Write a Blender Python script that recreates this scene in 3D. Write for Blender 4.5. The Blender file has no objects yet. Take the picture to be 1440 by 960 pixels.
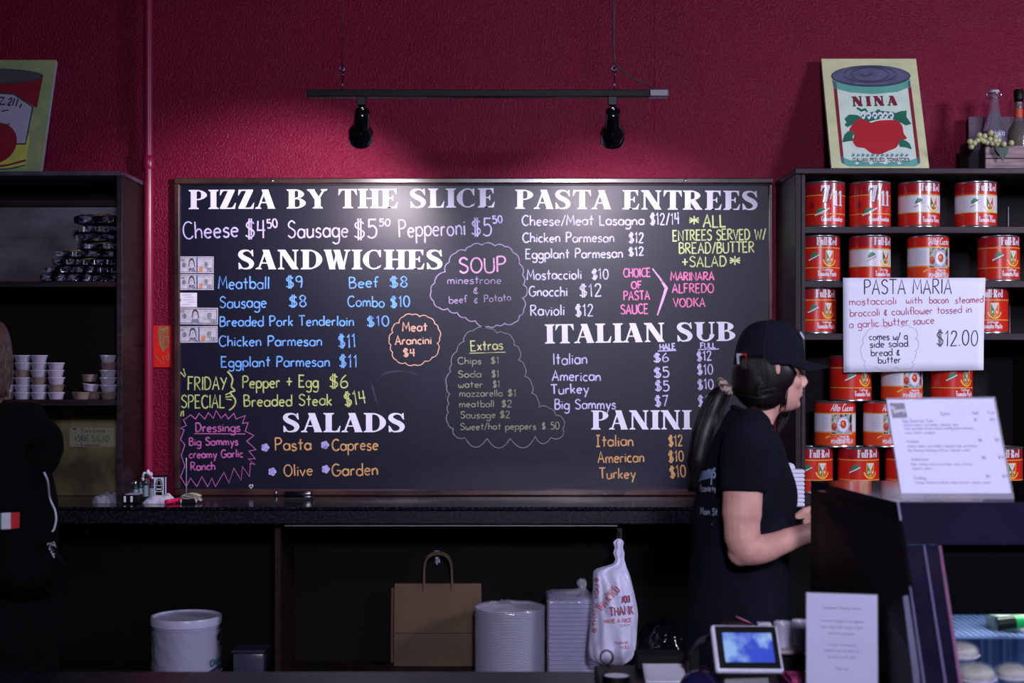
import bpy, bmesh, math, random
from math import sin, cos, pi, radians, atan2, hypot
from mathutils import Vector, Matrix
from mathutils.bvhtree import BVHTree

scene = bpy.context.scene
col = scene.collection
EYE = 1.62
FPX = 2000.0          # focal length in pixels of the 1440 wide photograph (50 mm lens)

# ------------------------------------------------------------------ camera
cd = bpy.data.cameras.new('camera'); cam = bpy.data.objects.new('camera', cd); col.objects.link(cam)
cam.location = (0, 0, EYE); cam.rotation_euler = (pi/2, 0, 0)
cd.lens = 50; cd.sensor_width = 36; cd.shift_y = 26/1440; cd.clip_start = 0.05
cd.dof.use_dof = True; cd.dof.focus_distance = 5.65; cd.dof.aperture_fstop = 4.5
scene.camera = cam

# ------------------------------------------------------------------ world, lights, exposure
w = bpy.data.worlds.new('world'); scene.world = w; w.use_nodes = True
w.node_tree.nodes['Background'].inputs[0].default_value = (0.55, 0.62, 1, 1)
w.node_tree.nodes['Background'].inputs[1].default_value = 0.05
scene.view_settings.view_transform = 'Standard'; scene.view_settings.look = 'None'
scene.view_settings.gamma = 1.0; scene.view_settings.exposure = 0.0
COOL = (0.80, 0.79, 1.0)
def area(name, loc, target, size, size_y, power, color=COOL, spread=180):
    l = bpy.data.lights.new(name, 'AREA'); l.shape = 'RECTANGLE'; l.size = size; l.size_y = size_y
    l.energy = power; l.color = color; l.spread = radians(spread)
    o = bpy.data.objects.new(name, l); col.objects.link(o); o.location = loc
    o.rotation_euler = (Vector(target)-Vector(loc)).to_track_quat('-Z', 'Y').to_euler()
    return o
# the place is lit by ceiling panels on the customers' side and cool daylight from the shop front
area('ceiling_panel_light', (0.45, -1.2, 3.0), (1.1, 5.8, 1.1), 0.4, 0.4, 46, spread=84)
area('ceiling_panel_light', (4.0, 2.6, 2.9), (2.0, 5.6, 1.6), 0.6, 0.6, 62, spread=130)
area('shop_window_light', (1.5, -3.6, 2.3), (0.3, 5.8, 1.2), 4.0, 2.0, 16, (0.66, 0.72, 1.0))

# ------------------------------------------------------------------ helpers
def lin(c):
    return tuple(((v/255)/12.92 if v/255 <= 0.04045 else ((v/255+0.055)/1.055)**2.4) for v in c)
_mats = {}
def mat(name, rgb, rough=0.6, metal=0.0, var=0.08, vscale=12.0, bump=0.0, bscale=60.0, rgb2=None, stretch=None,
        spec=0.5, trans=0.0, ior=1.45, coat=0.0, emit=None, estr=0.0, sheen=0.0, detail=4.0, ramp=(0.35, 0.65), sss=0.0, alpha=1.0):
    if name in _mats: return _mats[name]
    m = bpy.data.materials.new(name); m.use_nodes = True; nt = m.node_tree; N = nt.nodes; L = nt.links
    b = N['Principled BSDF']
    c1 = lin(rgb); c2 = lin(rgb2) if rgb2 else tuple(v*(1-var*2) for v in c1)
    tc = N.new('ShaderNodeTexCoord'); mp = N.new('ShaderNodeMapping')
    L.new(tc.outputs['Object'], mp.inputs['Vector'])
    if stretch: mp.inputs['Scale'].default_value = stretch
    n = N.new('ShaderNodeTexNoise'); n.inputs['Scale'].default_value = vscale; n.inputs['Detail'].default_value = detail
    L.new(mp.outputs['Vector'], n.inputs['Vector'])
    r = N.new('ShaderNodeValToRGB'); r.color_ramp.elements[0].position = ramp[0]; r.color_ramp.elements[1].position = ramp[1]
    r.color_ramp.elements[0].color = (*c2, 1); r.color_ramp.elements[1].color = (*c1, 1)
    L.new(n.outputs['Fac'], r.inputs['Fac']); L.new(r.outputs['Color'], b.inputs['Base Color'])
    b.inputs['Roughness'].default_value = rough; b.inputs['Metallic'].default_value = metal
    b.inputs['Specular IOR Level'].default_value = spec; b.inputs['IOR'].default_value = ior
    b.inputs['Transmission Weight'].default_value = trans; b.inputs['Coat Weight'].default_value = coat
    b.inputs['Coat Roughness'].default_value = 0.08; b.inputs['Sheen Weight'].default_value = sheen
    b.inputs['Subsurface Weight'].default_value = sss; b.inputs['Subsurface Radius'].default_value = (0.012, 0.004, 0.002)
    b.inputs['Alpha'].default_value = alpha
    if emit: b.inputs['Emission Color'].default_value = (*lin(emit), 1); b.inputs['Emission Strength'].default_value = estr
    if bump:
        n2 = N.new('ShaderNodeTexNoise'); n2.inputs['Scale'].default_value = bscale; n2.inputs['Detail'].default_value = 3
        L.new(mp.outputs['Vector'], n2.inputs['Vector'])
        bp = N.new('ShaderNodeBump'); bp.inputs['Strength'].default_value = 1.0; bp.inputs['Distance'].default_value = bump
        L.new(n2.outputs['Fac'], bp.inputs['Height']); L.new(bp.outputs['Normal'], b.inputs['Normal'])
    _mats[name] = m
    return m

def P(px, py, D):
    return Vector(((px-720)/FPX*D, D, EYE-(py-506)/FPX*D))

def thing(name, label, cat, loc=(0, 0, 0), group=None, rot=None):
    o = bpy.data.objects.new(name, None); col.objects.link(o); o.location = loc
    if rot: o.rotation_euler = rot
    o.empty_display_size = 0.05
    o['label'] = label; o['category'] = cat
    if group: o['group'] = group
    return o
def tag(o, label, cat, group=None):
    o['label'] = label; o['category'] = cat
    if group: o['group'] = group
    return o
def root_of(o):
    while o.parent: o = o.parent
    return o
def obj(name, bm, m, parent=None, label=None, smooth=False, local=False, origin=None, sharp=None):
    """link a bmesh as one mesh; coordinates are in world space unless local (relative to the thing)"""
    me = bpy.data.meshes.new(name)
    off = Vector((0, 0, 0))
    if parent is not None:
        r = root_of(parent)
        if not local: off = r.location.copy()
    elif origin is not None: off = Vector(origin)
    elif not local and len(bm.verts):
        xs = [v.co for v in bm.verts]
        off = Vector(((min(v.x for v in xs)+max(v.x for v in xs))/2, (min(v.y for v in xs)+max(v.y for v in xs))/2, min(v.z for v in xs)))
    if off.length > 0: bmesh.ops.translate(bm, verts=bm.verts, vec=-off)
    bm.to_mesh(me); bm.free()
    if smooth:
        me.polygons.foreach_set('use_smooth', [True]*len(me.polygons))
        if sharp: me.set_sharp_from_angle(angle=radians(sharp))
    for x in (m if isinstance(m, (list, tuple)) else [m]): me.materials.append(x)
    o = bpy.data.objects.new(name, me); col.objects.link(o)
    if parent is not None: o.parent = parent
    elif not local: o.location = off
    if label: o['label'] = label
    return o
def struct(name, bm, m, **k):
    o = obj(name, bm, m, **k); o['kind'] = 'structure'; return o
def new(): return bmesh.new()
def one(f, *a, **k):
    bm = new(); f(bm, *a, **k); return bm

def box(bm, a, b, bevel=0.0, mi=0, M=None, seg=1):
    """axis aligned box between corners a and b, optionally bevelled and moved by matrix M"""
    r = bmesh.ops.create_cube(bm, size=1.0); vs = r['verts']
    a = Vector(a); b = Vector(b); c = (a+b)/2; s = b-a
    for v in vs: v.co = Vector((v.co.x*s.x+c.x, v.co.y*s.y+c.y, v.co.z*s.z+c.z))
    fs = set(f for v in vs for f in v.link_faces)
    for f in fs: f.material_index = mi
    if bevel > 0:
        es = set(e for v in vs for e in v.link_edges)
        rr = bmesh.ops.bevel(bm, geom=list(es), offset=bevel, segments=seg, affect='EDGES', profile=0.5)
        vs = list(set(v for f in list(rr['faces'])+[f for f in fs if f.is_valid] for v in f.verts))
    if M is not None: bmesh.ops.transform(bm, matrix=M, verts=vs)
    return bm
def lathe(bm, prof, c=(0, 0, 0), n=28, M=None, mi=0, cap=True):
    """revolve (r, z) profile around z at c"""
    rings = []
    for r, z in prof:
        rings.append([bm.verts.new(Vector((c[0]+r*cos(2*pi*i/n), c[1]+r*sin(2*pi*i/n), c[2]+z))) for i in range(n)])
    for k in range(len(rings)-1):
        for i in range(n):
            f = bm.faces.new((rings[k][i], rings[k][(i+1) % n], rings[k+1][(i+1) % n], rings[k+1][i])); f.material_index = mi
    if cap:
        for R, rev in ((rings[0], True), (rings[-1], False)):
            f = bm.faces.new(R[::-1] if rev else R); f.material_index = mi
    if M is not None: bmesh.ops.transform(bm, matrix=M, verts=[v for R in rings for v in R])
    return bm
def tube(bm, pts, rad, n=10, mi=0, closed=False, flat=None):
    """round tube along points; rad is a number or a list of numbers / (side, up) pairs"""
    pts = [Vector(p) for p in pts]; m = len(pts)
    rads = rad if isinstance(rad, (list, tuple)) else [rad]*m
    rings = []; prev = None
    for i, p in enumerate(pts):
        if closed: t = pts[(i+1) % m]-pts[i-1]
        else: t = pts[min(i+1, m-1)]-pts[max(i-1, 0)]
        if t.length < 1e-9: t = Vector((0, 0, 1))
        t.normalize()
        if prev is None:
            ref = Vector((0, 1, 0)) if abs(t.y) < 0.9 else Vector((1, 0, 0))
            if flat is not None: ref = Vector(flat)
            u = (ref - t*ref.dot(t)).normalized()
        else:
            u = (prev - t*prev.dot(t))
            if u.length < 1e-6: u = t.orthogonal()
            u.normalize()
        prev = u; v = t.cross(u)
        r = rads[i]; ra, rb = (r if isinstance(r, (list, tuple)) else (r, r))
        rings.append([bm.verts.new(p+u*(ra*cos(2*pi*k/n))+v*(rb*sin(2*pi*k/n))) for k in range(n)])
    rng = range(m) if closed else range(m-1)
    for i in rng:
        A = rings[i]; B = rings[(i+1) % m]
        for k in range(n):
            f = bm.faces.new((A[k], A[(k+1) % n], B[(k+1) % n], B[k])); f.material_index = mi
    if not closed:
        bm.faces.new(rings[0][::-1]).material_index = mi; bm.faces.new(rings[-1]).material_index = mi
    return bm
def ell(bm, c, r, M=None, seg=16, rings=10, mi=0):
    rr = bmesh.ops.create_uvsphere(bm, u_segments=seg, v_segments=rings, radius=1.0)
    vs = rr['verts']; c = Vector(c)
    R = M if M is not None else Matrix.Identity(3)
    for v in vs: v.co = R @ Vector((v.co.x*r[0], v.co.y*r[1], v.co.z*r[2])) + c
    for f in set(f for v in vs for f in v.link_faces): f.material_index = mi
    return bm
def loft(bm, rings, mi=0, cap=True):
    R = [[bm.verts.new(Vector(p)) for p in r] for r in rings]; n = len(R[0])
    for k in range(len(R)-1):
        for i in range(n):
            f = bm.faces.new((R[k][i], R[k][(i+1) % n], R[k+1][(i+1) % n], R[k+1][i])); f.material_index = mi
    if cap:
        bm.faces.new(R[0][::-1]).material_index = mi; bm.faces.new(R[-1]).material_index = mi
    return R
def catmull(pts, n=6, closed=False):
    pts = [tuple(p) for p in pts]
    if len(pts) < 3 and not closed: return pts
    out = []; m = len(pts); dim = len(pts[0])
    rng = range(m) if closed else range(m-1)
    for i in rng:
        if closed: p0, p1, p2, p3 = pts[i-1], pts[i], pts[(i+1) % m], pts[(i+2) % m]
        else: p0, p1, p2, p3 = pts[max(i-1, 0)], pts[i], pts[i+1], pts[min(i+2, m-1)]
        for k in range(n):
            t = k/n
            out.append(tuple(0.5*((2*p1[d])+(-p0[d]+p2[d])*t+(2*p0[d]-5*p1[d]+4*p2[d]-p3[d])*t*t+(-p0[d]+3*p1[d]-3*p2[d]+p3[d])*t**3) for d in range(dim)))
    if not closed: out.append(pts[-1])
    return out
def recalc(bm): bmesh.ops.recalc_face_normals(bm, faces=bm.faces); return bm
def voxel(o, size, smooth=2):
    m = o.modifiers.new('remesh', 'REMESH'); m.mode = 'VOXEL'; m.voxel_size = size; m.use_smooth_shade = True
    if smooth:
        s = o.modifiers.new('smooth', 'SMOOTH'); s.factor = 0.5; s.iterations = smooth
    return o
def bake(o):
    """replace an object's mesh by its evaluated mesh"""
    dg = bpy.context.evaluated_depsgraph_get(); e = o.evaluated_get(dg)
    me = bpy.data.meshes.new_from_object(e); mats = [m for m in o.data.materials]
    o.modifiers.clear(); o.data = me
    if len(me.materials) == 0:
        for m in mats: me.materials.append(m)
    return o

# ------------------------------------------------------------------ flat print and lettering
# hand lettering: strokes on a 100-high grid. L polyline, C smooth curve, O arc (cx cy rx ry a0 a1)
HAND = {
'A': (60, 'L 0 0 28 100 56 0;L 10 36 46 36'), 'B': (54, 'L 4 0 4 100;C 4 100 34 96 42 76 28 57 6 52;C 6 52 40 50 50 26 36 4 4 0'),
'C': (60, 'O 34 50 32 50 48 318'), 'D': (60, 'L 4 0 4 100;C 4 100 38 92 54 50 38 8 4 0'), 'E': (52, 'L 46 100 4 100 4 0 48 0;L 4 52 38 52'),
'F': (48, 'L 46 100 4 100 4 0;L 4 52 36 52'), 'G': (66, 'O 34 50 32 50 50 355;L 66 45 36 45'), 'H': (58, 'L 4 0 4 100;L 52 0 52 100;L 4 50 52 50'),
'I': (14, 'L 6 0 6 100'), '|': (40, 'L 18 0 18 100;L 2 100 34 100;L 2 0 34 0'), 'J': (44, 'L 36 100 36 20;C 36 20 30 0 12 0 0 20'),
'K': (54, 'L 4 0 4 100;L 48 100 6 44;L 18 56 52 0'), 'L': (46, 'L 4 100 4 0 44 0'), 'M': (72, 'L 2 0 10 100 36 30 60 100 68 0'),
'N': (60, 'L 4 0 4 100 54 0 54 100'), 'O': (66, 'O 32 50 30 50 90 450'), 'P': (52, 'L 4 0 4 100;C 4 100 36 98 48 76 36 54 4 48'),
'R': (56, 'L 4 0 4 100;C 4 100 36 98 46 76 34 56 4 50;L 16 50 52 0'), 'S': (52, 'C 48 84 28 100 8 86 8 66 28 52 46 36 42 10 22 0 2 14'),
'T': (56, 'L 0 100 54 100;L 27 100 27 0'), 'U': (58, 'C 4 100 4 30 12 5 28 0 46 6 54 30 54 100'), 'V': (54, 'L 0 100 27 0 52 100'),
'W': (76, 'L 0 100 18 0 36 80 54 0 74 100'), 'X': (54, 'L 0 0 50 100;L 0 100 50 0'), 'Y': (54, 'L 0 100 27 50;L 52 100 14 0'), 'Z': (54, 'L 2 100 50 100 2 0 52 0'),
'a': (50, 'O 24 27 22 27 30 390;L 46 54 46 0'), 'b': (50, 'L 4 100 4 0;O 26 27 22 27 180 540'), 'c': (42, 'O 24 27 22 27 50 310'),
'd': (50, 'O 24 27 22 27 0 360;L 46 100 46 0'), 'e': (46, 'L 4 30 42 30;O 23 27 20 27 8 315'), 'f': (34, 'C 38 90 28 101 18 86 16 60 16 0;L 2 54 32 54'),
'g': (50, 'O 24 27 22 27 20 380;C 46 54 47 0 42 -32 22 -40 4 -30'), 'h': (46, 'L 4 100 4 0;C 4 34 20 54 36 48 40 30 40 0'), 'i': (14, 'L 6 54 6 0;L 6 70 7 76'),
'j': (20, 'C 12 54 12 -10 2 -34;L 12 70 13 76'), 'k': (42, 'L 4 100 4 0;L 36 54 6 22;L 14 30 38 0'), 'l': (14, 'L 6 100 6 0'),
'm': (70, 'L 4 54 4 0;C 4 34 18 54 30 46 34 28 34 0;C 34 34 48 54 60 46 64 28 64 0'), 'n': (46, 'L 4 54 4 0;C 4 34 20 54 36 46 40 28 40 0'),
'o': (50, 'O 24 27 22 27 90 450'), 'p': (50, 'L 4 54 4 -42;O 26 27 22 27 180 540'), 'r': (34, 'L 4 54 4 0;C 4 30 14 52 32 50'),
's': (38, 'C 34 46 20 56 6 46 8 34 22 28 34 18 28 2 14 -1 2 8'), 't': (38, 'L 18 92 18 0;L 2 58 36 58'), 'T': (54, 'L 0 100 54 100;L 27 100 27 0'),
'u': (48, 'C 4 54 5 14 16 0 34 6 42 20;L 42 54 42 0'), 'v': (42, 'L 2 54 20 0 40 54'), 'w': (60, 'C 4 54 5 14 14 0 26 8 30 34;C 30 34 32 8 42 0 54 12 56 54'),
'x': (40, 'L 2 54 38 0;L 36 54 2 0'), 'y': (46, 'L 4 54 22 4;L 44 54 14 -42'), 'z': (42, 'L 2 54 38 54 2 0 40 0'), 'q': (50, 'O 24 27 22 27 20 380;L 46 54 46 -40'),
'0': (52, 'O 25 50 22 50 90 450'), '1': (30, 'L 4 80 18 100 18 0'), '2': (48, 'C 4 78 14 98 34 96 40 74 24 38 2 0;L 2 0 44 2'),
'3': (46, 'C 4 88 22 100 40 84 34 62 18 54;C 18 54 42 46 42 18 22 0 2 12'), '4': (50, 'L 8 96 6 44 46 44;L 36 100 36 0'),
'5': (48, 'L 42 100 10 100 8 58;C 8 58 28 66 44 44 38 10 18 0 2 10'), '6': (48, 'C 34 100 12 70 4 36 10 4 30 0 44 22 34 48 14 46 6 30'),
'7': (48, 'L 2 96 44 98 16 0'), '8': (48, 'C 40 86 24 100 8 84 14 62 32 46 42 22 26 0 6 14 10 38 34 60 42 84'), '9': (46, 'O 22 74 18 24 0 360;C 40 78 40 40 34 0'),
'$': (52, 'C 46 80 30 92 10 82 8 64 28 50 46 34 42 12 24 4 2 14;L 20 108 20 -8;L 32 108 32 -8'), '&': (40, 'C 34 66 18 72 8 60 12 46 26 44;C 22 44 4 40 4 16 20 4 36 14;L 20 84 20 -6'),
'+': (56, 'L 2 48 50 48;L 26 80 26 16'), '/': (36, 'L 2 -6 34 104'), '.': (14, 'L 5 0 7 6'), ',': (14, 'L 7 6 3 -10'), "'": (14, 'L 8 100 6 80'), '-': (36, 'L 4 46 32 46'),
'!': (14, 'L 7 100 7 30;L 7 8 8 0'), '*': (60, 'L 30 90 30 10;L 2 74 58 26;L 58 74 2 26;L 0 50 60 50'), ' ': (34, ''), ':': (14, 'L 6 10 7 16;L 6 50 7 56')}
_gc = {}
def glyph(ch):
    if ch in _gc: return _gc[ch]
    adv, s = HAND[ch]; out = []
    for st in [t for t in s.split(';') if t]:
        k = st.split(); v = [float(a) for a in k[1:]]
        if k[0] == 'O':
            n = max(6, int(abs(v[5]-v[4])/24)); out.append([(v[0]+v[2]*cos(radians(v[4]+(v[5]-v[4])*i/n)), v[1]+v[3]*sin(radians(v[4]+(v[5]-v[4])*i/n))) for i in range(n+1)])
        else:
            p = list(zip(v[0::2], v[1::2])); out.append(catmull(p, 4) if k[0] == 'C' else p)
    _gc[ch] = (adv, out); return _gc[ch]

class Canvas:
    """flat shapes with a layer and a material; mapped onto a surface when built"""
    def __init__(s): s.polys = []; s.mats = []; s.k = 0
    def mi(s, m):
        if m not in s.mats: s.mats.append(m)
        return s.mats.index(m)
    def poly(s, pts, m, layer=1): s.polys.append(([tuple(p) for p in pts], layer, s.mi(m)))
    def rect(s, x0, y0, x1, y1, m, layer=1): s.poly([(x0, y0), (x1, y0), (x1, y1), (x0, y1)], m, layer)
    def disc(s, cx, cy, rx, ry, m, layer=1, n=20, a0=0, a1=360):
        s.poly([(cx+rx*cos(radians(a0+(a1-a0)*i/n)), cy+ry*sin(radians(a0+(a1-a0)*i/n))) for i in range(n if a1-a0 >= 360 else n+1)], m, layer)
    def ribbon(s, pts, wd, m, layer=1, closed=False):
        q = [pts[0]]
        for p in pts[1:]:
            if hypot(p[0]-q[-1][0], p[1]-q[-1][1]) > 1e-7: q.append(p)
        pts = q; n = len(pts)
        if n < 2: return
        ws = wd if isinstance(wd, (list, tuple)) else [wd]*n
        if len(ws) != n: ws = [ws[min(int(i*len(ws)/n), len(ws)-1)] for i in range(n)]
        L = []; R = []
        for i in range(n):
            a = pts[i-1] if (i > 0 or closed) else None; b = pts[i]; c = pts[(i+1) % n] if (i < n-1 or closed) else None
            d1 = d2 = None
            if a: h = hypot(b[0]-a[0], b[1]-a[1]); d1 = ((b[0]-a[0])/h, (b[1]-a[1])/h) if h else None
            if c: h = hypot(c[0]-b[0], c[1]-b[1]); d2 = ((c[0]-b[0])/h, (c[1]-b[1])/h) if h else None
            if d1 is None: d1 = d2
            if d2 is None: d2 = d1
            tx, ty = d1[0]+d2[0], d1[1]+d2[1]; h = hypot(tx, ty)
            if h < 0.3: tx, ty = d1; h = 1
            tx /= h; ty /= h; k = min(1/max(0.5, tx*d1[0]+ty*d1[1]), 1.6); hw = ws[i]/2*k
            ex = 0.0
            L.append((b[0]-ty*hw, b[1]+tx*hw)); R.append((b[0]+ty*hw, b[1]-tx*hw))
        mi = s.mi(m); s.k += 1; lay = layer+(s.k % 7)*0.05
        for i in range(n if closed else n-1):
            j = (i+1) % n
            s.polys.append(([L[i], L[j], R[j], R[i]], lay, mi))
    def hand(s, txt, x0, y0, x1, y1, h, wd, m, layer=1, up=-1, jit=0.03, slant=0.0):
        """hand written line: baseline from (x0,y0) to (x1,y1); up=-1 when y runs downwards"""
        tot = sum(glyph(c)[0]+9 for c in txt)-9; ln = hypot(x1-x0, y1-y0)
        dx, dy = (x1-x0)/ln, (y1-y0)/ln; ux, uy = (dy, -dx) if up < 0 else (-dy, dx)
        sx = ln/tot; sy = h/100; cur = 0
        for ch in txt:
            adv, st = glyph(ch); jy = random.uniform(-jit, jit)*h; jr = random.uniform(-jit, jit)*0.7+slant; js = 1+random.uniform(-jit, jit)
            for pl in st:
                q = []
                for (gx, gy) in pl:
                    a = (cur+gx+gy*jr)*sx; b = gy*sy*js+jy
                    q.append((x0+dx*a+ux*b, y0+dy*a+uy*b))
                s.ribbon(q, wd*random.uniform(0.88, 1.12), m, layer)
            cur += adv+9
    # ---- painted serif capitals
    def serif(s, txt, x0, y0, x1, y1, h, m, layer=1, up=-1, bold=1.0, gap=3):
        tot = sum(SERIF_ADV[c]+gap for c in txt)-gap; ln = hypot(x1-x0, y1-y0)
        dx, dy = (x1-x0)/ln, (y1-y0)/ln; ux, uy = (dy, -dx) if up < 0 else (-dy, dx)
        sx = ln/tot; sy = h/100; cur = 0
        for ch in txt:
            base = cur
            for k, pl in enumerate(serif_glyph(ch, bold)):
                s.poly([(x0+dx*(base+a)*sx+ux*b*sy, y0+dy*(base+a)*sx+uy*b*sy) for a, b in pl], m, layer+(k % 6)*0.06)
            cur += SERIF_ADV[ch]+gap
    def build(s, name, mapper, parent=None, sub=None, label=None, **k):
        bm = new()
        for pts, lay, mi in s.polys:
            try:
                f = bm.faces.new([bm.verts.new((p[0], p[1], lay)) for p in pts]); f.material_index = mi
            except ValueError: pass
        if sub:
            bmesh.ops.triangulate(bm, faces=[f for f in bm.faces if len(f.verts) > 4])
            for _ in range(5):
                es = [e for e in bm.edges if abs(e.verts[0].co.x-e.verts[1].co.x) > sub]
                if not es: break
                bmesh.ops.subdivide_edges(bm, edges=es, cuts=1)
                bmesh.ops.triangulate(bm, faces=[f for f in bm.faces if len(f.verts) > 4])
        for v in bm.verts: v.co = mapper(v.co.x, v.co.y, v.co.z)
        return obj(name, bm, s.mats or [mat('paper_white', (225, 223, 235))], parent, label, **k)

SERIF_ADV = {'I': 42, 'P': 80, 'B': 84, 'R': 92, 'D': 94, 'C': 86, 'E': 76, 'F': 74, 'L': 72, 'H': 92, 'T': 80, 'U': 90, 'Y': 84, 'W': 112, 'N': 94,
             'A': 84, 'Z': 74, 'S': 74, ' ': 40, 'l': 34, 'u': 66, 'e': 54, 'd': 64, '-': 26, '7': 66, '1': 46, '/': 40, 'O': 92, 'M': 106}
def serif_glyph(ch, bold=1.0):
    W = 25*bold; t = 6.5; out = []
    def rc(a, b, c, d): out.append([(a, b), (c, b), (c, d), (a, d)])
    def sf(x, w, y, up=True, e=9):      # bracketed slab serif under/over a stem spanning x..x+w
        if up: out.append([(x-e, y), (x+w+e, y), (x+w+e, y+4), (x+w+1, y+10), (x-1, y+10), (x-e, y+4)])
        else: out.append([(x-e, y), (x-e, y-4), (x-1, y-10), (x+w+1, y-10), (x+w+e, y-4), (x+w+e, y)])
    def stem(x, y0=0, y1=100, b=True, tp=True, w=None, e=9):
        w = w or W; rc(x, y0, x+w, y1)
        if b: sf(x, w, y0, True, e)
        if tp: sf(x, w, y1, False, e)
    def arc(cx, cy, rx, ry, a0, a1, n=18, thick=None, thin=None):
        T = thick or W; th = thin or t
        for i in range(n):
            q = []
            for a, sgn in ((a0+(a1-a0)*i/n, 1), (a0+(a1-a0)*(i+1)/n, 1), (a0+(a1-a0)*(i+1)/n, -1), (a0+(a1-a0)*i/n, -1)):
                c_, s_ = cos(radians(a)), sin(radians(a)); k = (th+(T-th)*abs(c_)**1.6)/2
                q.append((cx+(rx+sgn*k-0)*c_, cy+(ry+sgn*th/2)*s_))
            out.append(q)
    def diag(x0, y0, x1, y1, w): out.append([(x0-w/2, y0), (x0+w/2, y0), (x1+w/2, y1), (x1-w/2, y1)])
    if ch == 'I': stem(10)
    elif ch == 'P': stem(10); arc(38, 73, 28, 23.5, 90, -90); rc(30, 93.5, 39, 100); rc(30, 46.5, 39, 53)
    elif ch == 'B': stem(10); arc(38, 75, 24, 21.5, 90, -90); arc(40, 28, 29, 24.5, 90, -90); rc(30, 93.5, 40, 100); rc(30, 48, 42, 54.5); rc(30, 0, 42, 6.5)
    elif ch == 'R': stem(10); arc(38, 74, 26, 22.5, 90, -90); rc(30, 93.5, 39, 100); rc(30, 48, 40, 54); diag(42, 50, 70, 0, W+2); sf(64, 14, 0, True, 7)
    elif ch == 'D': stem(10); arc(36, 50, 42, 46.5, 90, -90, 24); rc(30, 93.5, 38, 100); rc(30, 0, 38, 6.5)
    elif ch == 'C': arc(48, 50, 34, 47, 48, 312, 28); out.append([(76, 99), (70, 99), (62, 88), (72, 62), (76, 62)]); out.append([(76, 22), (68, 14), (60, 6), (66, 4), (78, 20)])
    elif ch == 'O': arc(46, 50, 34, 47, 0, 360, 36)
    elif ch in 'EF':
        stem(10, b=True, tp=True); rc(30, 93.5, 66, 100); out.append([(68, 100), (68, 72), (65, 72), (58, 90), (52, 94), (52, 100)])
        rc(30, 48.5, 52, 54.5); out.append([(54, 66), (54, 37), (51, 37), (46, 49), (46, 54), (51, 66)])
        if ch == 'E': rc(30, 0, 68, 6.5); out.append([(68, 0), (73, 30), (70, 30), (60, 10), (52, 6), (52, 0)])
    elif ch == 'L': stem(10); rc(30, 0, 64, 6.5); out.append([(66, 0), (70, 34), (67, 34), (56, 10), (48, 6), (48, 0)])
    elif ch == 'H': stem(9); stem(60); rc(30, 47, 62, 54)
    elif ch == 'T': stem(29, tp=False); rc(4, 93.5, 77, 100); out.append([(3, 100), (1, 68), (4, 68), (14, 90), (22, 94), (22, 100)]); out.append([(78, 100), (80, 68), (77, 68), (67, 90), (59, 94), (59, 100)])
    elif ch == 'U': rc(10, 36, 10+W, 100); sf(10, W, 100, False); rc(70, 36, 78, 100); sf(70, 8, 100, False); arc(47.5, 36, 27.5, 33, 180, 360, 20, thick=W*0.8, thin=9)
    elif ch == 'Y': diag(16, 100, 44, 46, W); diag(72, 100, 46, 46, 9); stem(32, 0, 50, tp=False); sf(6, 20, 100, False, 6); sf(66, 10, 100, False)
    elif ch == 'W': diag(16, 100, 36, 0, W); diag(56, 94, 40, 0, 8); diag(54, 100, 76, 0, W); diag(98, 100, 80, 0, 8); sf(6, 20, 100, False, 6); sf(93, 8, 100, False); sf(44, 16, 100, False, 4)
    elif ch == 'N': rc(13, 0, 21, 100); diag(20, 100, 76, 0, W+3); rc(72, 0, 80, 100); sf(13, 8, 0); sf(72, 8, 100, False); sf(8, 14, 100, False, 6)
    elif ch == 'M': rc(11, 0, 19, 100); diag(20, 100, 50, 8, W); diag(84, 100, 52, 8, 9); stem(76, w=W-2); sf(11, 8, 0); sf(8, 14, 100, False, 4)
    elif ch == 'A': diag(11, 0, 40, 98, 8); diag(68, 0, 40, 100, W+3); rc(20, 29, 58, 35.5); sf(7, 8, 0, True, 9); sf(58, 18, 0, True, 7)
    elif ch == 'Z': rc(6, 93.5, 66, 100); rc(6, 0, 68, 6.5); diag(18, 3, 54, 97, W+4); out.append([(6, 100), (4, 70), (7, 70), (16, 90), (24, 94), (24, 100)]); out.append([(68, 0), (72, 32), (69, 32), (58, 10), (50, 6), (50, 0)])
    elif ch == 'S':
        pts = catmull([(60, 78, 6), (50, 92, 7), (34, 96, 9), (17, 89, 16), (13, 73, 21), (26, 58, 24), (46, 46, 24), (58, 30, 22), (53, 11, 15), (36, 3.5, 8), (20, 6, 7), (10, 24, 6)], 4)
        for i in range(len(pts)-1):
            a, b = pts[i], pts[i+1]; pa = pts[max(i-1, 0)]; pb = pts[min(i+2, len(pts)-1)]
            def nn(p, q): h = hypot(q[0]-p[0], q[1]-p[1]); return (-(q[1]-p[1])/h, (q[0]-p[0])/h)
            n1 = nn(pa, b); n2 = nn(a, pb); k = bold
            out.append([(a[0]+n1[0]*a[2]*k/2, a[1]+n1[1]*a[2]*k/2), (b[0]+n2[0]*b[2]*k/2, b[1]+n2[1]*b[2]*k/2), (b[0]-n2[0]*b[2]*k/2, b[1]-n2[1]*b[2]*k/2), (a[0]-n1[0]*a[2]*k/2, a[1]-n1[1]*a[2]*k/2)])
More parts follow.
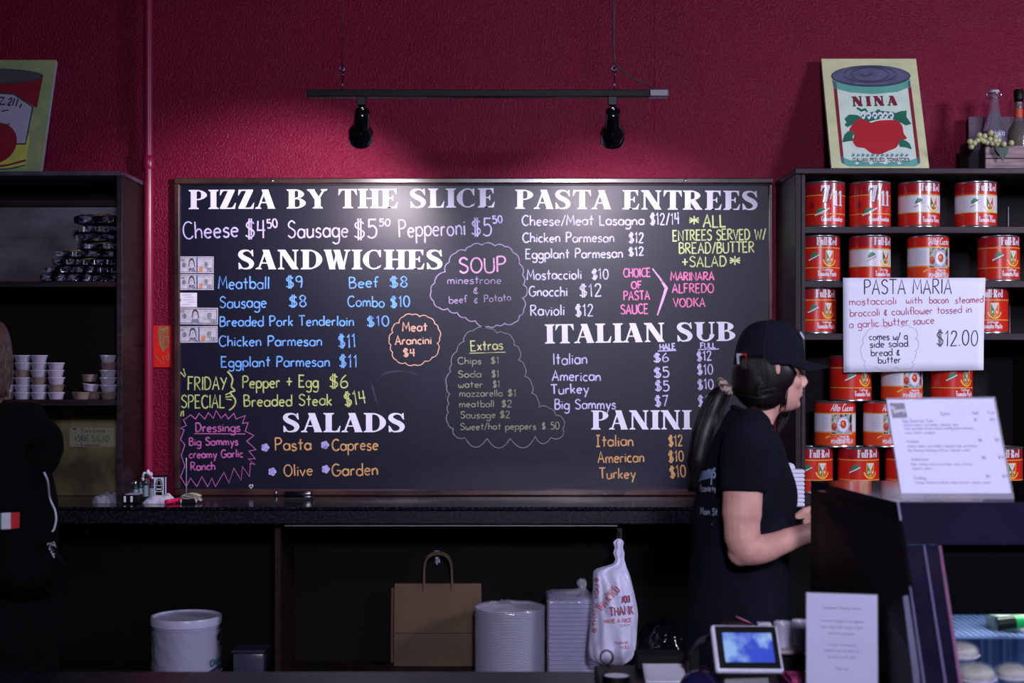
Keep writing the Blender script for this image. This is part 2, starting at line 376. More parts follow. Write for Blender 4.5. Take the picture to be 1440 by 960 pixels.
        out.append([(64, 100), (66, 66), (62, 66), (54, 84), (58, 98)]); out.append([(5, 0), (4, 34), (8, 34), (18, 16), (14, 2)])
    elif ch == 'l': stem(8, w=W*0.8, e=6)
    elif ch == 'u': rc(9, 14, 9+W*0.8, 64); rc(42, 0, 42+W*0.8, 64); sf(8, 6, 64, False, 5); arc(30, 18, 13, 16, 180, 330, 10, thick=W*.7, thin=7); rc(42, 0, 64, 5); sf(40, 8, 64, False, 3)
    elif ch == 'e': arc(28, 32, 18, 29, 0, 322, 20, thick=W*0.85, thin=6); rc(14, 32, 44, 38)
    elif ch == 'd': arc(28, 32, 16, 29, 40, 320, 16, thick=W*0.85, thin=6); rc(38, 0, 38+W*0.8, 100); rc(38, 0, 62, 5); sf(32, 8, 100, False, 3)
    elif ch == '-': rc(6, 38, 22, 52)
    elif ch == '7': rc(4, 84, 62, 100); out.append([(4, 100), (2, 64), (7, 64), (16, 84), (16, 100)]); out.append([(36, 84), (62, 90), (42, 0), (16, 0)])
    elif ch == '1': rc(16, 0, 38, 100); sf(16, 22, 0, True, 10); out.append([(16, 100), (4, 84), (4, 78), (16, 82)])
    elif ch == '/': diag(2, -10, 38, 110, 8)
    return out
def cloud(cv, pts, bulge, wd, m, layer=1, sgn=1):
    n = len(pts); out = []
    for i in range(n):
        a = pts[i]; b = pts[(i+1) % n]; dx, dy = b[0]-a[0], b[1]-a[1]
        nx, ny = dy*bulge*sgn, -dx*bulge*sgn
        for k in range(6):
            t = k/6; f = 4*t*(1-t)
            out.append((a[0]+dx*t+nx*f, a[1]+dy*t+ny*f))
    cv.ribbon(out, wd, m, layer, closed=True)
def planemap(o, ux, uy, n, step=0.0005):
    o, ux, uy, n = Vector(o), Vector(ux), Vector(uy), Vector(n)
    return lambda x, y, l: o+ux*x+uy*y+n*(l*step)
random.seed(7)
# ------------------------------------------------------------------ materials
m_wall = mat('crimson_wall_paint', (110, 14, 46), 0.30, var=0.06, vscale=2.5, bump=0.0075, bscale=120, spec=0.15, detail=2, stretch=(1, 1, 0.85))
m_pipe = mat('crimson_pipe_paint', (130, 22, 60), 0.3, var=0.08, vscale=6)
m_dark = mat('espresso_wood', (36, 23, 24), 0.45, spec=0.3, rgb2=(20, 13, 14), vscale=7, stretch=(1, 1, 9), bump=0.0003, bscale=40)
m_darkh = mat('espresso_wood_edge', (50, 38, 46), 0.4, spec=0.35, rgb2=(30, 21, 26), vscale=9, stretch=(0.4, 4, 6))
m_inner = mat('espresso_back_panel', (17, 11, 13), 0.7, spec=0.2, vscale=5, stretch=(1, 1, 6))
m_frame = mat('walnut_frame', (72, 47, 44), 0.26, rgb2=(36, 22, 22), vscale=6, stretch=(0.7, 1, 1.0), spec=0.6, coat=0.3)
m_steel = mat('brushed_grey_panel', (160, 152, 172), 0.36, metal=0.5, rgb2=(110, 100, 112), vscale=3.5, stretch=(1, 1, 2), bump=0.002, bscale=9)
m_glowtint = mat('painted_warm_glow_panel', (176, 166, 120), 0.34, metal=0.6, rgb2=(104, 94, 76), vscale=6, bump=0.003, bscale=11)  # warm light reflected by the metal sheet is tinted into its mottled colour
m_board = mat('blackboard', (14, 17, 42), 0.38, rgb2=(10, 12, 31), vscale=2.2, ramp=(0.3, 0.8), spec=0.36, detail=8)
m_gran = mat('dark_speckled_granite', (48, 48, 62), 0.14, rgb2=(13, 13, 18), vscale=140, ramp=(0.5, 0.64), spec=0.6)
m_grane = mat('dark_granite_edge', (36, 36, 50), 0.3, rgb2=(11, 11, 17), vscale=90, ramp=(0.45, 0.62))
m_black = mat('black_plastic', (9, 9, 13), 0.45, spec=0.25, vscale=30)
m_blackg = mat('black_gloss_enamel', (10, 11, 16), 0.16, vscale=30, coat=0.4)
m_chrome = mat('bright_metal', (210, 210, 220), 0.2, metal=1.0, var=0.03)
m_tin = mat('tin_plate', (190, 188, 192), 0.25, metal=0.9, var=0.05)
m_gold = mat('gold_line', (205, 165, 60), 0.4, var=0.05)
m_white = mat('white_paper', (222, 220, 240), 0.6, var=0.02, vscale=6)
m_floor = mat('brown_floor_tile', (62, 50, 48), 0.4, vscale=3)
m_ceil = mat('dark_ceiling_paint', (46, 40, 46), 0.9)
m_side = mat('shop_wall_paint', (96, 50, 64), 0.8)

# ------------------------------------------------------------------ the setting
WY = 5.80
struct('wall_back', one(box, (-5, WY, 0), (5, WY+0.15, 3.7)), m_wall, local=True)
struct('wall_left', one(box, (-5.15, -4.2, 0), (-5, WY+0.15, 3.7)), m_side, local=True)
struct('wall_right', one(box, (5, -4.2, 0), (5.15, WY+0.15, 3.7)), m_side, local=True)
struct('wall_front', one(box, (-5.15, -4.35, 0), (5.15, -4.2, 3.7)), m_side, local=True)
struct('floor', one(box, (-5.15, -4.35, -0.1), (5.15, WY+0.15, 0)), m_floor, local=True)
struct('ceiling', one(box, (-5.15, -4.35, 3.7), (5.15, WY+0.15, 3.8)), m_ceil, local=True)
# painted seam strip on the wall beside the track
bm = new(); xs = (921-720)/FPX*WY
for a, b, dx in ((EYE+0.742, 2.62, 0.012), (2.62, 3.2, 0.004)):
    box(bm, (xs-0.003, WY-0.0025, a), (xs+0.004+dx*1.2, WY, b), 0.001)
struct('trim_1', bm, m_wall)
# vertical pipe
pipe = thing('wall_pipe', 'crimson painted vertical pipe between the left shelf unit and the menu board', 'pipe', (P(209, 0, 5.74).x, 5.74, 0))
px_ = pipe.location.x
obj('pipe_run', one(lathe, [(0.0195, 1.07), (0.0195, 3.7)], (px_, 5.74, 0), 20), m_pipe, pipe, smooth=True, sharp=40)
bm = new(); zc = P(0, 228, 5.74).z
lathe(bm, [(0.022, zc-0.03), (0.0245, zc-0.026), (0.0245, zc+0.022), (0.022, zc+0.026)], (px_, 5.74, 0), 20)
obj('pipe_coupling', bm, m_pipe, pipe, smooth=True, sharp=40)

# ------------------------------------------------------------------ back ledge and the shelving under it
LZ = EYE-0.551      # top of the back ledge
LF = 5.33
led = thing('back_ledge', 'long dark granite ledge running under the menu board', 'counter', (0, 5.6, LZ-0.065))
obj('ledge_top', one(box, (-4.9, LF, LZ-0.012), (4.9, WY-0.001, LZ), 0.003), m_gran, led)
obj('ledge_edge', one(box, (-4.9, LF+0.004, LZ-0.065), (4.9, WY-0.001, LZ-0.0125), 0.004), m_grane, led)
bx0, bx1 = P(400, 0, LF+.03).x, P(868, 0, LF+.03).x
obj('metal_strip', one(box, (bx0, LF+0.03, LZ-0.0755), (bx1, LF+0.038, LZ-0.0655)), mat('pale_edge_strip', (150, 146, 150), 0.4, metal=0.4), led, label='thin pale strip under the ledge')
base = thing('under_counter_cabinet', 'dark open cabinet below the granite ledge holding bags and plates', 'cabinet', (0, 5.6, 0))
obj('back_panel', one(box, (-4.9, 5.77, 0.0), (4.9, 5.798, LZ-0.0655)), mat('dark_olive_brown_panel', (16, 12, 10), 0.7, spec=0.15, rgb2=(9, 7, 6), vscale=3), base)
SZ = 0.40
obj('lower_shelf', one(box, (-4.9, LF+0.03, SZ-0.03), (4.9, 5.77, SZ), 0.002), m_dark, base)
obj('plinth', one(box, (-4.9, LF+0.08, 0), (4.9, LF+0.1, SZ-0.03)), m_dark, base)
for pxd in (391, 871, 1500, -90):
    x = (pxd-720)/FPX*5.43
    obj('divider', one(box, (x-0.011, 5.42, SZ), (x+0.011, 5.77, LZ-0.0655), 0.001), mat('reddish_divider_wood', (40, 22, 20), 0.5, spec=0.3, rgb2=(22, 12, 12), stretch=(1, 1, 5)), base)
def hook(px, py, m, label):
    c = P(px, py, 5.765)
    t = thing('wall_hook', label, 'hook', (c.x, 5.77, c.z))
    bm = new(); box(bm, (c.x-0.011, 5.764, c.z-0.03), (c.x+0.011, 5.77, c.z+0.02), 0.002)
    obj('hook_plate', bm, m, t)
    bm = new(); tube(bm, catmull([(c.x, 5.766, c.z-0.01), (c.x, 5.745, c.z-0.03), (c.x, 5.725, c.z-0.028), (c.x, 5.72, c.z-0.008)], 5), 0.004, 8); ell(bm, (c.x, 5.72, c.z-0.004), (0.007,)*3, seg=10, rings=6)
    obj('hook_arm', bm, m, t, smooth=True)
    bm = new(); ell(bm, (c.x, 5.757, c.z+0.012), (0.008, 0.008, 0.008), seg=10, rings=6)
    obj('hook_knob', bm, m, t, smooth=True); return t
hook(615, 781, mat('white_hook_plastic', (180, 178, 200), 0.3), 'small white hook behind the brown paper bag handles')
kn = P(121, 747, 5.75)
bm = new(); MY = Matrix.Translation(kn) @ Matrix.Rotation(pi/2, 4, 'X')
lathe(bm, [(0.008, -0.022), (0.006, 0.0), (0.014, 0.008), (0.019, 0.016), (0.017, 0.026), (0.008, 0.031), (0.001, 0.032)], n=18, M=MY)
tag(obj('cabinet_knob', bm, m_blackg, smooth=True), 'round glossy black knob on the panel under the left end of the ledge', 'knob')

# ------------------------------------------------------------------ menu board
BX0, BX1, BZ0, BZ1 = (245-720)/FPX*5.77, (1087-720)/FPX*5.77, LZ+0.001, EYE+(506-250)/FPX*5.77
board = thing('menu_board', 'large framed blackboard menu of pizza, pasta, sandwiches and salads on the crimson wall', 'blackboard', ((BX0+BX1)/2, 5.79, BZ0))
obj('board_panel', one(box, (BX0+0.01, 5.782, BZ0+0.01), (BX1-0.01, 5.798, BZ1-0.01)), m_board, board)
FW = 0.024
def rail(a, b):
    bm = new(); box(bm, a, b, 0.005, seg=2); obj('frame_rail', bm, m_frame, board)
rail((BX0, 5.764, BZ1-FW), (BX1, 5.799, BZ1)); rail((BX0, 5.764, BZ0), (BX1, 5.799, BZ0+FW+0.002))
rail((BX0, 5.765, BZ0+FW+.002), (BX0+FW-0.001, 5.799, BZ1-FW)); rail((BX1-FW+0.005, 5.765, BZ0+FW+.002), (BX1, 5.799, BZ1-FW))
obj('inner_lip', one(box, (BX0+FW-.002, 5.774, BZ1-FW-0.006), (BX1-FW+.006, 5.783, BZ1-FW)), m_black, board)
for (sx, sy) in ((383, 254), (964, 254), (388, 693)):
    c = P(sx, sy, 5.762); bm = new(); ell(bm, (c.x, 5.763, c.z), (0.0075, 0.006, 0.0075), seg=12, rings=8)
    obj('frame_screw', bm, m_chrome, board, smooth=True, label='shiny round screw head on the frame')
def chalk(name, rgb): return mat('chalk_'+name, rgb, 0.95, rgb2=tuple(int(v*0.72) for v in rgb), vscale=70, ramp=(0.25, 0.5), detail=2)
k_head = mat('painted_white_letter', (222, 222, 244), 0.55, var=0.02)
k_lav = chalk('lavender', (198, 190, 236)); k_whi = chalk('white', (206, 204, 232)); k_blu = chalk('blue', (112, 168, 244)); k_yel = chalk('yellow_green', (184, 196, 122))
k_bry = chalk('bright_yellow_green', (206, 224, 158)); k_mag = chalk('magenta', (186, 98, 164)); k_org = chalk('orange', (206, 158, 104)); k_pnk = chalk('pink', (238, 132, 186))
k_pal = chalk('pale_pink', (226, 172, 214)); k_dim = chalk('dim_grey_yellow', (142, 144, 124)); k_ext = chalk('pale_yellow', (198, 200, 142)); k_tan = chalk('tan_pink', (208, 164, 142))
k_out = chalk('outline_grey', (140, 132, 160)); k_oute = chalk('outline_olive', (126, 124, 130)); k_grl = chalk('grey_lilac', (162, 148, 186)); k_fl = chalk('flower_lilac', (172, 166, 226))
D_ = 5.7815
bmap = lambda x, y, l: Vector(((x-720)/FPX*D_, D_-l*0.0004, EYE-(y-506)/FPX*D_))
def heading(txt, x0, y0, x1, y1, h):
    cv = Canvas(); cv.serif(txt, x0, y0, x1, y1, h, k_head)
    obj_ = cv.build('painted_heading', bmap, board, label='white serif heading "%s"' % txt)
heading('PIZZA BY THE SLICE', 265, 294, 697, 291.5, 27); heading('PASTA ENTREES', 724, 293.5, 1067, 295.3, 27)
heading('SANDWICHES', 334, 378.5, 624, 378.5, 27.5); heading('SALADS', 397, 607.5, 571, 607.5, 27)
heading('ITALIAN SUB', 766, 483, 1035, 479, 27); heading('PANINI', 831, 603.8, 972, 603.5, 27)
class Chalk(Canvas):
    def __init__(s, colour, label, m): Canvas.__init__(s); s.m = m; s.label = label; s.c = colour
    def t(s, txt, x0, y0, x1, y1, h, wd=1.9, slant=0.0, m=None): s.hand(txt, x0, y0, x1, y1, h, wd, m or s.m, slant=slant); return s
    def done(s): s.build('chalk_lettering', bmap, board, label='%s chalk writing "%s"' % (s.c, s.label))
def ck(colour, label, m, *items):
    c = Chalk(colour, label, m)
    for it in items: c.t(*it)
    c.done()
ck('lavender', 'Cheese $4 50', k_lav, ('Cheese', 258, 336, 336, 332, 24, 2.2), ('$4', 345, 334, 374, 334, 25, 2.2), ('50', 376, 321, 391, 319, 12))
ck('lavender', 'Sausage $5 50', k_lav, ('Sausage', 405, 334.5, 490, 333, 23, 2.2), ('$5', 498, 335, 531, 335, 26, 2.2), ('50', 533, 318, 549, 318, 10))
ck('lavender', 'Pepperoni $5 50', k_lav, ('Pepperoni', 561, 333, 655, 330, 24, 2.2), ('$5', 663, 331, 692, 331, 24, 2.2), ('50', 693, 314, 707, 313, 10))
ck('blue', 'Meatball $9', k_blu, ('Meatball', 307, 406, 379, 406, 17), ('$9', 402, 405, 426, 404, 16))
ck('blue', 'Sausage $8', k_blu, ('Sausage', 309, 433, 375, 432, 16), ('$8', 406, 431.5, 432, 431, 16))
ck('blue', 'Breaded Pork Tenderloin $10', k_blu, ('Breaded Pork Tenderloin', 309, 458.5, 498, 457.5, 14), ('$10', 516, 458.5, 548, 458, 14))
ck('blue', 'Beef $8', k_blu, ('Beef', 491, 405, 532, 403.5, 15), ('$8', 548, 404, 574, 403.5, 15))
ck('blue', 'Combo $10', k_blu, ('Combo', 489, 431, 541, 431.5, 15), ('$10', 549, 432, 577, 431.5, 15))
ck('blue', 'Chicken Parmesan $11', k_blu, ('Chicken Parmesan', 308, 486.5, 453, 486, 14.5), ('$11', 476, 489, 501, 488, 18))
ck('blue', 'Eggplant Parmesan $11', k_blu, ('Eggplant Parmesan', 311, 515.5, 464, 515, 14.5), ('$11', 477, 516, 503, 516, 17))
c = Chalk('yellow green', 'FRIDAY SPECIAL', k_yel); c.t('FRIDAY', 264, 548, 319, 548, 18); c.t('SPECIAL', 255, 573.5, 316, 573, 18)
c.ribbon(catmull([(320, 522), (327, 532), (325.5, 543), (330, 549), (324, 552), (331, 562), (329, 571), (322, 577)], 5), 2.2, k_yel)
for a in ((258, 518, 261, 528), (254, 523, 260, 530), (326, 551, 317, 555), (327, 557, 317, 558), (326, 562, 318, 561), (254, 585, 256, 578), (258, 585, 258, 577)): c.ribbon([(a[0], a[1]), (a[2], a[3])], 1.6, k_yel)
c.done()
ck('yellow green', 'Pepper + Egg $6', k_yel, ('Pepper + Egg', 341, 545.5, 448, 544, 17), ('$6', 463, 545, 490, 544.5, 18))
ck('yellow green', 'Breaded Steak $14', k_yel, ('Breaded Steak', 343, 571.5, 467, 569.5, 16), ('$14', 485, 571.5, 516, 567, 19))
c = Chalk('magenta', 'Dressings Big Sammys creamy Garlic Ranch', k_mag)
c.t('Dressings', 275, 607, 338, 606, 12.5); c.t('Big Sammys', 266, 626, 335, 625.5, 11); c.t('creamy Garlic', 266, 644, 342, 642.5, 11); c.t('Ranch', 268, 661, 303, 660.5, 11.5)
c.ribbon([(273, 609.5), (345, 610)], 1.3, k_mag); c.done()
c = Canvas(); st = [(262, 588), (268, 583), (275, 589), (280, 581), (288, 589), (293, 580), (300, 588), (304, 577), (311, 588), (317, 582), (321, 589), (329, 581), (332, 589), (345, 584), (341, 595), (349, 594), (345, 606), (357, 612), (347, 620), (360, 632), (350, 634), (359, 645), (349, 645), (359, 653), (352, 651), (351, 670), (341, 656), (339, 675), (329, 658), (322, 679), (315, 664), (303, 684), (298, 672), (292, 684), (284, 670), (277, 684), (268, 672), (262, 684), (254, 670), (260, 655), (255, 640), (260, 625), (254, 618), (259, 604), (254, 602), (262, 598), (258, 590)]
c.ribbon(st, 1.3, k_mag, closed=True); c.build('chalk_starburst', bmap, board, label='magenta zigzag starburst around the dressings')
c = Chalk('orange', 'Pasta Caprese Olive Garden', k_org)
c.t('Pasta', 387, 633.5, 438, 632, 17, 2.1); c.t('Caprese', 467, 633.5, 532, 632, 16, 2.0); c.t('Olive', 399.5, 669, 440, 668, 16, 2.0); c.t('Garden', 467, 669.5, 532, 667, 17, 2.0); c.done()
c = Canvas()
for fx, fy in ((373, 629), (457, 625.5), (383, 663), (458, 659.5)):
    for k in range(5): c.disc(fx+3.3*cos(k*1.257), fy+3.3*sin(k*1.257), 2.8, 2.8, k_fl, 1+k*0.1, 10)
    c.disc(fx, fy, 2.5, 2.5, k_fl, 1.6, 8)
c.build('chalk_flower_bullets', bmap, board, label='four lilac chalk flowers beside the salad names')
c = Canvas(); c.ribbon([(353, 686.5), (350.5, 683), (351.5, 681), (353, 682.5), (355, 681), (356, 683), (353, 686.5)], 0.9, k_whi); c.build('chalk_heart', bmap, board, label='tiny white chalk heart near the lower edge')
def cp(pts, ox, oy, f): return [(ox+a/f, oy+b/f) for a, b in pts]
c = Chalk('pale pink', 'SOUP minestrone & beef & Potato', k_pal)
c.t('SOUP', 646, 384, 712, 382, 21, 2.5); c.t('minestrone', 629, 399, 705, 399, 11, 1.4, m=k_grl); c.t('&', 666, 413, 673, 413, 11, 1.2, m=k_grl); c.t('beef', 631.5, 427, 657, 425, 10, 1.3, m=k_grl)
c.t('&', 667, 426, 672.5, 426, 9, 1.2, m=k_grl); c.t('Potato', 681, 425, 719, 422, 10, 1.3, m=k_grl); c.done()
c = Canvas(); cloud(c, cp([(290, 740), (310, 690), (375, 620), (400, 560), (440, 505), (500, 490), (530, 465), (600, 455), (680, 460), (740, 465), (790, 500), (830, 570), (850, 640), (855, 700), (878, 740), (850, 780), (857, 850), (830, 890), (800, 930), (740, 935), (690, 945), (640, 955), (560, 920), (500, 900), (450, 870), (390, 845), (340, 840), (305, 800)], 540, 240, 4.3625), 0.2, 1.4, k_grl)
c.build('chalk_cloud', bmap, board, label='scalloped lilac cloud drawn around the soup')
c = Chalk('tan pink', 'Meat Arancini $4', k_tan); c.t('Meat', 566, 466, 601, 465, 12.5); c.t('Arancini', 556, 484.5, 607, 483.5, 12); c.t('$4', 567, 501.5, 584, 501, 11); c.done()
c = Canvas(); cloud(c, cp([(30, 150), (50, 110), (50, 80), (85, 55), (110, 20), (160, 10), (200, 20), (250, 25), (285, 60), (305, 90), (312, 140), (300, 170), (305, 210), (270, 250), (230, 270), (170, 290), (120, 280), (70, 265), (48, 220), (40, 180)], 540, 440, 4), 0.2, 1.3, k_tan)
c.build('chalk_cloud', bmap, board, label='scalloped tan cloud drawn around the arancini')
c = Chalk('pale yellow', 'Extras Chips Soda Water mozzarella meatball Sausage Sweet/hot peppers', k_ext)
c.t('Extras', 662, 493, 707.5, 491, 14, 1.9); c.ribbon([(660, 496.5), (711, 495)], 1.1, k_ext)
for txt, x0, x1, y, pr, q0, q1 in (('Chips', 644, 677, 512, '$1', 690, 702), ('Soda', 644, 677, 530.5, '$1', 691, 702), ('water', 644.5, 679, 545, '$1', 693, 703), ('mozzarella', 646, 707, 557.5, '$1', 714, 726), ('meatball', 646, 695, 572.5, '$2', 705, 720), ('Sausage', 647.5, 697, 588, '$2', 703, 717), ('Sweet/hot peppers', 647.5, 754, 604, '$', 762, 767), ('.', 770, 772, 604, '50', 774, 787)):
    c.t(txt, x0, y, x1, y-0.6, 9.5, 1.3, m=k_dim); c.t(pr, q0, y-0.5, q1, y-0.5, 9.5 if pr != '50' else 10, 1.3, m=k_dim)
c.done()
c = Canvas(); e1 = cp([(410, 215), (450, 160), (455, 130), (500, 100), (590, 88), (635, 112), (680, 115), (720, 140), (730, 180), (765, 215), (755, 265), (790, 300), (790, 355), (830, 400), (830, 450), (865, 490), (870, 530), (930, 535), (965, 575), (1010, 600), (1005, 650), (1000, 695), (940, 700), (850, 695), (710, 705), (580, 705), (455, 700), (400, 690), (390, 650), (360, 620), (362, 560), (365, 510), (370, 455), (354, 410), (375, 330), (380, 290)], 540, 440, 4)
o2 = []
n_ = len(e1)
for i in range(n_):
    a, b = e1[i], e1[(i+1) % n_]; bu = 0.42 if 22 <= i <= 25 else 0.18
    for k in range(6):
        t = k/6; f = 4*t*(1-t); o2.append((a[0]+(b[0]-a[0])*t+(b[1]-a[1])*bu*f, a[1]+(b[1]-a[1])*t-(b[0]-a[0])*bu*f))
c.ribbon(o2, 1.2, k_oute, closed=True); c.build('chalk_cloud', bmap, board, label='big scalloped grey cloud drawn around the extras list')
ck('white', 'Cheese/Meat Lasagna $12/14', k_whi, ('Cheese/Meat Lasagna', 734, 316.8, 906, 316, 14), ('$12/14', 914, 316, 956, 315, 16))
ck('white', 'Chicken Parmesan $12', k_whi, ('Chicken Parmesan', 735, 340.5, 864, 340, 13.5), ('$12', 884, 341, 905, 341, 14))
ck('white', 'Eggplant Parmesan $12', k_whi, ('Eggplant Parmesan', 739, 363.5, 876, 362, 13.5), ('$12', 884, 360, 905.5, 359, 11.5))
ck('white', 'Mostaccioli $10', k_whi, ('Mostaccioli', 741, 393, 818, 392, 14), ('$10', 832, 392.5, 856, 392, 14))
ck('white', 'Gnocchi $12', k_whi, ('Gnocchi', 744, 416.5, 798, 416, 14), ('$12', 815, 417.5, 846.5, 416, 17))
ck('white', 'Ravioli $12', k_whi, ('Ravioli', 746, 443.5, 794, 443, 15), ('$12', 809, 444.5, 834.5, 444, 16))
c = Chalk('pink', 'CHOICE OF PASTA SAUCE > MARINARA ALFREDO VODKA', k_pnk)
c.t('CHOICE', 877, 390, 915, 388.5, 12); c.t('OF', 888, 406, 903, 405, 10); c.t('PASTA', 877, 422, 914, 421, 12.5); c.t('SAUCE', 873, 441.5, 912, 440.5, 13)
c.t('MARINARA', 943, 394, 1004.5, 394, 11.5, 2.1); c.t('ALFREDO', 945.5, 411.5, 1004, 411, 12.5); c.t('VODKA', 947, 431.5, 992, 431, 12)
c.ribbon([(917.5, 377.5), (928, 391), (937, 405), (931, 424), (924.5, 443)], [1.8, 2.6, 4.4, 3.4, 2.0], k_pal); c.done()
c = Chalk('bright yellow green', '* ALL ENTREES SERVED W/ BREAD/BUTTER + SALAD *', k_bry)
c.t('*', 969, 317, 983, 317, 15); c.t('ALL', 989, 319, 1021, 318.5, 17, 2.2); c.t('ENTREES SERVED W/', 946, 338.5, 1077, 336, 14.5); c.t('BREAD/BUTTER', 955, 356.5, 1061, 354.5, 15)
c.t('+SALAD', 959, 375.5, 1022, 374.5, 14.5); c.t('*', 1026, 374, 1041, 374, 16); c.done()
c = Chalk('lavender', 'HALE FULL Italian American Turkey Big Sammys', k_lav)
c.t('HALE', 928, 491.5, 950, 491, 8, 1.8); c.t('FULL', 985, 489.5, 1006.5, 489, 7.5, 1.8); c.ribbon([(925, 493.5), (951, 492.5)], 1.5, k_lav); c.ribbon([(981.5, 491.5), (1011, 490.5)], 1.5, k_lav)
for a in (('Italian', 778, 512.5, 826, 511.5, 16), ('$6', 919, 509, 941, 507.5, 12), ('$12', 980, 507.5, 1001, 506.5, 13), ('American', 776.5, 535.5, 845, 535, 14.5), ('$5', 920, 531, 941.5, 530, 14), ('$10', 980.5, 526.5, 1003, 526, 14),
          ('Turkey', 775, 554, 828, 552.5, 13.5), ('$5', 921, 549.5, 941.5, 549, 14), ('$10', 981, 547.5, 1004, 546.5, 14), ('Big Sammys', 780, 575, 866, 574.5, 14), ('$7', 921, 571.5, 940, 570.5, 15), ('$14', 982, 572, 1007, 570, 15)): c.t(*a)
c.done()
c = Chalk('tan', '|talian $12 American $10 Turkey $10'.replace('|', 'I'), k_org)
for a in (('|talian', 838, 627.5, 891, 626.5, 15.5, 2.0), ('$12', 940, 627.5, 960, 627, 15), ('American', 841, 650.5, 906, 649, 15, 2.0), ('$10', 940, 649.5, 962, 648.5, 15), ('Turkey', 843, 673, 894, 672, 14.5, 2.0), ('$10', 942, 671.5, 965, 669.5, 16)): c.t(*a)
c.done()
# faint wiped chalk smears
c = Canvas(); m_sm = mat('wiped_chalk_haze', (52, 54, 74), 0.9, vscale=20, rgb2=(30, 31, 48), detail=8)
for a in (((528, 545), (536, 528), (556, 522), (580, 524), (604, 536)), ((521, 534), (526, 552), (532, 574)), ((622, 520), (628, 545), (626, 560)), ((524, 530), (534, 536))): c.ribbon(catmull(a, 5), [0.6, 3.2, 2.4, 2.6, 1], m_sm, 0.4)
c.build('wiped_chalk_smear', bmap, board, label='faint wiped chalk smear below the arancini')

# ------------------------------------------------------------------ banknotes and papers taped on the board
m_bill = mat('banknote_paper', (196, 194, 208), 0.7, rgb2=(168, 168, 182), vscale=60); m_ink = mat('banknote_ink', (84, 84, 110), 0.7, rgb2=(150, 150, 170), vscale=140, ramp=(0.4, 0.6))
m_inkd = mat('banknote_dark_ink', (56, 56, 76), 0.7); m_org2 = mat('banknote_orange', (204, 142, 92), 0.7); m_gr = mat('banknote_green_grey', (138, 146, 148), 0.7)
m_ribb = mat('banknote_blue_strip', (82, 90, 150), 0.7)
def bill(x0, y0, x1, y1, label, new_style=True, tilt=0.0):
    w_, h_ = x1-x0, y1-y0; c0 = P((x0+x1)/2, (y0+y1)/2, 5.779)
    X = lambda u: x0+u*w_; Y = lambda v: y0+v*h_
    cv = Canvas(); cv.rect(X(0), Y(0), X(1), Y(1), m_bill, 1)
    fr = m_inkd if not new_style else m_ink
    cv.ribbon([(X(.03), Y(.08)), (X(.97), Y(.08)), (X(.97), Y(.92)), (X(.03), Y(.92))], 0.9, fr, 2, closed=True)
    cx = X(.36 if new_style else .42)
    cv.disc(cx, Y(.52), w_*.13, h_*.43, m_bill, 2.5); cv.disc(cx, Y(.30), w_*.075, h_*.2, m_inkd, 3, 12, 170, 370); cv.disc(cx, Y(.42), w_*.055, h_*.2, m_bill, 3.3, 14)
    cv.poly([(cx-w_*.11, Y(.9)), (cx-w_*.07, Y(.64)), (cx, Y(.7)), (cx+w_*.07, Y(.64)), (cx+w_*.12, Y(.9))], m_ink, 3.1)
    cv.ribbon([(cx-w_*.065, Y(.3)), (cx-w_*.08, Y(.6))], 1.4, m_inkd, 3.4); cv.ribbon([(cx+w_*.065, Y(.3)), (cx+w_*.09, Y(.62))], 1.4, m_inkd, 3.4)
    for ex in (-.025, .02): cv.ribbon([(cx+w_*ex, Y(.4)), (cx+w_*(ex+.015), Y(.4))], 0.8, m_inkd, 3.6)
    cv.disc(X(.14), Y(.5), w_*.06, h_*.16, m_ink, 3); cv.hand('100', X(.8), Y(.9), X(.94), Y(.9), h_*.2, 0.6, m_inkd, 3.4); cv.hand('100', X(.05), Y(.3), X(.15), Y(.3), h_*.14, 0.5, m_inkd, 3.4)
    if new_style:
        cv.ribbon([(X(.52), Y(.04)), (X(.52), Y(.96))], 2.0, m_ribb, 3.2)
        cv.poly([(X(.58), Y(.9)), (X(.58), Y(.62)), (X(.68), Y(.58)), (X(.68), Y(.88))], m_org2, 3.3)
    cv.disc(X(.78), Y(.48), w_*.06, h_*.2, m_gr, 3.1); cv.disc(X(.78), Y(.48), w_*.03, h_*.1, m_ink, 3.4, 10)
    for v in (.2, .34, .68): cv.ribbon([(X(.62), Y(v)), (X(.94), Y(v))], 0.4, m_ink, 2.8)
    a = radians(tilt); mx, my = (x0+x1)/2, (y0+y1)/2
    def mp(x, y, l):
        dx, dy = x-mx, y-my; x2, y2 = mx+dx*cos(a)-dy*sin(a), my+dx*sin(a)+dy*cos(a); p = P(x2, y2, 5.779); p.y = 5.779-0.0003*l; return p
    bm = new(); q = [mp(x0, y0, 0), mp(x1, y0, 0), mp(x1, y1, 0), mp(x0, y1, 0)]
    A = [bm.verts.new(v+Vector((0, 0.0008, 0))) for v in q]; B = [bm.verts.new(v) for v in q]
    bm.faces.new(A); bm.faces.new(B[::-1])
    for i in range(4): bm.faces.new((A[i], B[i], B[(i+1) % 4], A[(i+1) % 4]))
    t = obj('banknote', bm, m_bill); tag(t, label, 'banknote', 'banknotes taped along the left edge of the menu board')
    cv.build('banknote_print', mp, t)
bill(252, 360.5, 300.5, 384, 'hundred dollar banknote at the top of the row taped on the blackboard')
bill(252, 385.5, 300.5, 407.5, 'second hundred dollar banknote from the top, directly above the small white receipt')
bill(251.5, 432.5, 306.5, 456, 'old style banknote without coloured strip just under the small white receipt', False, 0.5)
bill(251.5, 458.5, 306, 481.5, 'lowest banknote taped on the blackboard, left of Chicken Parmesan', True, -0.6)
pmap = lambda D: (lambda x, y, l: Vector(((x-720)/FPX*D, D-l*0.0003, EYE-(y-506)/FPX*D)))
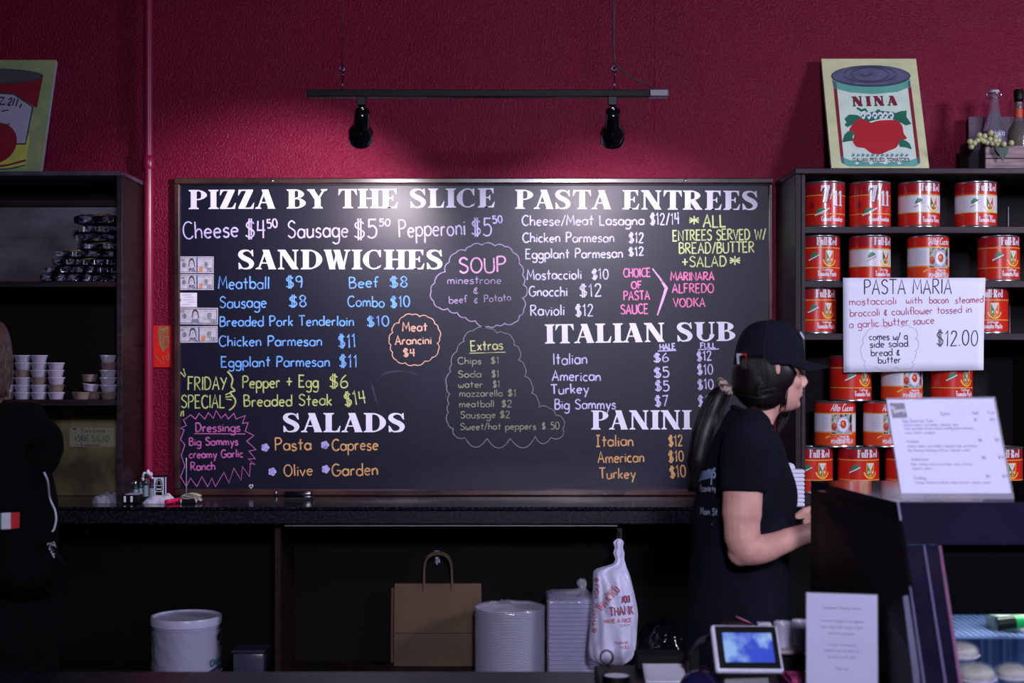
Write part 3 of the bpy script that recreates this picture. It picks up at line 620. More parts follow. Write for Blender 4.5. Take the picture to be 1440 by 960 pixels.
bm = new(); a = P(251.5, 411.5, 5.7785); b = P(277, 431.5, 5.7785); box(bm, (a.x, 5.7785, b.z), (b.x, 5.7795, a.z)); rc_ = tag(obj('receipt', bm, m_white), 'small white handwritten receipt taped between the banknotes on the blackboard', 'receipt')
cv = Canvas()
for i, (u, v) in enumerate(((256, 270), (260, 272), (257, 273), (264, 274), (256, 268))): cv.ribbon([(u, 414.5+i*3.4), (v, 414.2+i*3.4)], 0.6, m_gr, 2)
cv.disc(253.5, 422, 1.2, 1.6, m_inkd, 2, 8); cv.build('receipt_print', pmap(5.7785), rc_)

# red envelope on the wall
a = P(216, 457.5, 5.795); b = P(241, 516.5, 5.795); bm = new(); box(bm, (a.x, 5.793, b.z), (b.x, 5.7995, a.z), 0.001)
env = tag(obj('red_envelope', bm, mat('glossy_red_paper', (206, 28, 24), 0.35, var=0.08)), 'red paper envelope with gold character stuck on the wall beside the pipe', 'envelope')
cv = Canvas(); m_g2 = mat('gold_foil', (176, 140, 96), 0.35, metal=0.5, var=0.2, vscale=80)
cv.poly([(223, 459), (237, 459), (237, 470), (239, 480), (236, 488), (229, 494), (224, 484), (222, 470)], m_g2, 1)
mr = mat('envelope_red_ink', (190, 30, 28), 0.4)
for s_ in ([(225, 466), (230, 466)], [(226, 470), (231, 470), (226, 477)], [(228, 473), (228, 486)], [(232, 464), (237, 464)], [(232.5, 468), (236.5, 468), (236.5, 472), (232.5, 472), (232.5, 468)], [(231.5, 476), (238, 476), (238, 484), (231.5, 484), (231.5, 476)], [(235, 476), (235, 484)], [(231.5, 480), (238, 480)]): cv.ribbon(s_, 0.8, mr, 2)
for s_ in ([(235, 496), (238, 500), (236, 506), (233, 503), (236, 499)], [(218, 498), (222, 504), (226, 508)], [(225, 509), (232, 510)], [(239, 461), (239.6, 470)], [(229, 500), (230, 506)]): cv.ribbon(catmull(s_, 4), 1.1, m_g2, 1.5)
cv.build('gold_character', pmap(5.7925), env)
# ------------------------------------------------------------------ track light
TD = 4.8
trk = thing('track_light', 'black hanging track light bar with two spot heads above the menu board', 'track light', (P(686, 0, TD).x, TD, P(0, 137, TD).z))
a, b = P(432, 137, TD), P(913, 127, TD)
obj('track_bar', one(box, (a.x, TD-0.018, a.z), (b.x, TD+0.018, b.z), 0.002), mat('black_track_paint', (10, 10, 14), 0.5, spec=0.15), trk)
a, b = P(912.5, 137, TD), P(940, 126.5, TD)
obj('end_cap', one(box, (a.x, TD-0.02, a.z-0.001), (b.x, TD+0.02, b.z+0.001), 0.004), mat('grey_end_cap', (70, 66, 84), 0.35), trk, label='grey plastic end cap with the power feed')
def wire(name, pts, r, m, n=6): obj(name, one(tube, pts, r, n), m, trk, smooth=True)
m_cab = mat('black_cable', (12, 11, 16), 0.4)
for px in (481, 863.5):
    wire('suspension_wire', [P(px+1.5, -80, TD), P(px, 96, TD)], 0.0013, m_cab)
    bm = new(); tube(bm, [P(px, 96+4*cos(k*pi/4), TD)+Vector((0.008*sin(k*pi/4), 0, 0)) for k in range(8)], 0.0022, 6, closed=True)
    tube(bm, [P(px+1, 105+4*cos(k*pi/4), TD)+Vector((0, 0.008*sin(k*pi/4), 0)) for k in range(8)], 0.0022, 6, closed=True)
    ell(bm, P(px-0.5, 99, TD), (0.005, 0.005, 0.007), seg=8, rings=6)
    tube(bm, [P(px+1, 109, TD), P(px, 128, TD)], 0.0022, 6)
    obj('chain_hook', bm, mat('dark_chrome', (90, 88, 110), 0.25, metal=1.0), trk, smooth=True)
wire('power_cord', catmull([P(862, -80, TD), P(862.5, 30, TD), P(864, 82, TD), P(868, 92, TD), P(884, 106, TD), P(905, 117, TD), P(924, 126, TD)], 6), 0.0032, m_cab, 8)
def head(cx, top, tilt_x, tilt_y, power, spot_deg, aim_y):
    """spot head hanging from the track; the shade tilts by tilt_x sideways and tilt_y towards the wall"""
    c = P(cx, top, TD)
    hd = obj('spot_head', one(box, (c.x-0.015, TD-0.014, c.z-0.028), (c.x+0.015, TD+0.014, c.z+0.002), 0.002), m_black, trk)
    obj('joint', one(tube, [c+Vector((0, 0, -0.026)), c+Vector((0, 0, -0.045))], 0.006, 10), m_chrome, hd, smooth=True)
    M = Matrix.Translation(c+Vector((0.003, 0, -0.042))) @ Matrix.Rotation(radians(tilt_x), 4, 'Y') @ Matrix.Rotation(radians(tilt_y), 4, 'X')
    bm = new()
    lathe(bm, [(0.004, 0.004), (0.018, 0.0), (0.0245, -0.006), (0.0255, -0.012), (0.0265, -0.068), (0.030, -0.076), (0.0405, -0.094), (0.0425, -0.100), (0.0425, -0.136), (0.0405, -0.140), (0.039, -0.134), (0.0385, -0.102), (0.024, -0.08)], M=M, n=36, cap=False)
    obj('lamp_shade', bm, m_blackg, hd, smooth=True, sharp=35)
    bm = new(); lathe(bm, [(0.026, -0.08), (0.037, -0.113), (0.034, -0.118), (0.001, -0.121)], M=M, n=24, cap=False)
    obj('bulb', bm, mat('lit_bulb_glass', (255, 250, 235), 0.3, emit=(255, 244, 240), estr=14.0), hd, smooth=True)
    l = bpy.data.lights.new('spot_lamp', 'SPOT'); l.energy = power; l.spot_size = radians(spot_deg); l.spot_blend = 0.55; l.shadow_soft_size = 0.014; l.color = (1.0, 0.86, 0.97)
    lo = bpy.data.objects.new('spot_lamp', l); col.objects.link(lo)
    lo.matrix_world = M @ Matrix.Translation((0, 0, -0.150)) @ Matrix.Rotation(radians(aim_y), 4, 'Y') @ Matrix.Rotation(radians(10), 4, 'X')
head(508.5, 137, 12, 50, 66, 90, 14)
head(861, 137, -3, 50, 40, 86, -2)

# ------------------------------------------------------------------ shelf units
def shelf_box(t, name, a, b, m=m_dark, bev=0.0015): return obj(name, one(box, a, b, bev), m, t)
# right unit
RX0 = 1.076; RF = 5.40; RT = EYE+(506-237)/370
ru = thing('shelf_unit', 'tall dark wooden shelf unit full of red tomato cans right of the menu board', 'shelf unit', (2.2, 5.6, LZ))
shelf_box(ru, 'side_panel', (RX0, RF, LZ), (RX0+0.022, WY-0.001, RT-0.023))
xf = (1132-720)/370
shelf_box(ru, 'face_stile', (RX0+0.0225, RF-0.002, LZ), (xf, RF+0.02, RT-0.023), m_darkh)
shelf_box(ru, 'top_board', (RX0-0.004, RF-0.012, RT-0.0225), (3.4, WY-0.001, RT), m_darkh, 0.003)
shelf_box(ru, 'back_panel', (RX0+0.0225, 5.785, LZ+0.041), (3.4, 5.798, RT-0.023), m_inner)
shelf_box(ru, 'bottom_board', (xf, RF+0.004, LZ), (3.4, WY-0.001, LZ+0.04), m_dark)
SH = {}
for k, py in ((1, 318), (2, 394.5), (3, 468.5)):
    z = EYE+(506-py)/370; SH[k] = z
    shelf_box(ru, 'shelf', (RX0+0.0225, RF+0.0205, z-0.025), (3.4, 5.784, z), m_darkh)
xr = (1434-720)/FPX*5.7
shelf_box(ru, 'inner_upright', (xr, 5.62, LZ+0.041), (xr+0.02, 5.784, SH[3]-0.026))
for pxx, za, zb in ((1418, SH[1], SH[1]+0.115), (1420, SH[3], SH[2]-0.03), (1427, LZ+.35, SH[3]-0.03)):
    x = (pxx-720)/FPX*5.78
    obj('gap_strip', one(box, (x-0.0018, 5.779, za+0.001), (x+0.0018, 5.7845, zb)), mat('pale_gap_strip', (120, 112, 130), 0.5), ru, label='thin pale vertical strip on the back panel')

# ------------------------------------------------------------------ tomato cans
CR, CH = 0.0785, 0.176
m_red = mat('can_red', (206, 38, 26), 0.3, var=0.06, coat=0.3); m_dred = mat('can_dark_red', (160, 22, 34), 0.3, var=0.06, coat=0.3)
m_cw = mat('can_white', (214, 210, 222), 0.32, var=0.03, coat=0.2); m_cg = mat('can_green', (38, 128, 88), 0.4); m_cy = mat('can_yellow', (226, 186, 64), 0.4)
m_cdg = mat('can_deep_green', (30, 76, 50), 0.4); m_cor = mat('can_orange_red', (222, 70, 30), 0.35, var=0.05, coat=0.2); m_cblk = mat('can_black_ink', (24, 20, 30), 0.4); m_cbl = mat('can_pale_blue', (150, 176, 214), 0.4)
def label_canvas(kind):
    cv = Canvas(); R0, R1 = -0.2465, 0.2465; H = CH*1000
    Y = lambda v: 0.008+v*(CH-0.016)      # v 0..1 over the label height
    T = 0.0
    def band(v0, v1, m, l=1): cv.rect(R0, Y(v0), R1, Y(v1), m, l)
    if kind == 'ground':
        band(0, 1, m_red); band(0.72, 1, m_dred, 1.5)
        for v in (0.715, 0.265): band(v-0.008, v+0.008, m_cy, 2.5)
        cv.serif('7', -0.012, Y(0.53), 0.026, Y(0.53), 0.062, m_cblk, 3, up=1); cv.serif('7', -0.016, Y(0.545), 0.022, Y(0.545), 0.064, m_cw, 4, up=1)
        cv.ribbon([(0.020, Y(.6)), (0.038, Y(.98))], 0.003, m_cw, 4)
        cv.serif('11', 0.033, Y(0.44), 0.078, Y(0.44), 0.058, m_cblk, 3, up=1, bold=1.1); cv.serif('11', 0.031, Y(0.455), 0.076, Y(0.455), 0.058, m_cw, 4, up=1, bold=1.1)
        cv.poly([(-0.032, Y(.26)), (-0.03, Y(.36)), (-0.016, Y(.41)), (0.0, Y(.40)), (0.006, Y(.34)), (-0.006, Y(.28))], m_cg, 4.4)
        cv.ribbon([(-0.038, Y(.23)), (-0.01, Y(.30)), (0.018, Y(.40))], 0.006, m_cw, 5.2)
        cv.hand('Ground Tomatoes', -0.012, Y(.09), 0.078, Y(.09), 0.018, 0.0034, m_cw, 4, up=1, jit=0)
        cv.disc(-0.052, Y(.48), 0.012, 0.016, m_dred, 2)
    elif kind in ('paste', 'puree'):
        band(0, 1, m_red); band(0.78, 1, m_dred, 1.5)
        if kind == 'puree': band(0.31, 0.715, m_cw, 1.7)
        for v in ((0.745, 0.27) if kind == 'paste' else (0.72, 0.30)): band(v-0.009, v+0.009, m_cy, 2.5); band(v-0.016, v-0.01, m_cdg, 2.4)
        cv.serif('Full-Red', -0.0178, Y(0.808), 0.0682, Y(0.808), 0.0305, m_cw, 4.2, up=1, bold=1.25, gap=3)
        cx = 0.034   # crest
        cv.poly([(cx-0.017, Y(.68)), (cx+0.017, Y(.68)), (cx+0.0165, Y(.44)), (cx+0.008, Y(.37)), (cx, Y(.345)), (cx-0.008, Y(.37)), (cx-0.0165, Y(.44))], m_cy, 3)
        cv.poly([(cx-0.0145, Y(.665)), (cx-0.002, Y(.5)), (cx-0.001, Y(.365)), (cx-0.008, Y(.385)), (cx-0.0145, Y(.45))], m_cdg if kind == 'puree' else m_cg, 4)
        cv.poly([(cx+0.0145, Y(.665)), (cx+0.002, Y(.5)), (cx+0.001, Y(.365)), (cx+0.008, Y(.385)), (cx+0.0145, Y(.45))], m_cor, 4)
        cv.poly([(cx-0.013, Y(.67)), (cx+0.013, Y(.67)), (cx, Y(.5))], m_cw, 4.6)
        cv.disc(cx-0.008, Y(.46), 0.003, 0.006, m_cw, 5, 8); cv.disc(cx+0.008, Y(.46), 0.003, 0.006, m_cw, 5, 8); cv.disc(cx, Y(.62), 0.003, 0.004, m_cbl, 5, 8)
        cv.ribbon(catmull([(cx-0.026, Y(.46)), (cx-0.021, Y(.39)), (cx-0.012, Y(.335)), (cx, Y(.315)), (cx+0.012, Y(.335)), (cx+0.021, Y(.39)), (cx+0.026, Y(.46))], 4), 0.0056, m_cy, 4.5)
        lx = -0.024
        cv.poly([(lx-0.016, Y(.50)), (lx-0.015, Y(.57)), (lx-0.010, Y(.60)), (lx-0.007, Y(.65)), (lx-0.003, Y(.62)), (lx+0.002, Y(.66)), (lx+0.005, Y(.62)), (lx+0.012, Y(.61)), (lx+0.010, Y(.55))], m_cg, 3)
        cv.ribbon([(lx-0.024, Y(.445)), (lx-0.005, Y(.50)), (lx+0.017, Y(.575))], 0.005, m_cw, 4); cv.ribbon([(lx-0.02, Y(.425)), (lx-0.003, Y(.475)), (lx+0.015, Y(.54))], 0.0025, m_dred if kind == 'puree' else m_cdg, 4)
        cv.hand('California' if kind == 'paste' else 'Extra Heavy', 0.008, Y(.195), 0.048, Y(.195), 0.009, 0.0016, m_cw, 4, up=1, jit=0)
        cv.hand('Tomato Paste' if kind == 'paste' else 'Tomato Puree', -0.012, Y(.07), 0.066, Y(.07), 0.0185, 0.0034, m_cw, 4, up=1, jit=0)
    else:   # plum tomatoes with a plate picture
        band(0, 1, m_cor); band(0.78, 1, m_red, 1.5); band(0.32, 0.745, m_cw, 1.7)
        band(0.75, 0.765, m_cy, 2.5); band(0.295, 0.31, m_cy, 2.5); band(0.745, 0.75, m_cdg, 2.4)
        cv.hand('Alta Cucina', -0.022, Y(.82), 0.072, Y(.82), 0.026, 0.0034, m_cw, 4, up=1, jit=0, slant=0.45)
        cv.rect(-0.020, Y(.26), 0.070, Y(.755), m_cy, 2.6); cv.rect(-0.018, Y(.272), 0.068, Y(.745), mat('can_picture_ground', (176, 182, 186), 0.4, var=0.3, vscale=90, rgb2=(96, 104, 96)), 3)
        cv.rect(-0.018, Y(.272), -0.002, Y(.31), m_cblk, 3.5)
        cv.disc(0.026, Y(.49), 0.024, 0.031, m_cbl, 4, 22); cv.disc(0.026, Y(.495), 0.022, 0.028, m_cw, 4.6, 22); cv.disc(0.026, Y(.50), 0.0125, 0.016, m_red, 5.4, 12); cv.disc(0.024, Y(.52), 0.005, 0.006, m_cy, 6, 8); cv.disc(0.029, Y(.48), 0.0045, 0.006, m_cg, 6, 8)
        cv.disc(-0.009, Y(.44), 0.0095, 0.015, m_dred, 4, 12); cv.disc(-0.008, Y(.49), 0.006, 0.008, m_cor, 4.6, 10); cv.disc(0.017, Y(.70), 0.0045, 0.007, m_dred, 5.4, 10); cv.disc(0.035, Y(.72), 0.004, 0.004, m_cblk, 5.4, 8)
        cv.disc(0.059, Y(.62), 0.006, 0.018, m_cblk, 5.4, 12); cv.disc(0.060, Y(.42), 0.006, 0.014, m_dred, 5.4, 12); cv.ribbon([(-0.016, Y(.60)), (-0.004, Y(.73))], 0.005, m_cdg, 4)
        for i in range(6): cv.ribbon([(-0.058, Y(.66-.05*i)), (-0.03, Y(.66-.05*i))], 0.0012, m_cbl, 3)
        cv.ribbon([(-0.042, Y(.17)), (-0.024, Y(.23))], 0.005, m_cy, 3)
        cv.hand('Naturale Style', 0.012, Y(.185), 0.05, Y(.185), 0.009, 0.0016, m_cw, 4, up=1, jit=0); cv.hand('Plum Tomatoes', 0.004, Y(.135), 0.055, Y(.135), 0.008, 0.0015, m_cw, 4, up=1, jit=0)
        cv.hand('POMODORI PELATI', -0.02, Y(.045), 0.072, Y(.045), 0.0135, 0.003, m_cw, 4, up=1, jit=0)
    return cv
protos = {}
def can_map(x, y, l):
    a = x/CR-pi/2; r = CR+0.0003+l*0.00013; return Vector((r*cos(a), r*sin(a), y))
def make_can(kind, loc, label, rot):
    names = {'ground': 'Ground tomato can', 'paste': '', 'puree': '', 'plum': ''}
    t = thing('tomato_can', label, 'can', loc, 'tomato cans on the shelf unit', (0, 0, rot))
    bm = new(); R = CR
    prof = [(R-0.003, 0), (R+0.0015, 0.001), (R+0.0015, 0.005), (R, 0.007)]
    for k in range(9): z = 0.055+k*0.008; prof += [(R, z), (R-0.0006, z+0.004)]
    prof += [(R, CH-0.007), (R+0.0015, CH-0.005), (R+0.0015, CH-0.001), (R-0.001, CH), (R-0.003, CH-0.002), (R-0.0035, CH-0.005)]
    lathe(bm, prof, n=40, cap=False); o = obj('can_body', bm, m_tin, t, local=True, smooth=True, sharp=50)
    bm = new(); lathe(bm, [(R-0.0034, CH-0.005), (R-0.012, CH-0.0045), (R-0.014, CH-0.0055), (R-0.028, CH-0.0045), (R-0.03, CH-0.0055), (0.001, CH-0.005)], n=32, cap=False)
    lathe(bm, [(0.001, 0.003), (R-0.002, 0.002)], n=32, cap=False); obj('can_lid', bm, m_tin, t, local=True, smooth=True)
    label_canvas(kind).build('can_label', can_map, t, sub=0.012, local=True, smooth=True)
    return t
def copy_tree(o, parent=None, **props):
    c = o.copy(); col.objects.link(c)
    if parent is not None: c.parent = parent
    for ch in list(o.children): copy_tree(ch, c)
    return c
def put_can(kind, px, z, label, rot=0.0, D=None):
    D = D or RF+0.022+CR+0.012; x = (px-720)/FPX*D
    # the printed front is turned so that it shows as in the photograph
    r = rot-0.24
    if kind in protos:
        t = copy_tree(protos[kind]); t.location = (x, D, z); t.rotation_euler = (0, 0, r); t['label'] = label
    else:
        t = make_can(kind, (x, D, z), label, r); protos[kind] = t
    return t
KN = {'ground': 'red ground tomato can with white 7/11 print', 'paste': 'all-red tomato paste can', 'puree': 'red tomato can with white middle band', 'plum': 'red plum tomato can with plate picture'}
Z1, Z2, Z3 = SH[1]+0.0005, SH[2]+0.0005, SH[3]+0.0005
put_can('ground', 1159, Z1, 'red can with white 7/11 print at the left end of the top shelf', 0.05)
put_can('ground', 1223, Z1, 'red can with white 7/11 print, second from left on the top shelf', 0.12)
put_can('puree', 1292, Z1, 'red and white tomato can, third from left on the top shelf', 0.30)
put_can('puree', 1372, Z1, 'red and white tomato can at the right end of the top shelf', 0.22)
put_can('paste', 1152, Z2, 'all-red tomato can at the left end of the second shelf', 0.12)
put_can('puree', 1223, Z2, 'red and white tomato can on the second shelf above the sign\'s left corner', 0.42)
put_can('plum', 1305, Z2, 'red plum tomato can with plate picture above the middle of the paper sign', 0.26)
put_can('paste', 1404, Z2, 'all-red tomato can at the right end of the second shelf', 0.24)
put_can('paste', 1147, Z3, 'all-red tomato can on the third shelf, left of the paper sign', 0.26)
put_can('paste', 1388, Z3, 'all-red tomato can on the third shelf, showing right of the paper sign', -0.15)
zb = LZ+0.0405
put_can('paste', 1196, zb+2*CH+.001, 'all-red tomato can topmost of the left pyramid, under the left corner of the paper sign', 0.36)
put_can('plum', 1268, zb+2*CH+.001, 'red plum tomato can with plate picture under the middle of the paper sign', 0.3)
put_can('paste', 1338, zb+2*CH+.001, 'all-red tomato can under the right half of the paper sign', 0.3)
put_can('plum', 1174, zb+CH+.0005, 'red plum tomato can at the left end of the middle pyramid row', 0.1)
put_can('plum', 1243, zb+CH+.0005, 'red plum tomato can partly hidden by the menu card, middle pyramid row', 0.2)
put_can('plum', 1312, zb+CH+.0005, 'plum tomato can in the middle pyramid row, third from the left behind the menu card', 0.2)
put_can('plum', 1371, zb+CH+.0005, 'plum tomato can in the middle pyramid row, fourth from the left behind the menu card', 0.2)
for px, r, lb in ((1142, 0.12, 'all-red tomato can at the left end of the bottom row, cut by the shelf upright'), (1207, 0.18, 'all-red tomato can in the bottom row left of the menu card, whole name readable'), (1274, 0.42, 'all-red tomato can in the bottom row beside the left edge of the menu card'), (1341, 0.2, 'all-red tomato can in the bottom row hidden behind the menu card'), (1408, 0.0, 'all-red tomato can in the bottom row showing at the right edge of the menu card')):
    put_can('paste', px, zb, lb, r)

# ------------------------------------------------------------------ paper sign PASTA MARIA
sD = 5.411
x0, z0, x1, z1 = 1185.5, 523.5, 1386, 390.5
sgn = thing('paper_sign', 'white handwritten PASTA MARIA paper sign taped to the can shelves', 'sign', (P(1286, 0, sD).x, sD, P(0, 523.5, sD).z))
def smap(x, y, l):
    u = (x-x0)/(x1-x0); v = (y-390.5)/133
    sk = -4.5*v*u*u if u > 0.5 else 0
    p = P(x+sk+0.8*v*(1-u), y+(-3.3*u*v), sD); p.y = sD-l*0.0004-0.012*max(0, u-0.8)*5*v*v+0.003*sin(u*7+v*3)*v; return p
bm = new(); G_ = [[bm.verts.new(smap(x0+(x1-x0)*i/20, 390.5+133*j/10, 0)) for i in range(21)] for j in range(11)]
for j in range(10):
    for i in range(20): bm.faces.new((G_[j][i], G_[j][i+1], G_[j+1][i+1], G_[j+1][i]))
SOFF = 1
so = obj('paper_sheet', bm, mat('bright_paper', (228, 228, 248), 0.7, var=0.01), sgn, smooth=True); sm_ = so.modifiers.new('thick', 'SOLIDIFY'); sm_.thickness = 0.0006; sm_.offset = SOFF
k_blk = mat('black_marker', (40, 38, 60), 0.7); k_ros = mat('rose_marker', (190, 84, 118), 0.7, rgb2=(150, 74, 110), vscale=40); k_pl = mat('pale_marker', (196, 176, 200), 0.7)
cv = Canvas(); cv.hand('PASTA MARIA', 1215, 413.5, 1339, 413.5, 20.5, 1.6, k_blk, 1)
for txt, a, ya, b_, yb, h in (('mostaccioli', 1194, 429, 1260.5, 428, 10.5), ('with', 1274, 427, 1297, 427, 10), ('bacon', 1307, 427, 1334.5, 427, 10), ('steamed', 1344, 427, 1384, 426, 10), ('broccoli & cauliflower tossed in', 1195, 445, 1368, 440.5, 10.5), ('a garlic butter sauce', 1194, 461, 1314.5, 456, 11)): cv.hand(txt, a, ya, b_, yb, h, 1.3, k_ros, 1)
for txt, a, ya, b_, yb in (('comes w/ a', 1222, 478.5, 1276, 478), ('side salad.', 1223, 489, 1279, 488), ('bread &', 1224, 501, 1265, 500.5), ('butter', 1234, 511.5, 1266, 511)): cv.hand(txt, a, ya, b_, yb, 10, 1.35, k_blk, 1)
cv.hand('$12.00', 1318, 488, 1378, 488, 22, 1.6, k_blk, 1)
cloud(cv, [(1180+a/6.4, 380+b/6.4) for a, b in ((240, 580), (280, 530), (420, 520), (560, 515), (650, 520), (705, 570), (690, 620), (718, 670), (690, 730), (690, 780), (650, 830), (665, 870), (600, 890), (510, 875), (410, 895), (330, 870), (235, 890), (232, 820), (200, 760), (215, 660))], 0.18, 0.9, k_pl)
cv.build('sign_lettering', smap, sgn, sub=8)

# ------------------------------------------------------------------ canvases leaning on the wall
def lean_frame(name, label, cx, w_, h_, zb_, yb, yt, mats, m_edge):
    t = thing(name, label, 'painting', (cx, yb, zb_)); ang = math.asin(min(0.9, (yt-yb)/h_))
    U = Vector((0, sin(ang), cos(ang))); Nn = Vector((0, -cos(ang), sin(ang)))
    bm = new(); M = Matrix.Translation((cx, yb+0.012, zb_)) @ Matrix.Rotation(-ang, 4, 'X')
    box(bm, (-w_/2, -0.006, 0), (w_/2, 0.014, h_), 0.001, M=M); obj('stretched_canvas', bm, m_edge, t)
    return t, (lambda x, y, l: Vector((cx+x*w_/2, yb+0.012, zb_))+U*(y*h_)+Nn*(0.0062+0.0004*l))
pm = lambda n, c, **k: mat('paint_'+n, c, 0.6, var=k.pop('var', 0.06), vscale=k.pop('vscale', 18), **k)
p_bg = pm('cream_yellow', (206, 206, 160), rgb2=(188, 196, 150)); p_mint = pm('mint', (204, 222, 208)); p_teal = pm('teal', (92, 164, 148)); p_slate = pm('slate', (92, 94, 124), var=0.15); p_slated = pm('dark_slate', (58, 60, 86))
p_red = pm('red', (176, 26, 40)); p_dred = pm('dark_red', (128, 24, 44)); p_grn = pm('green', (30, 106, 84), var=0.12); p_blu = pm('grey_blue', (112, 142, 158)); p_navy = pm('navy', (44, 52, 78)); p_whi = pm('white', (216, 222, 226))
yb = 5.555; zt = RT+0.0005; w1 = 138/FPX*5.57
cx = ((1172+1308)/2-720)/FPX*yb-0.002
zt += 0.004
pt, pmp = lean_frame('tomato_can_painting', 'canvas painting of a tomato can with mint label leaning above the can shelf', cx, w1*0.995, 0.52, zt, yb, 5.745, None, pm('canvas_edge', (206, 200, 206)))
cv = Canvas()
def Q(u, v): return ((u-455)/418*1.0, 1-(v-60)/858)      # crop pixels (933x960) of the canvas, unsheared below
def QS(u, v): s = (v-60)/858*78; uu = (u-s-32)/(795-32); return (uu*2-1, 1-(v-60)/858)
cv.poly([(-1, 0), (1, 0), (1, 1), (-1, 1)], p_bg, 1)
def qp(pts): return [QS(*p) for p in pts]
cv.poly(qp([(128, 240), (745, 240), (802, 880), (700, 905), (500, 915), (300, 905), (190, 880)]), p_mint, 2)
cv.poly(qp([(128, 290), (156, 300), (208, 880), (184, 870)]), p_dred, 3); cv.poly(qp([(724, 300), (750, 290), (803, 860), (778, 870)]), p_dred, 3)
cv.poly(qp([(120, 225), (740, 225), (742, 290), (640, 330), (450, 348), (270, 335), (130, 300)]), p_teal, 3.6)
cv.poly(qp([(186, 840), (260, 870), (500, 890), (720, 870), (800, 845), (804, 895), (760, 916), (250, 916), (190, 890)]), p_teal, 3.6)
cv.poly(qp([(118, 235), (152, 250), (156, 305), (132, 295)]), p_slate, 3.9); cv.poly(qp([(724, 250), (742, 235), (747, 290), (728, 300)]), p_slate, 3.9)
cv.poly(qp([(184, 835), (206, 845), (210, 895), (190, 885)]), p_slate, 3.9); cv.poly(qp([(778, 850), (800, 840), (804, 885), (782, 895)]), p_slate, 3.9)
E = lambda cx_, cy_, rx, ry: [(cx_+rx*cos(a*pi/12), cy_+ry*sin(a*pi/12)) for a in range(24)]
cv.poly(qp(E(428, 202, 320, 88)), p_slated, 4.2); cv.poly(qp(E(428, 198, 308, 78)), p_slate, 4.6)
for rx, ry in ((212, 64), (150, 56)): cv.ribbon(qp(E(420, 190, rx, ry)), 0.012, p_slated, 5, closed=True)
cv.ribbon(qp([(340, 190), (380, 205), (440, 185)]), 0.01, p_navy, 5)
cv.serif('NINA', *QS(276, 447), *QS(634, 440), 0.092, p_navy, 5, up=1, bold=1.15, gap=26); cv.serif('NINA', *QS(281, 443), *QS(638, 436), 0.088, p_dred, 6, up=1, bold=1.05, gap=26)
cv.poly(qp(catmull([(300, 560), (340, 530), (390, 545), (420, 575), (480, 560), (560, 555), (630, 560), (670, 600), (680, 660), (705, 700), (650, 720), (620, 770), (560, 795), (490, 822), (420, 812), (370, 775), (310, 765), (278, 720), (290, 670), (250, 640)], 3, closed=True)), p_red, 5)
for lf in ([(215, 545), (250, 512), (310, 515), (360, 540), (300, 560), (280, 590), (235, 612), (215, 590), (232, 575)], [(195, 725), (215, 670), (240, 645), (298, 650), (275, 690), (280, 718), (240, 722), (205, 730)], [(590, 545), (620, 500), (660, 485), (708, 480), (705, 530), (742, 585), (700, 598), (660, 575), (620, 560)], [(640, 740), (655, 700), (700, 720), (725, 740), (742, 785), (700, 770), (650, 765)]): cv.poly(qp(lf), p_grn, 6.2)
cv.poly(qp([(345, 520), (400, 500), (480, 480), (600, 492), (640, 510), (600, 545), (520, 540), (440, 560), (400, 570), (350, 535)]), p_grn, 6.6)
cv.ribbon(qp([(315, 460), (350, 480), (380, 470), (400, 495)]), 0.02, p_grn, 6.7); cv.poly(qp([(470, 475), (490, 470), (510, 500), (480, 500)]), p_grn, 6.7)
for i, ux_ in enumerate((350, 395, 445, 490, 530, 575)): cv.ribbon(qp(catmull([(ux_-12, 528-i % 2*12), (ux_+5, 500), (ux_+26, 516), (ux_+14, 540), (ux_+2, 530)], 3)), 0.022, p_whi, 7.4)
for i in range(12): ux_ = 265+i*38; cv.poly(qp([(ux_, 838), (ux_+14, 812+6*(i % 2)), (ux_+32, 826), (ux_+18, 842)]), p_blu, 4.5+i*.02)
for i in range(8): ux_ = 290+i*55; cv.poly(qp([(ux_, 890), (ux_+18, 880), (ux_+40, 892), (ux_+18, 902)]), p_blu if i % 2 else p_whi, 4.5+i*.02)
cv.hand('ITALIAN PEELED TOMATOES', *QS(278, 878), *QS(722, 878), 0.03, 0.007, p_navy, 6, up=1)
cv.rect(-1, -0.045, 1, 0, p_bg, 1)
cv.build('painted_picture', lambda x, y, l: pmp(x, 0.046+y*0.953, l), pt)
# left painting, cut by the frame edge
lw = 0.52; yb2 = 5.555; ltop = EYE+(506-241)/367
lcx = (56.5-720)/FPX*yb2-lw/2
p_lg = pm('pale_green', (150, 164, 116), rgb2=(128, 150, 108)); p_yl = pm('yellow_green', (196, 196, 92), rgb2=(172, 180, 90))
pt2, pm2 = lean_frame('tomato_can_painting', 'painted canvas of a red tomato can leaning on top of the left shelf unit', lcx, lw, 0.52, ltop+0.0045, yb2, 5.745, None, pm('canvas_edge_pale', (176, 178, 210)))
cv = Canvas(); S_ = 2/lw*5.65/FPX
XL = lambda u: 1-(59-u)*S_      # photograph pixel column to canvas coordinate
YL = lambda v: (239-v)/157
cv.poly([(-1, 0), (1, 0), (1, 1), (-1, 1)], p_lg, 1); cv.poly([(-.9, .02), (XL(36), .02), (XL(37), .3), (-.9, .3)], p_yl, 1.5)
cc = XL(-42)
cv.poly([(cc-(XL(41)-cc), YL(152)), (cc-(XL(43)-cc), YL(108)), (XL(43.5), YL(108)), (XL(41), YL(152)), (XL(20), YL(140)), (XL(0), YL(133)), (cc, YL(130))], p_dred, 2)
cv.poly([(cc-(XL(37)-cc), YL(204)), (cc-(XL(37)-cc), YL(150)), (cc, YL(128)), (XL(5), YL(131)), (XL(20), YL(140)), (XL(36), YL(150)), (XL(33), YL(204))], p_navy, 2.5)
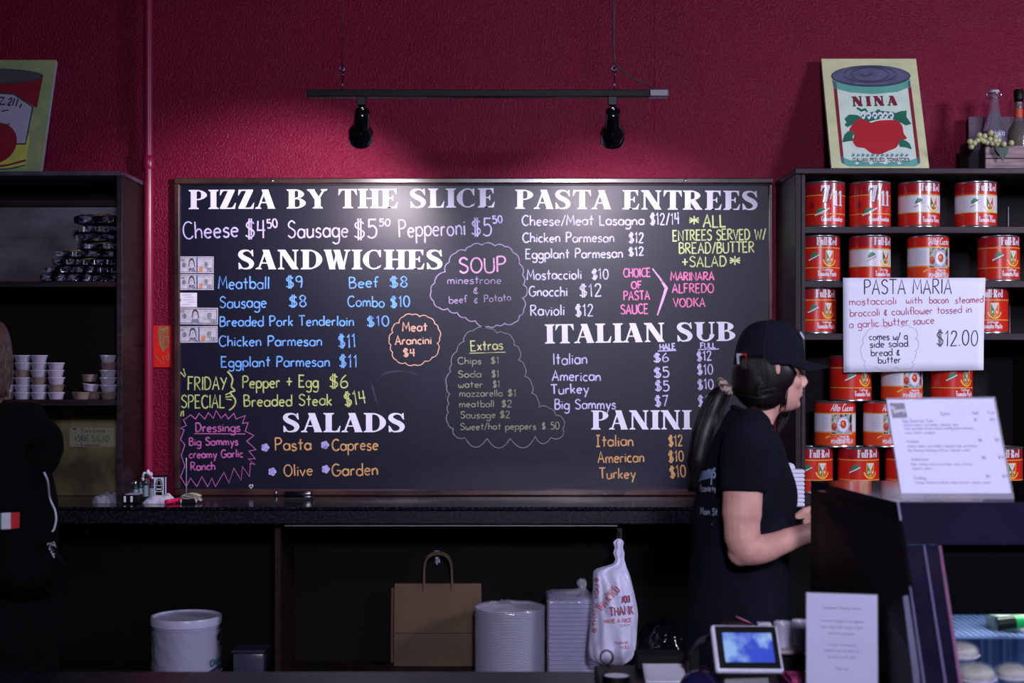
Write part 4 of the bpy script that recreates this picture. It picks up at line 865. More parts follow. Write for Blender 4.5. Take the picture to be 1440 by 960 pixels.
cv.poly([(cc-(XL(34)-cc), YL(202)), (cc-(XL(34)-cc), YL(150)), (cc, YL(130)), (XL(5), YL(133)), (XL(20), YL(142)), (XL(34), YL(151)), (XL(31.5), YL(202))], pm('greyed_white', (168, 164, 192)), 3)
cv.disc(cc, YL(106), XL(44)-cc, 0.075, p_slated, 4, 28); cv.disc(cc, YL(106), (XL(44)-cc)*.96, 0.068, pm('grey_lid', (76, 76, 84)), 4.5, 28)
cv.disc(XL(-10), YL(202), (XL(20)-XL(-10)), 0.185, p_dred, 5, 26)
cv.ribbon([(XL(-20), YL(236)), (XL(10), YL(233)), (XL(36), YL(226))], 0.018, p_dred, 4); cv.ribbon([(XL(-14), YL(239)), (XL(14), YL(238)), (XL(36), YL(233))], 0.014, p_grn, 4)
for st in ([(0, 141), (3, 138), (4.5, 142), (1, 145), (0, 148), (4, 148)],): cv.ribbon([(XL(a), YL(b)) for a, b in catmull(st, 3)], 0.016, p_navy, 6)
cv.ribbon([(XL(8), YL(138)), (XL(6.5), YL(149))], 0.02, p_navy, 6); cv.ribbon([(XL(13), YL(139)), (XL(11.5), YL(150))], 0.02, p_navy, 6); cv.ribbon([(XL(19), YL(146)), (XL(17), YL(152))], 0.02, p_navy, 6); cv.disc(XL(20.5), YL(142), .009, .009, p_navy, 6, 8)
cv.ribbon([(XL(-14), YL(137)), (XL(-7), YL(137)), (XL(-12), YL(147)), (XL(-4), YL(147))], 0.016, p_navy, 6); cv.ribbon([(XL(-8), YL(157)), (XL(2), YL(155))], 0.012, p_navy, 6); cv.ribbon([(XL(-2), YL(178)), (XL(6), YL(175))], 0.014, p_navy, 6)
cv.rect(-1, -0.03, 1, 0, p_lg, 1)
cv.build('painted_picture', lambda x, y, l: pm2(x, 0.031+y*0.968, l), pt2)

# ------------------------------------------------------------------ crate with bottles and grapes on the right unit
m_crate = mat('weathered_crate_board', (150, 126, 132), 0.75, rgb2=(104, 84, 92), vscale=8, stretch=(1, 1, 9), bump=0.0006, bscale=30)
m_crated = mat('dark_crate_end', (34, 30, 40), 0.7, rgb2=(22, 18, 26), stretch=(1, 1, 5))
cf, cb = 5.47, 5.68
def rx(px, D): return (px-720)/FPX*D
cx0 = rx(1386, cf); cx1 = cx0+0.42; cz = RT+0.0005; czt = EYE+(506-205)/FPX*cf
cr = thing('wooden_crate', 'weathered wooden crate holding bottles on top of the can shelf', 'crate', ((cx0+cx1)/2, 5.57, cz))
hh = (czt-cz-0.003)/2
for i in range(2):
    obj('front_board', one(box, (cx0, cf, cz+i*(hh+0.003)), (cx1, cf+0.012, cz+i*(hh+0.003)+hh), 0.0015), m_crate, cr)
    obj('back_board', one(box, (cx0, cb, cz+i*(hh+0.003)), (cx1, cb+0.012, cz+i*(hh+0.003)+hh), 0.0015), m_crate, cr)
for x in (cx0, cx1-0.012): obj('end_board', one(box, (x, cf+0.0125, cz), (x+0.012, cb-0.0005, czt-0.004), 0.001), m_crated, cr)
obj('crate_bottom', one(box, (cx0+0.0125, cf+0.0125, cz), (cx1-0.0125, cb-0.0005, cz+0.008)), m_crated, cr)
bk = thing('slatted_backing_board', 'greyish slatted board standing behind the glass bottles', 'board', (rx(1395, 5.75), 5.76, cz))
for i in range(3):
    x = rx(1361, 5.75)+i*0.062
    obj('slat', one(box, (x, 5.74, cz), (x+0.06, 5.752, EYE+(506-164)/FPX*5.74), 0.001), mat('grey_slat', (84, 62, 80), 0.7, stretch=(1, 1, 7)), bk)
db = tag(obj('dark_box', one(box, (rx(1361, 5.56), 5.55, cz), (rx(1383, 5.56)-0.013, 5.66, EYE+(506-198)/FPX*5.55), 0.003), m_crated), 'small dark box at the left end of the wooden crate', 'box')
m_glass = mat('clear_bottle_glass', (226, 226, 240), 0.06, trans=0.92, ior=1.3, var=0.01)
def bottle(px, D, prof, label, mg): 
    t = thing('glass_bottle', label, 'bottle', (rx(px, D), D, cz+0.009)); obj('bottle_glass', one(lathe, prof, n=28), mg, t, local=True, smooth=True, sharp=60); return t
ht = EYE+(506-127)/FPX*5.6-cz-0.009; w_ = 0.046
b1 = bottle(1398, 5.6, [(0.001, 0.002), (w_-0.004, 0), (w_, 0.006), (w_, ht*.42), (w_*.96, ht*.5), (w_*.75, ht*.6), (w_*.48, ht*.72), (w_*.36, ht*.84), (w_*.36, ht*.93), (w_*.42, ht*.94), (w_*.4, ht*.97)], 'clear swing top bottle with a tomato label standing in the crate', m_glass)
obj('label_band', one(lathe, [(w_+0.0006, ht*.12), (w_+0.0006, ht*.42), (w_*.97+0.0004, ht*.50)], n=28, cap=False), mat('navy_label', (42, 36, 66), 0.4, rgb2=(90, 84, 120), vscale=60, ramp=(0.45, 0.6)), b1, local=True, smooth=True)
cv = Canvas(); bmp = lambda x, y, l: Vector(((w_+0.001+l*.0003)*sin(x/w_), -(w_+0.001+l*.0003)*cos(x/w_), y))
cv.disc(0.022, ht*.27, 0.02, ht*.11, p_red, 1, 16); cv.disc(-0.004, ht*.30, 0.015, ht*.07, pm('tomato_orange', (214, 110, 84)), 2, 14); cv.poly([(-0.02, ht*.39), (0.0, ht*.36), (0.012, ht*.41), (0.02, ht*.35), (0.002, ht*.33)], p_grn, 3); cv.hand('TOMATO', -0.03, ht*.43, 0.03, ht*.43, 0.014, 0.0022, m_white, 4, up=1)
cv.build('bottle_label_print', bmp, b1, sub=0.008, local=True)
bm = new(); lathe(bm, [(w_*.42, ht*.97), (w_*.46, ht*.98), (w_*.4, ht), (0.002, ht+0.001)], n=18); obj('stopper', bm, mat('grey_stopper', (176, 176, 196), 0.35), b1, local=True, smooth=True)
bm = new(); tube(bm, [(w_*.5, 0, ht*.9), (w_*.62, 0, ht*.95), (w_*.45, 0, ht*1.0)], 0.0018, 6); tube(bm, [(-w_*.5, 0, ht*.9), (-w_*.62, 0, ht*.95), (-w_*.45, 0, ht*1.0)], 0.0018, 6); tube(bm, [(w_*.45*cos(a*pi/6), w_*.45*sin(a*pi/6), ht*.9) for a in range(12)], 0.0018, 6, closed=True)
obj('wire_bail', bm, m_chrome, b1, local=True, smooth=True)
h2 = EYE+(506-126)/FPX*5.6-cz-0.009; w2 = 0.042
b2 = bottle(1432.5, 5.6, [(0.001, 0.002), (w2-0.003, 0), (w2, 0.006), (w2, h2*.46), (w2*.9, h2*.53), (w2*.6, h2*.59), (w2*.36, h2*.64), (w2*.34, h2*.86), (w2*.38, h2*.87)], 'olive oil bottle with black stopper standing in the crate', m_glass)
obj('oil', one(lathe, [(0.001, 0.004), (w2-0.004, 0.004), (w2-0.003, h2*.45), (w2*.85, h2*.52), (w2*.54, h2*.585), (w2*.3, h2*.62)], n=24), mat('olive_oil', (150, 132, 30), 0.1, trans=0.5, ior=1.4, rgb2=(96, 88, 20), vscale=8), b2, local=True, smooth=True)
obj('bottle_collar', one(lathe, [(w2*.37, h2*.66), (w2*.38, h2*.76)], n=20, cap=False), pm('orange_collar', (190, 70, 40)), b2, local=True, smooth=True)
obj('cork', one(lathe, [(w2*.3, h2*.78), (w2*.33, h2*.88)], n=16), mat('cork', (168, 120, 96), 0.8), b2, local=True, smooth=True)
obj('stopper', one(lathe, [(w2*.42, h2*.85), (w2*.44, h2*.9), (w2*.44, h2*.99), (w2*.38, h2), (0.002, h2+0.001)], n=18), m_black, b2, local=True, smooth=True)
# grapes
gr = thing('grape_bunch', 'bunch of pale green artificial grapes hanging over the front of the crate', 'grapes', (rx(1385, 5.44), 5.45, czt-0.02))
m_grape = mat('pale_grape', (172, 172, 128), 0.3, rgb2=(150, 156, 120), vscale=20, sss=0.1)
gp = [(1364, 199), (1366, 206), (1374.5, 197), (1377, 190), (1384.5, 191.5), (1383, 198), (1393, 187), (1392, 196), (1400, 192), (1399, 198), (1404, 197.5), (1402.5, 202), (1411.5, 202.5), (1422, 201), (1388, 200), (1370, 201), (1395, 201), (1380, 196)]
stem_o = obj('stem', one(tube, [P(a, b, 5.452) for a, b in ((1364, 201), (1376, 197), (1390, 194), (1404, 199), (1422, 202))], 0.0018, 6), mat('grape_stem', (96, 84, 52), 0.7), gr, smooth=True)
gm = None
for i, (a, b) in enumerate(gp):
    c = P(a, b, 5.44+0.006*(i % 3)); 
    if gm is None:
        g = obj('grape', one(ell, (0, 0, 0), (0.0112, 0.0112, 0.012), seg=14, rings=10), m_grape, gr, smooth=True, local=True); gm = g.data
    else:
        g = bpy.data.objects.new('grape', gm); col.objects.link(g); g.parent = gr
    g.location = c-gr.location
lf = catmull([P(1399, 205, 5.452), P(1406, 203, 5.448), P(1418, 206, 5.446), P(1417, 214, 5.444), P(1413, 222, 5.442), P(1411, 226, 5.442), P(1407, 219, 5.442), P(1401, 212, 5.446)], 3, closed=True)
bm = new(); f = bm.faces.new([bm.verts.new(v) for v in lf]); bmesh.ops.triangulate(bm, faces=[f]); r = bmesh.ops.extrude_face_region(bm, geom=list(bm.faces)); bmesh.ops.translate(bm, verts=[v for v in r['geom'] if isinstance(v, bmesh.types.BMVert)], vec=(0, 0.002, 0)); recalc(bm)
obj('leaf', bm, mat('vine_leaf', (62, 84, 74), 0.6, var=0.2), gr)

# ------------------------------------------------------------------ left shelf unit
LXF = 5.45; LX1 = (172-720)/FPX*LXF; LT = EYE+(506-241)/FPX*LXF
lu = thing('shelf_unit', 'tall dark shelf unit with foil bags and sauce cups at the left edge', 'shelf unit', (-2.5, 5.6, LZ))
shelf_box(lu, 'side_panel', (LX1-0.0195, LXF, LZ), (LX1, WY-0.001, LT-0.0165)); shelf_box(lu, 'face_edge', (LX1-0.02, LXF-0.006, LZ), (LX1+0.001, LXF-0.0003, LT-0.0165), m_darkh, 0.001)
shelf_box(lu, 'top_board', (-4.6, LXF-0.008, LT-0.016), (LX1+0.004, WY-0.001, LT), mat('bright_shelf_edge', (96, 86, 108), 0.3, rgb2=(70, 62, 78)), 0.002)
bx = LX1-0.02
def zl(py): return EYE+(506-py)/FPX*LXF
shelf_box(lu, 'back_panel', (-4.6, 5.785, zl(570)), (bx, 5.798, LT-0.0165), m_inner)
shelf_box(lu, 'upper_rail', (-4.6, 5.755, EYE+(506-290)/FPX*5.755), (bx, 5.7845, EYE+(506-281)/FPX*5.755), m_darkh)
shelf_box(lu, 'lit_back_sheet', (-4.6, 5.775, zl(398)+0.001), (bx, 5.7845, EYE+(506-291)/FPX*5.775), m_steel)
shelf_box(lu, 'lower_back_sheet', (-4.6, 5.77, LZ+0.001), (bx, 5.798, zl(570)-0.0005), m_glowtint)
ZS1, ZS2 = zl(395.5), zl(562)
shelf_box(lu, 'shelf', (-4.6, LXF, ZS1-0.022), (bx, 5.7745, ZS1), m_darkh); shelf_box(lu, 'shelf', (-4.6, LXF, ZS2-0.022), (bx, 5.7845, ZS2), m_darkh)
# foil bags
m_foil = mat('black_pouch_painted_glints', (20, 20, 36), 0.16, rgb2=(96, 94, 124), vscale=42, bump=0.012, bscale=60, coat=0.6, ramp=(0.36, 0.5)); m_goldt = mat('gold_printed_edge', (126, 104, 60), 0.35, metal=0.4, var=0.3, vscale=70)  # pale flecks mixed into the pouch colour imitate glints on the foil
def pouch(px0, px1, py0, py1, D, k, tilt=0.0, gold=False):
    a = P(px0, py1, D); b = P(px1, py0, D); w_, h_ = b.x-a.x, b.z-a.z; dpt = 0.17
    t = thing('foil_pouch', 'black foil pouch', 'pouch', ((a.x+b.x)/2, D+dpt/2, a.z), 'black foil pouches on the left shelf')
    bm = new(); nx, ny = 16, 12; rnd = random.Random(px0*7+py0)
    ph = rnd.uniform(0, 6)
    top = []; bot = []
    for j in range(ny+1):
        rt = []; rb = []
        for i in range(nx+1):
            u = i/nx*2-1; v = j/ny*2-1
            th = (1-abs(u)**7)*(1-abs(v)**7)
            wr = rnd.uniform(-1, 1)*0.0022*min(1, 1.3-max(abs(u), abs(v)))
            x = u*w_/2*(1+0.04*sin(v*5+ph)); y = v*dpt/2*(1+0.05*sin(u*6+ph))
            mid = h_*0.45+0.12*h_*sin(u*3+ph)
            wr *= 1.7; rt.append(bm.verts.new((x, y, min(h_, h_*0.72+(h_*0.28)*th+wr*.7)-0.0002+(0.0 if th > .2 else wr)))); rb.append(bm.verts.new((x+wr, y+wr, h_*0.12*(1-th))))
        top.append(rt); bot.append(rb)
    for j in range(ny):
        for i in range(nx):
            bm.faces.new((top[j][i], top[j][i+1], top[j+1][i+1], top[j+1][i])); bm.faces.new((bot[j+1][i], bot[j+1][i+1], bot[j][i+1], bot[j][i]))
    for j in range(ny):
        bm.faces.new((top[j][0], top[j+1][0], bot[j+1][0], bot[j][0])); bm.faces.new((top[j+1][nx], top[j][nx], bot[j][nx], bot[j+1][nx]))
    for i in range(nx):
        bm.faces.new((top[0][i+1], top[0][i], bot[0][i], bot[0][i+1])); bm.faces.new((top[ny][i], top[ny][i+1], bot[ny][i+1], bot[ny][i]))
    t.rotation_euler = (0, 0, rnd.uniform(-.09, .09)); t.location.y += rnd.uniform(0, .01)
    obj('pouch_body', bm, m_foil, t, local=True, smooth=True, sharp=60)
    if gold:
        s = tube(new(), [(-w_*.30, -dpt/2+0.004, h_*.72), (0, -dpt/2+0.001, h_*.80), (w_*.36, -dpt/2+0.004, h_*.9)], [(0.002, 0.003)]*3, 8)
        if tilt: bmesh.ops.rotate(s, verts=s.verts, cent=(0, 0, 0), matrix=Matrix.Rotation(-tilt, 3, 'Y'))
        obj('gold_seal', s, m_goldt, t, local=True, smooth=True, label='dull gold sealed edge')
    return t
rows = [(394, 382, ((56, 92), (92, 128), (128, 163))), (382, 371, ((64, 100), (100, 133), (133, 163))), (371, 360, ((74, 104), (104, 136), (136, 163))), (360, 349, ((78, 118), (118, 163))), (349, 338, ((112, 163),)), (338, 326, ((106, 163),)), (326, 314, ((110, 163),)), (314, 299, ((104, 163),))]
zbase = ZS1+0.001
for r_, (yb_, yt_, cols) in enumerate(rows):
    for c_, (a, b) in enumerate(cols):
        D = 5.49+0.006*((r_*3+c_) % 3)
        hpx = (yb_-yt_)/FPX*D; pyb = 506-(zbase-EYE)/D*FPX
        nm = (' at its left end', ' in the middle', ' at its right end')[c_ if len(cols) == 3 else (0 if (c_ == 0 and len(cols) == 2) else 2)] if len(cols) > 1 else ''
        order = ('lowest', 'second', 'third', 'fourth', 'fifth', 'sixth', 'seventh', 'topmost')[r_]
        t = pouch(a+0.5, b-0.5, pyb-(yb_-yt_), pyb, D, '', 0.0, (r_, c_) in ((3, 0), (4, 0), (7, 0), (2, 1)))
        order = ('lowest', 'second', 'third', 'fourth', 'fifth', 'sixth', 'seventh', 'topmost')[r_]
        t['label'] = 'black foil pouch, %s layer of the left shelf stack%s' % (order, nm)
    zbase += (yb_-yt_)/FPX*5.49+0.0004
# sauce cups
m_cup = mat('clear_plastic_cup', (176, 168, 190), 0.25, rgb2=(140, 132, 158), vscale=30); m_cupl = mat('plastic_cup_lid', (196, 190, 216), 0.2, var=0.05); m_sauce = mat('brown_sauce_cup', (132, 114, 112), 0.3, rgb2=(96, 78, 76), vscale=25)
cup_p = {}
def cup(px, z, D, label, kind='w', s=1.0, tilt=0.0):
    x = rx(px, D); R = 0.0322*s
    if (kind, s) in cup_p: t = copy_tree(cup_p[(kind, s)]); t.location = (x, D, z); t['label'] = label
    else:
        t = thing('sauce_cup', label, 'sauce cup', (x, D, z), 'lidded sauce cups on the left shelf')
        obj('cup_body', one(lathe, [(0.001, 0.0), (R*.78, 0.0), (R*.80, 0.002), (R*.97, 0.0235), (R*.97, 0.0245)], n=24), m_cup if kind == 'w' else m_sauce, t, local=True, smooth=True, sharp=50)
        obj('cup_lid', one(lathe, [(R*.97, 0.0235), (R*1.03, 0.024), (R*1.03, 0.0275), (R*.96, 0.028), (R*.93, 0.0262), (0.001, 0.0262)], n=24), m_cupl if kind == 'w' else m_sauce, t, local=True, smooth=True, sharp=50)
        cup_p[(kind, s)] = t
    if tilt: t.rotation_euler = (0, tilt, 0)
    return t
CHh = 0.0285; D = 5.50; ords = ('lowest', 'second', 'third', 'fourth', 'fifth', 'topmost')
for ci, (px, n) in enumerate(((9, 6), (32, 6), (55, 6), (78.5, 5), (152.5, 6))):
    nm = ('at the left picture edge', 'second column of the big group', 'third column of the big group', 'rightmost column of the big group', 'tall column against the shelf side')[ci]
    for k in range(n):
        cup(px+random.uniform(-.6, .6), ZS2+0.001+k*CHh, D+random.uniform(-.002, .002), 'lidded sauce cup, %s from the bottom, %s' % (ords[k], nm) if 0 < k < 5 else 'lidded sauce cup, %s, %s' % (ords[k] if k == 0 else 'topmost', nm), 'w' if (ci*5+k) % 4 else 'b')
cup(114, ZS2+0.001, D, 'brown sauce cup standing alone left of the tall column', 'b', 1.08)
cup(131, ZS2+0.0015, D+0.045, 'sauce cup behind the small pile left of the tall column', 'b')
cup(127, ZS2+0.001+CHh+0.003, D+0.02, 'whitish sauce cup leaning on the small pile', 'w', 1.0, 0.12)
cup(126, ZS2+0.001+2*CHh+0.011, D+0.02, 'brown lidded sauce cup on top of the small pile', 'b')
# note on the lower sheet
a = P(98, 628, 5.7685); b = P(163, 601, 5.7685)
nt = tag(obj('paper_note', one(box, (a.x, 5.7685, a.z), (b.x, 5.7695, b.z)), mat('yellowed_paper', (150, 148, 122), 0.7, var=0.06)), 'pale yellow handwritten side salad note on the lower back sheet', 'note')
cv = Canvas(); kb = mat('note_ink', (70, 68, 66), 0.7)
cv.hand('Every Entree', 115, 608, 148, 608, 5.5, 0.7, kb, 1); cv.hand('+SIDE SALAD', 104, 620, 154, 620.5, 8, 0.9, kb, 1); cv.hand('+ Breadsticks', 108, 627, 140, 627.5, 4, 0.6, kb, 1); cv.disc(105, 603, 2.5, 1.5, kb, 1, 8)
cv.build('note_writing', pmap(5.7683), nt)
# ------------------------------------------------------------------ things lying on the ledge
lz = LZ+0.0004
def cloth(name, label, cat, cx, cy, w_, d_, h_, m, seed, base=lz, rotz=0.0, nx=22, ny=16):
    rnd = random.Random(seed); ph = [rnd.uniform(0, 6) for _ in range(8)]
    bm = new(); T = []; B = []
    for j in range(ny+1):
        a = []; b_ = []
        for i in range(nx+1):
            u = i/nx*2-1; v = j/ny*2-1
            e = max(0.0, 1-(abs(u)**4+abs(v)**4))**0.6*(0.8+0.2*u)
            f = 0.72+0.10*sin(u*6+ph[0]+2*v)+0.08*sin(v*7+ph[1]+u*3)+0.07*sin(u*13+v*9+ph[2])
            x = u*w_/2*(1-0.14*abs(v)**2+0.05*sin(v*5+ph[3])); y = v*d_/2*(1-0.14*abs(u)**2+0.06*sin(u*6+ph[4]))
            a.append(bm.verts.new((x, y, 0.002+h_*e*f))); b_.append(bm.verts.new((x, y, 0.0)))
        T.append(a); B.append(b_)
    for j in range(ny):
        for i in range(nx):
            bm.faces.new((T[j][i], T[j][i+1], T[j+1][i+1], T[j+1][i])); bm.faces.new((B[j+1][i], B[j+1][i+1], B[j][i+1], B[j][i]))
    for j in range(ny):
        bm.faces.new((T[j][0], T[j+1][0], B[j+1][0], B[j][0])); bm.faces.new((T[j+1][nx], T[j][nx], B[j][nx], B[j+1][nx]))
    for i in range(nx):
        bm.faces.new((T[0][i+1], T[0][i], B[0][i], B[0][i+1])); bm.faces.new((T[ny][i], T[ny][i+1], B[ny][i+1], B[ny][i]))
    bmesh.ops.rotate(bm, verts=bm.verts, cent=(0, 0, 0), matrix=Matrix.Rotation(rotz, 3, 'Z')); bmesh.ops.translate(bm, verts=bm.verts, vec=(cx, cy, base))
    return tag(obj(name, bm, m, smooth=True, sharp=70), label, cat)
m_cl = mat('grey_cloth', (150, 146, 166), 0.9, var=0.1, vscale=30, bump=0.0008, bscale=200); m_clw = mat('white_cloth', (206, 204, 228), 0.9, var=0.05, bump=0.0008, bscale=200)
cloth('folded_cloth', 'crumpled grey cloth on the ledge under the left shelf unit', 'cloth', rx(145, 5.47), 5.5, 0.095, 0.08, 0.058, m_cl, 3)
cloth('folded_napkin', 'crumpled white cloth on the ledge behind the pink marker', 'cloth', rx(222, 5.47), 5.49, 0.118, 0.09, 0.042, m_clw, 5, nx=26)
# clip-on black holder with two white tubes
hx0, hx1 = rx(175, 5.45), rx(199, 5.45)
hb = thing('black_clip_box', 'small black box with pale top and two white tabs beside the green bottles', 'box', ((hx0+hx1)/2, 5.47, lz))
bm = new(); box(bm, (hx0, 5.445, lz), (hx1-0.01, 5.51, lz+0.033), 0.003); obj('box_body', bm, m_black, hb)
obj('pale_top', one(box, (hx0+0.002, 5.447, lz+0.0335), (hx1-0.012, 5.515, lz+0.036), 0.001), mat('pale_lilac_card', (168, 162, 190), 0.5), hb)
for px in (175.5, 185.0): 
    c = P(px, 708, 5.443); obj('white_tab', one(box, (c.x-0.0045, 5.438, lz+0.006), (c.x+0.0045, 5.4445, lz+0.03), 0.002), m_white, hb)
# small green bottles with a tissue
m_gb = mat('dark_green_glass', (24, 62, 66), 0.12, rgb2=(16, 40, 46), coat=0.3); m_gbp = mat('teal_label', (52, 96, 100), 0.4, rgb2=(120, 140, 150), vscale=40, ramp=(0.55, 0.7))
gb = None
for i, (px, top, lb) in enumerate(((190.5, 676, 'leftmost small dark bottle of the row on the ledge beside the pipe'), (198, 673, 'second small teal bottle from the left in the row on the ledge'), (205, 666, 'tallest teal bottle in the middle of the row on the ledge'), (213, 673, 'rightmost small teal bottle of the row, beside the framed card'))):
    D = 5.62+0.004*(i % 2); hgt = EYE+(506-top)/FPX*D-lz; R = 0.0098
    t = thing('small_bottle', lb, 'bottle', (rx(px, D), D, lz), 'small dark green bottles on the ledge')
    obj('bottle_body', one(lathe, [(0.001, 0), (R-0.001, 0), (R, 0.002), (R, hgt*.62), (R*.9, hgt*.7), (R*.5, hgt*.8), (R*.5, hgt*.86)], n=18), m_gb, t, local=True, smooth=True, sharp=50)
    obj('bottle_label', one(lathe, [(R+0.0003, hgt*.12), (R+0.0003, hgt*.55)], n=18, cap=False), m_gbp, t, local=True, smooth=True)
    obj('bottle_cap', one(lathe, [(R*.62, hgt*.84), (R*.64, hgt*.98), (R*.5, hgt), (0.001, hgt)], n=14), m_black if i else m_chrome, t, local=True, smooth=True, sharp=50)
bm = new()
for a in ((203, 668, .013), (208, 664, .011), (212, 667, .010), (201, 673, .009), (214, 672, .007)): ell(bm, P(a[0], a[1], 5.645), (a[2]*.7, a[2]*.45, a[2]), seg=12, rings=8)
ts = obj('tissue', bm, m_clw, smooth=True); tag(ts, 'white crumpled tissue stuffed behind the small green bottles', 'tissue')
bm = ts.data; tex = None
dm = ts.modifiers.new('crumple', 'DISPLACE'); tx = bpy.data.textures.new('crumple', 'CLOUDS'); tx.noise_scale = 0.012; dm.texture = tx; dm.strength = 0.006; dm.texture_coords = 'OBJECT'
# framed card with arch pattern
a = P(214, 697, 5.66); b = P(235.5, 668, 5.66)
fc = thing('framed_card', 'small black card with a white arch pattern standing on the ledge', 'card', ((a.x+b.x)/2, 5.66, lz))
obj('card_board', one(box, (a.x, 5.66, lz), (b.x, 5.668, b.z), 0.001), m_black, fc)
cv = Canvas(); mw = mat('arch_print', (196, 192, 220), 0.5)
cv.rect(216.5, 671, 230.5, 697, mw, 1); cv.poly([(218.5, 682)]+[(223.5-5*cos(t*pi/8), 682-9.5*sin(t*pi/8)) for t in range(9)]+[(228.5, 682)], m_black, 2); cv.ribbon([(219.5+4-3.2*cos(t*pi/8), 681.5-7*sin(t*pi/8)) for t in range(9)], 0.7, mw, 3)
cv.rect(218, 683, 229, 684.6, m_black, 2); cv.disc(223.5, 687.5, 5.5, 3.2, m_black, 2, 16); cv.rect(219.5, 686.5, 227.5, 688.5, mw, 3); cv.rect(219, 691.5, 228, 696, m_black, 2)
cv.rect(232.2, 670.5, 234, 697, mw, 1); cv.build('card_print', pmap(5.6598), fc)
# pink marker
a = Vector((rx(233.5, 5.42), 5.42, lz+0.0095)); b = Vector((rx(254, 5.5), 5.5, lz+0.0095))
pk = thing('marker', 'thick hot pink chalk marker lying in front of the white cloth', 'marker', ((a.x+b.x)/2, 5.46, lz))
dv = (b-a).normalized()
obj('marker_barrel', one(tube, [a+dv*0.024, b], 0.0092, 16), mat('hot_pink_plastic', (232, 30, 96), 0.3, var=0.03), pk, smooth=True, sharp=50)
obj('marker_cap', one(tube, [a, a+dv*0.001, a+dv*0.0235], [0.0072, 0.0092, 0.0094], 16), mat('hot_pink_cap', (240, 44, 96), 0.25, var=0.02), pk, smooth=True, sharp=50)
# receipt spike with slips
sp = P(262, 692, 5.52)
spk = thing('bill_spike', 'white metal bill spike with impaled slips standing at the left end of the blackboard', 'spike', (sp.x+0.02, 5.52, lz))
bm = new(); lathe(bm, [(0.001, 0), (0.028, 0), (0.028, 0.0015), (0.026, 0.003), (0.001, 0.0035)], (spk.location.x-0.0, 5.52, lz), 24); obj('spike_base', bm, m_black, spk, smooth=True, sharp=40)
obj('spike_rod', one(tube, [(sp.x, 5.52, lz+0.003), (sp.x, 5.52, EYE+(506-645)/FPX*5.52), (sp.x, 5.52, EYE+(506-643)/FPX*5.52)], [0.0022, 0.0022, 0.0008], 8), mat('pale_wire', (200, 196, 210), 0.35, metal=0.4), spk, smooth=True)
m_slip = [mat('yellowish_slip', (186, 184, 150), 0.8), mat('white_slip', (206, 204, 214), 0.8)]
for k in range(9):
    rnd = random.Random(k); zz = lz+0.018+k*0.0022; bm = new(); w_ = 0.066+rnd.uniform(-.012, .012); d_ = 0.05
    cx_ = sp.x+0.022+rnd.uniform(-.006, .006); vs = []
    for j in range(2):
        r_ = []
        for i in range(9):
            u = i/8*2-1; r_.append(bm.verts.new((cx_+u*w_/2, 5.47+j*d_+rnd.uniform(-.002, .002), zz+0.0016*sin(u*4+k)-(0.006+0.005*(k % 3))*max(0, abs(u)-.72)*3.2)))
        vs.append(r_)
    for i in range(8): bm.faces.new((vs[0][i], vs[0][i+1], vs[1][i+1], vs[1][i]))
    so = obj('paper_slip', bm, m_slip[k % 2], spk, smooth=True); md = so.modifiers.new('t', 'SOLIDIFY'); md.thickness = 0.0006
bm = new(); box(bm, (sp.x-0.005, 5.455, lz), (sp.x+0.052, 5.468, lz+0.0165), 0.002); obj('slip_clamp', bm, mat('dark_glossy_clip', (30, 28, 34), 0.2), spk)
bm = new(); tube(bm, [(sp.x-0.006, 5.453, lz+0.002), (sp.x-0.005, 5.453, lz+0.016)], 0.003, 8); tube(bm, [(sp.x+0.054, 5.453, lz+0.004), (sp.x+0.05, 5.453, lz+0.018)], 0.003, 8); obj('curled_slip_end', bm, m_slip[1], spk, smooth=True)
# eraser
a = P(399, 700, 5.6); bm = new(); box(bm, (a.x, 5.60, lz), (a.x+0.112, 5.65, lz+0.034), 0.008, seg=2)
er = thing('board_eraser', 'black board eraser lying on the ledge below the blackboard', 'eraser', (a.x+0.056, 5.62, lz)); obj('eraser_grip', bm, m_blackg, er, smooth=True, sharp=50)
obj('felt_pad', one(box, (a.x+0.004, 5.595, lz), (a.x+0.108, 5.655, lz+0.008), 0.001), mat('dark_felt', (30, 30, 36), 0.95), er)
# stack of white takeout lids by the can unit
m_foam = mat('white_foam', (216, 214, 236), 0.55, var=0.03)
stx = rx(1124, 5.36)
for k in range(9):
    t = thing('foam_container', ('lowest' if k == 0 else 'topmost' if k == 8 else 'inner')+' white foam container of the stack behind the woman'+('' if k in (0, 8) else ', %s from the bottom' % ('second', 'third', 'fourth', 'fifth', 'sixth', 'seventh', 'eighth')[k-1]), 'container', (1.049, 5.366, lz+k*0.0155), 'foam containers stacked on the ledge')
    pass
    bm = new()
    box(bm, (-0.05, -0.030, 0), (0.05, 0.030, 0.0148), 0.004); obj('tray', bm, m_foam, t, local=True)
    if k == 8: obj('domed_lid', one(lathe, [(0.030, 0.0152), (0.0295, 0.022), (0.024, 0.034), (0.012, 0.039), (0.001, 0.040)], (-0.01, 0, 0), n=24), m_foam, t, local=True, smooth=True)

# ------------------------------------------------------------------ things on the shelf under the ledge
sz = SZ+0.0004
def wrapfilm(): return mat('clear_film', (236, 236, 255), 0.12, trans=0.0, alpha=0.22, coat=0.8, bump=0.004, bscale=35, var=0.02, spec=1.0)
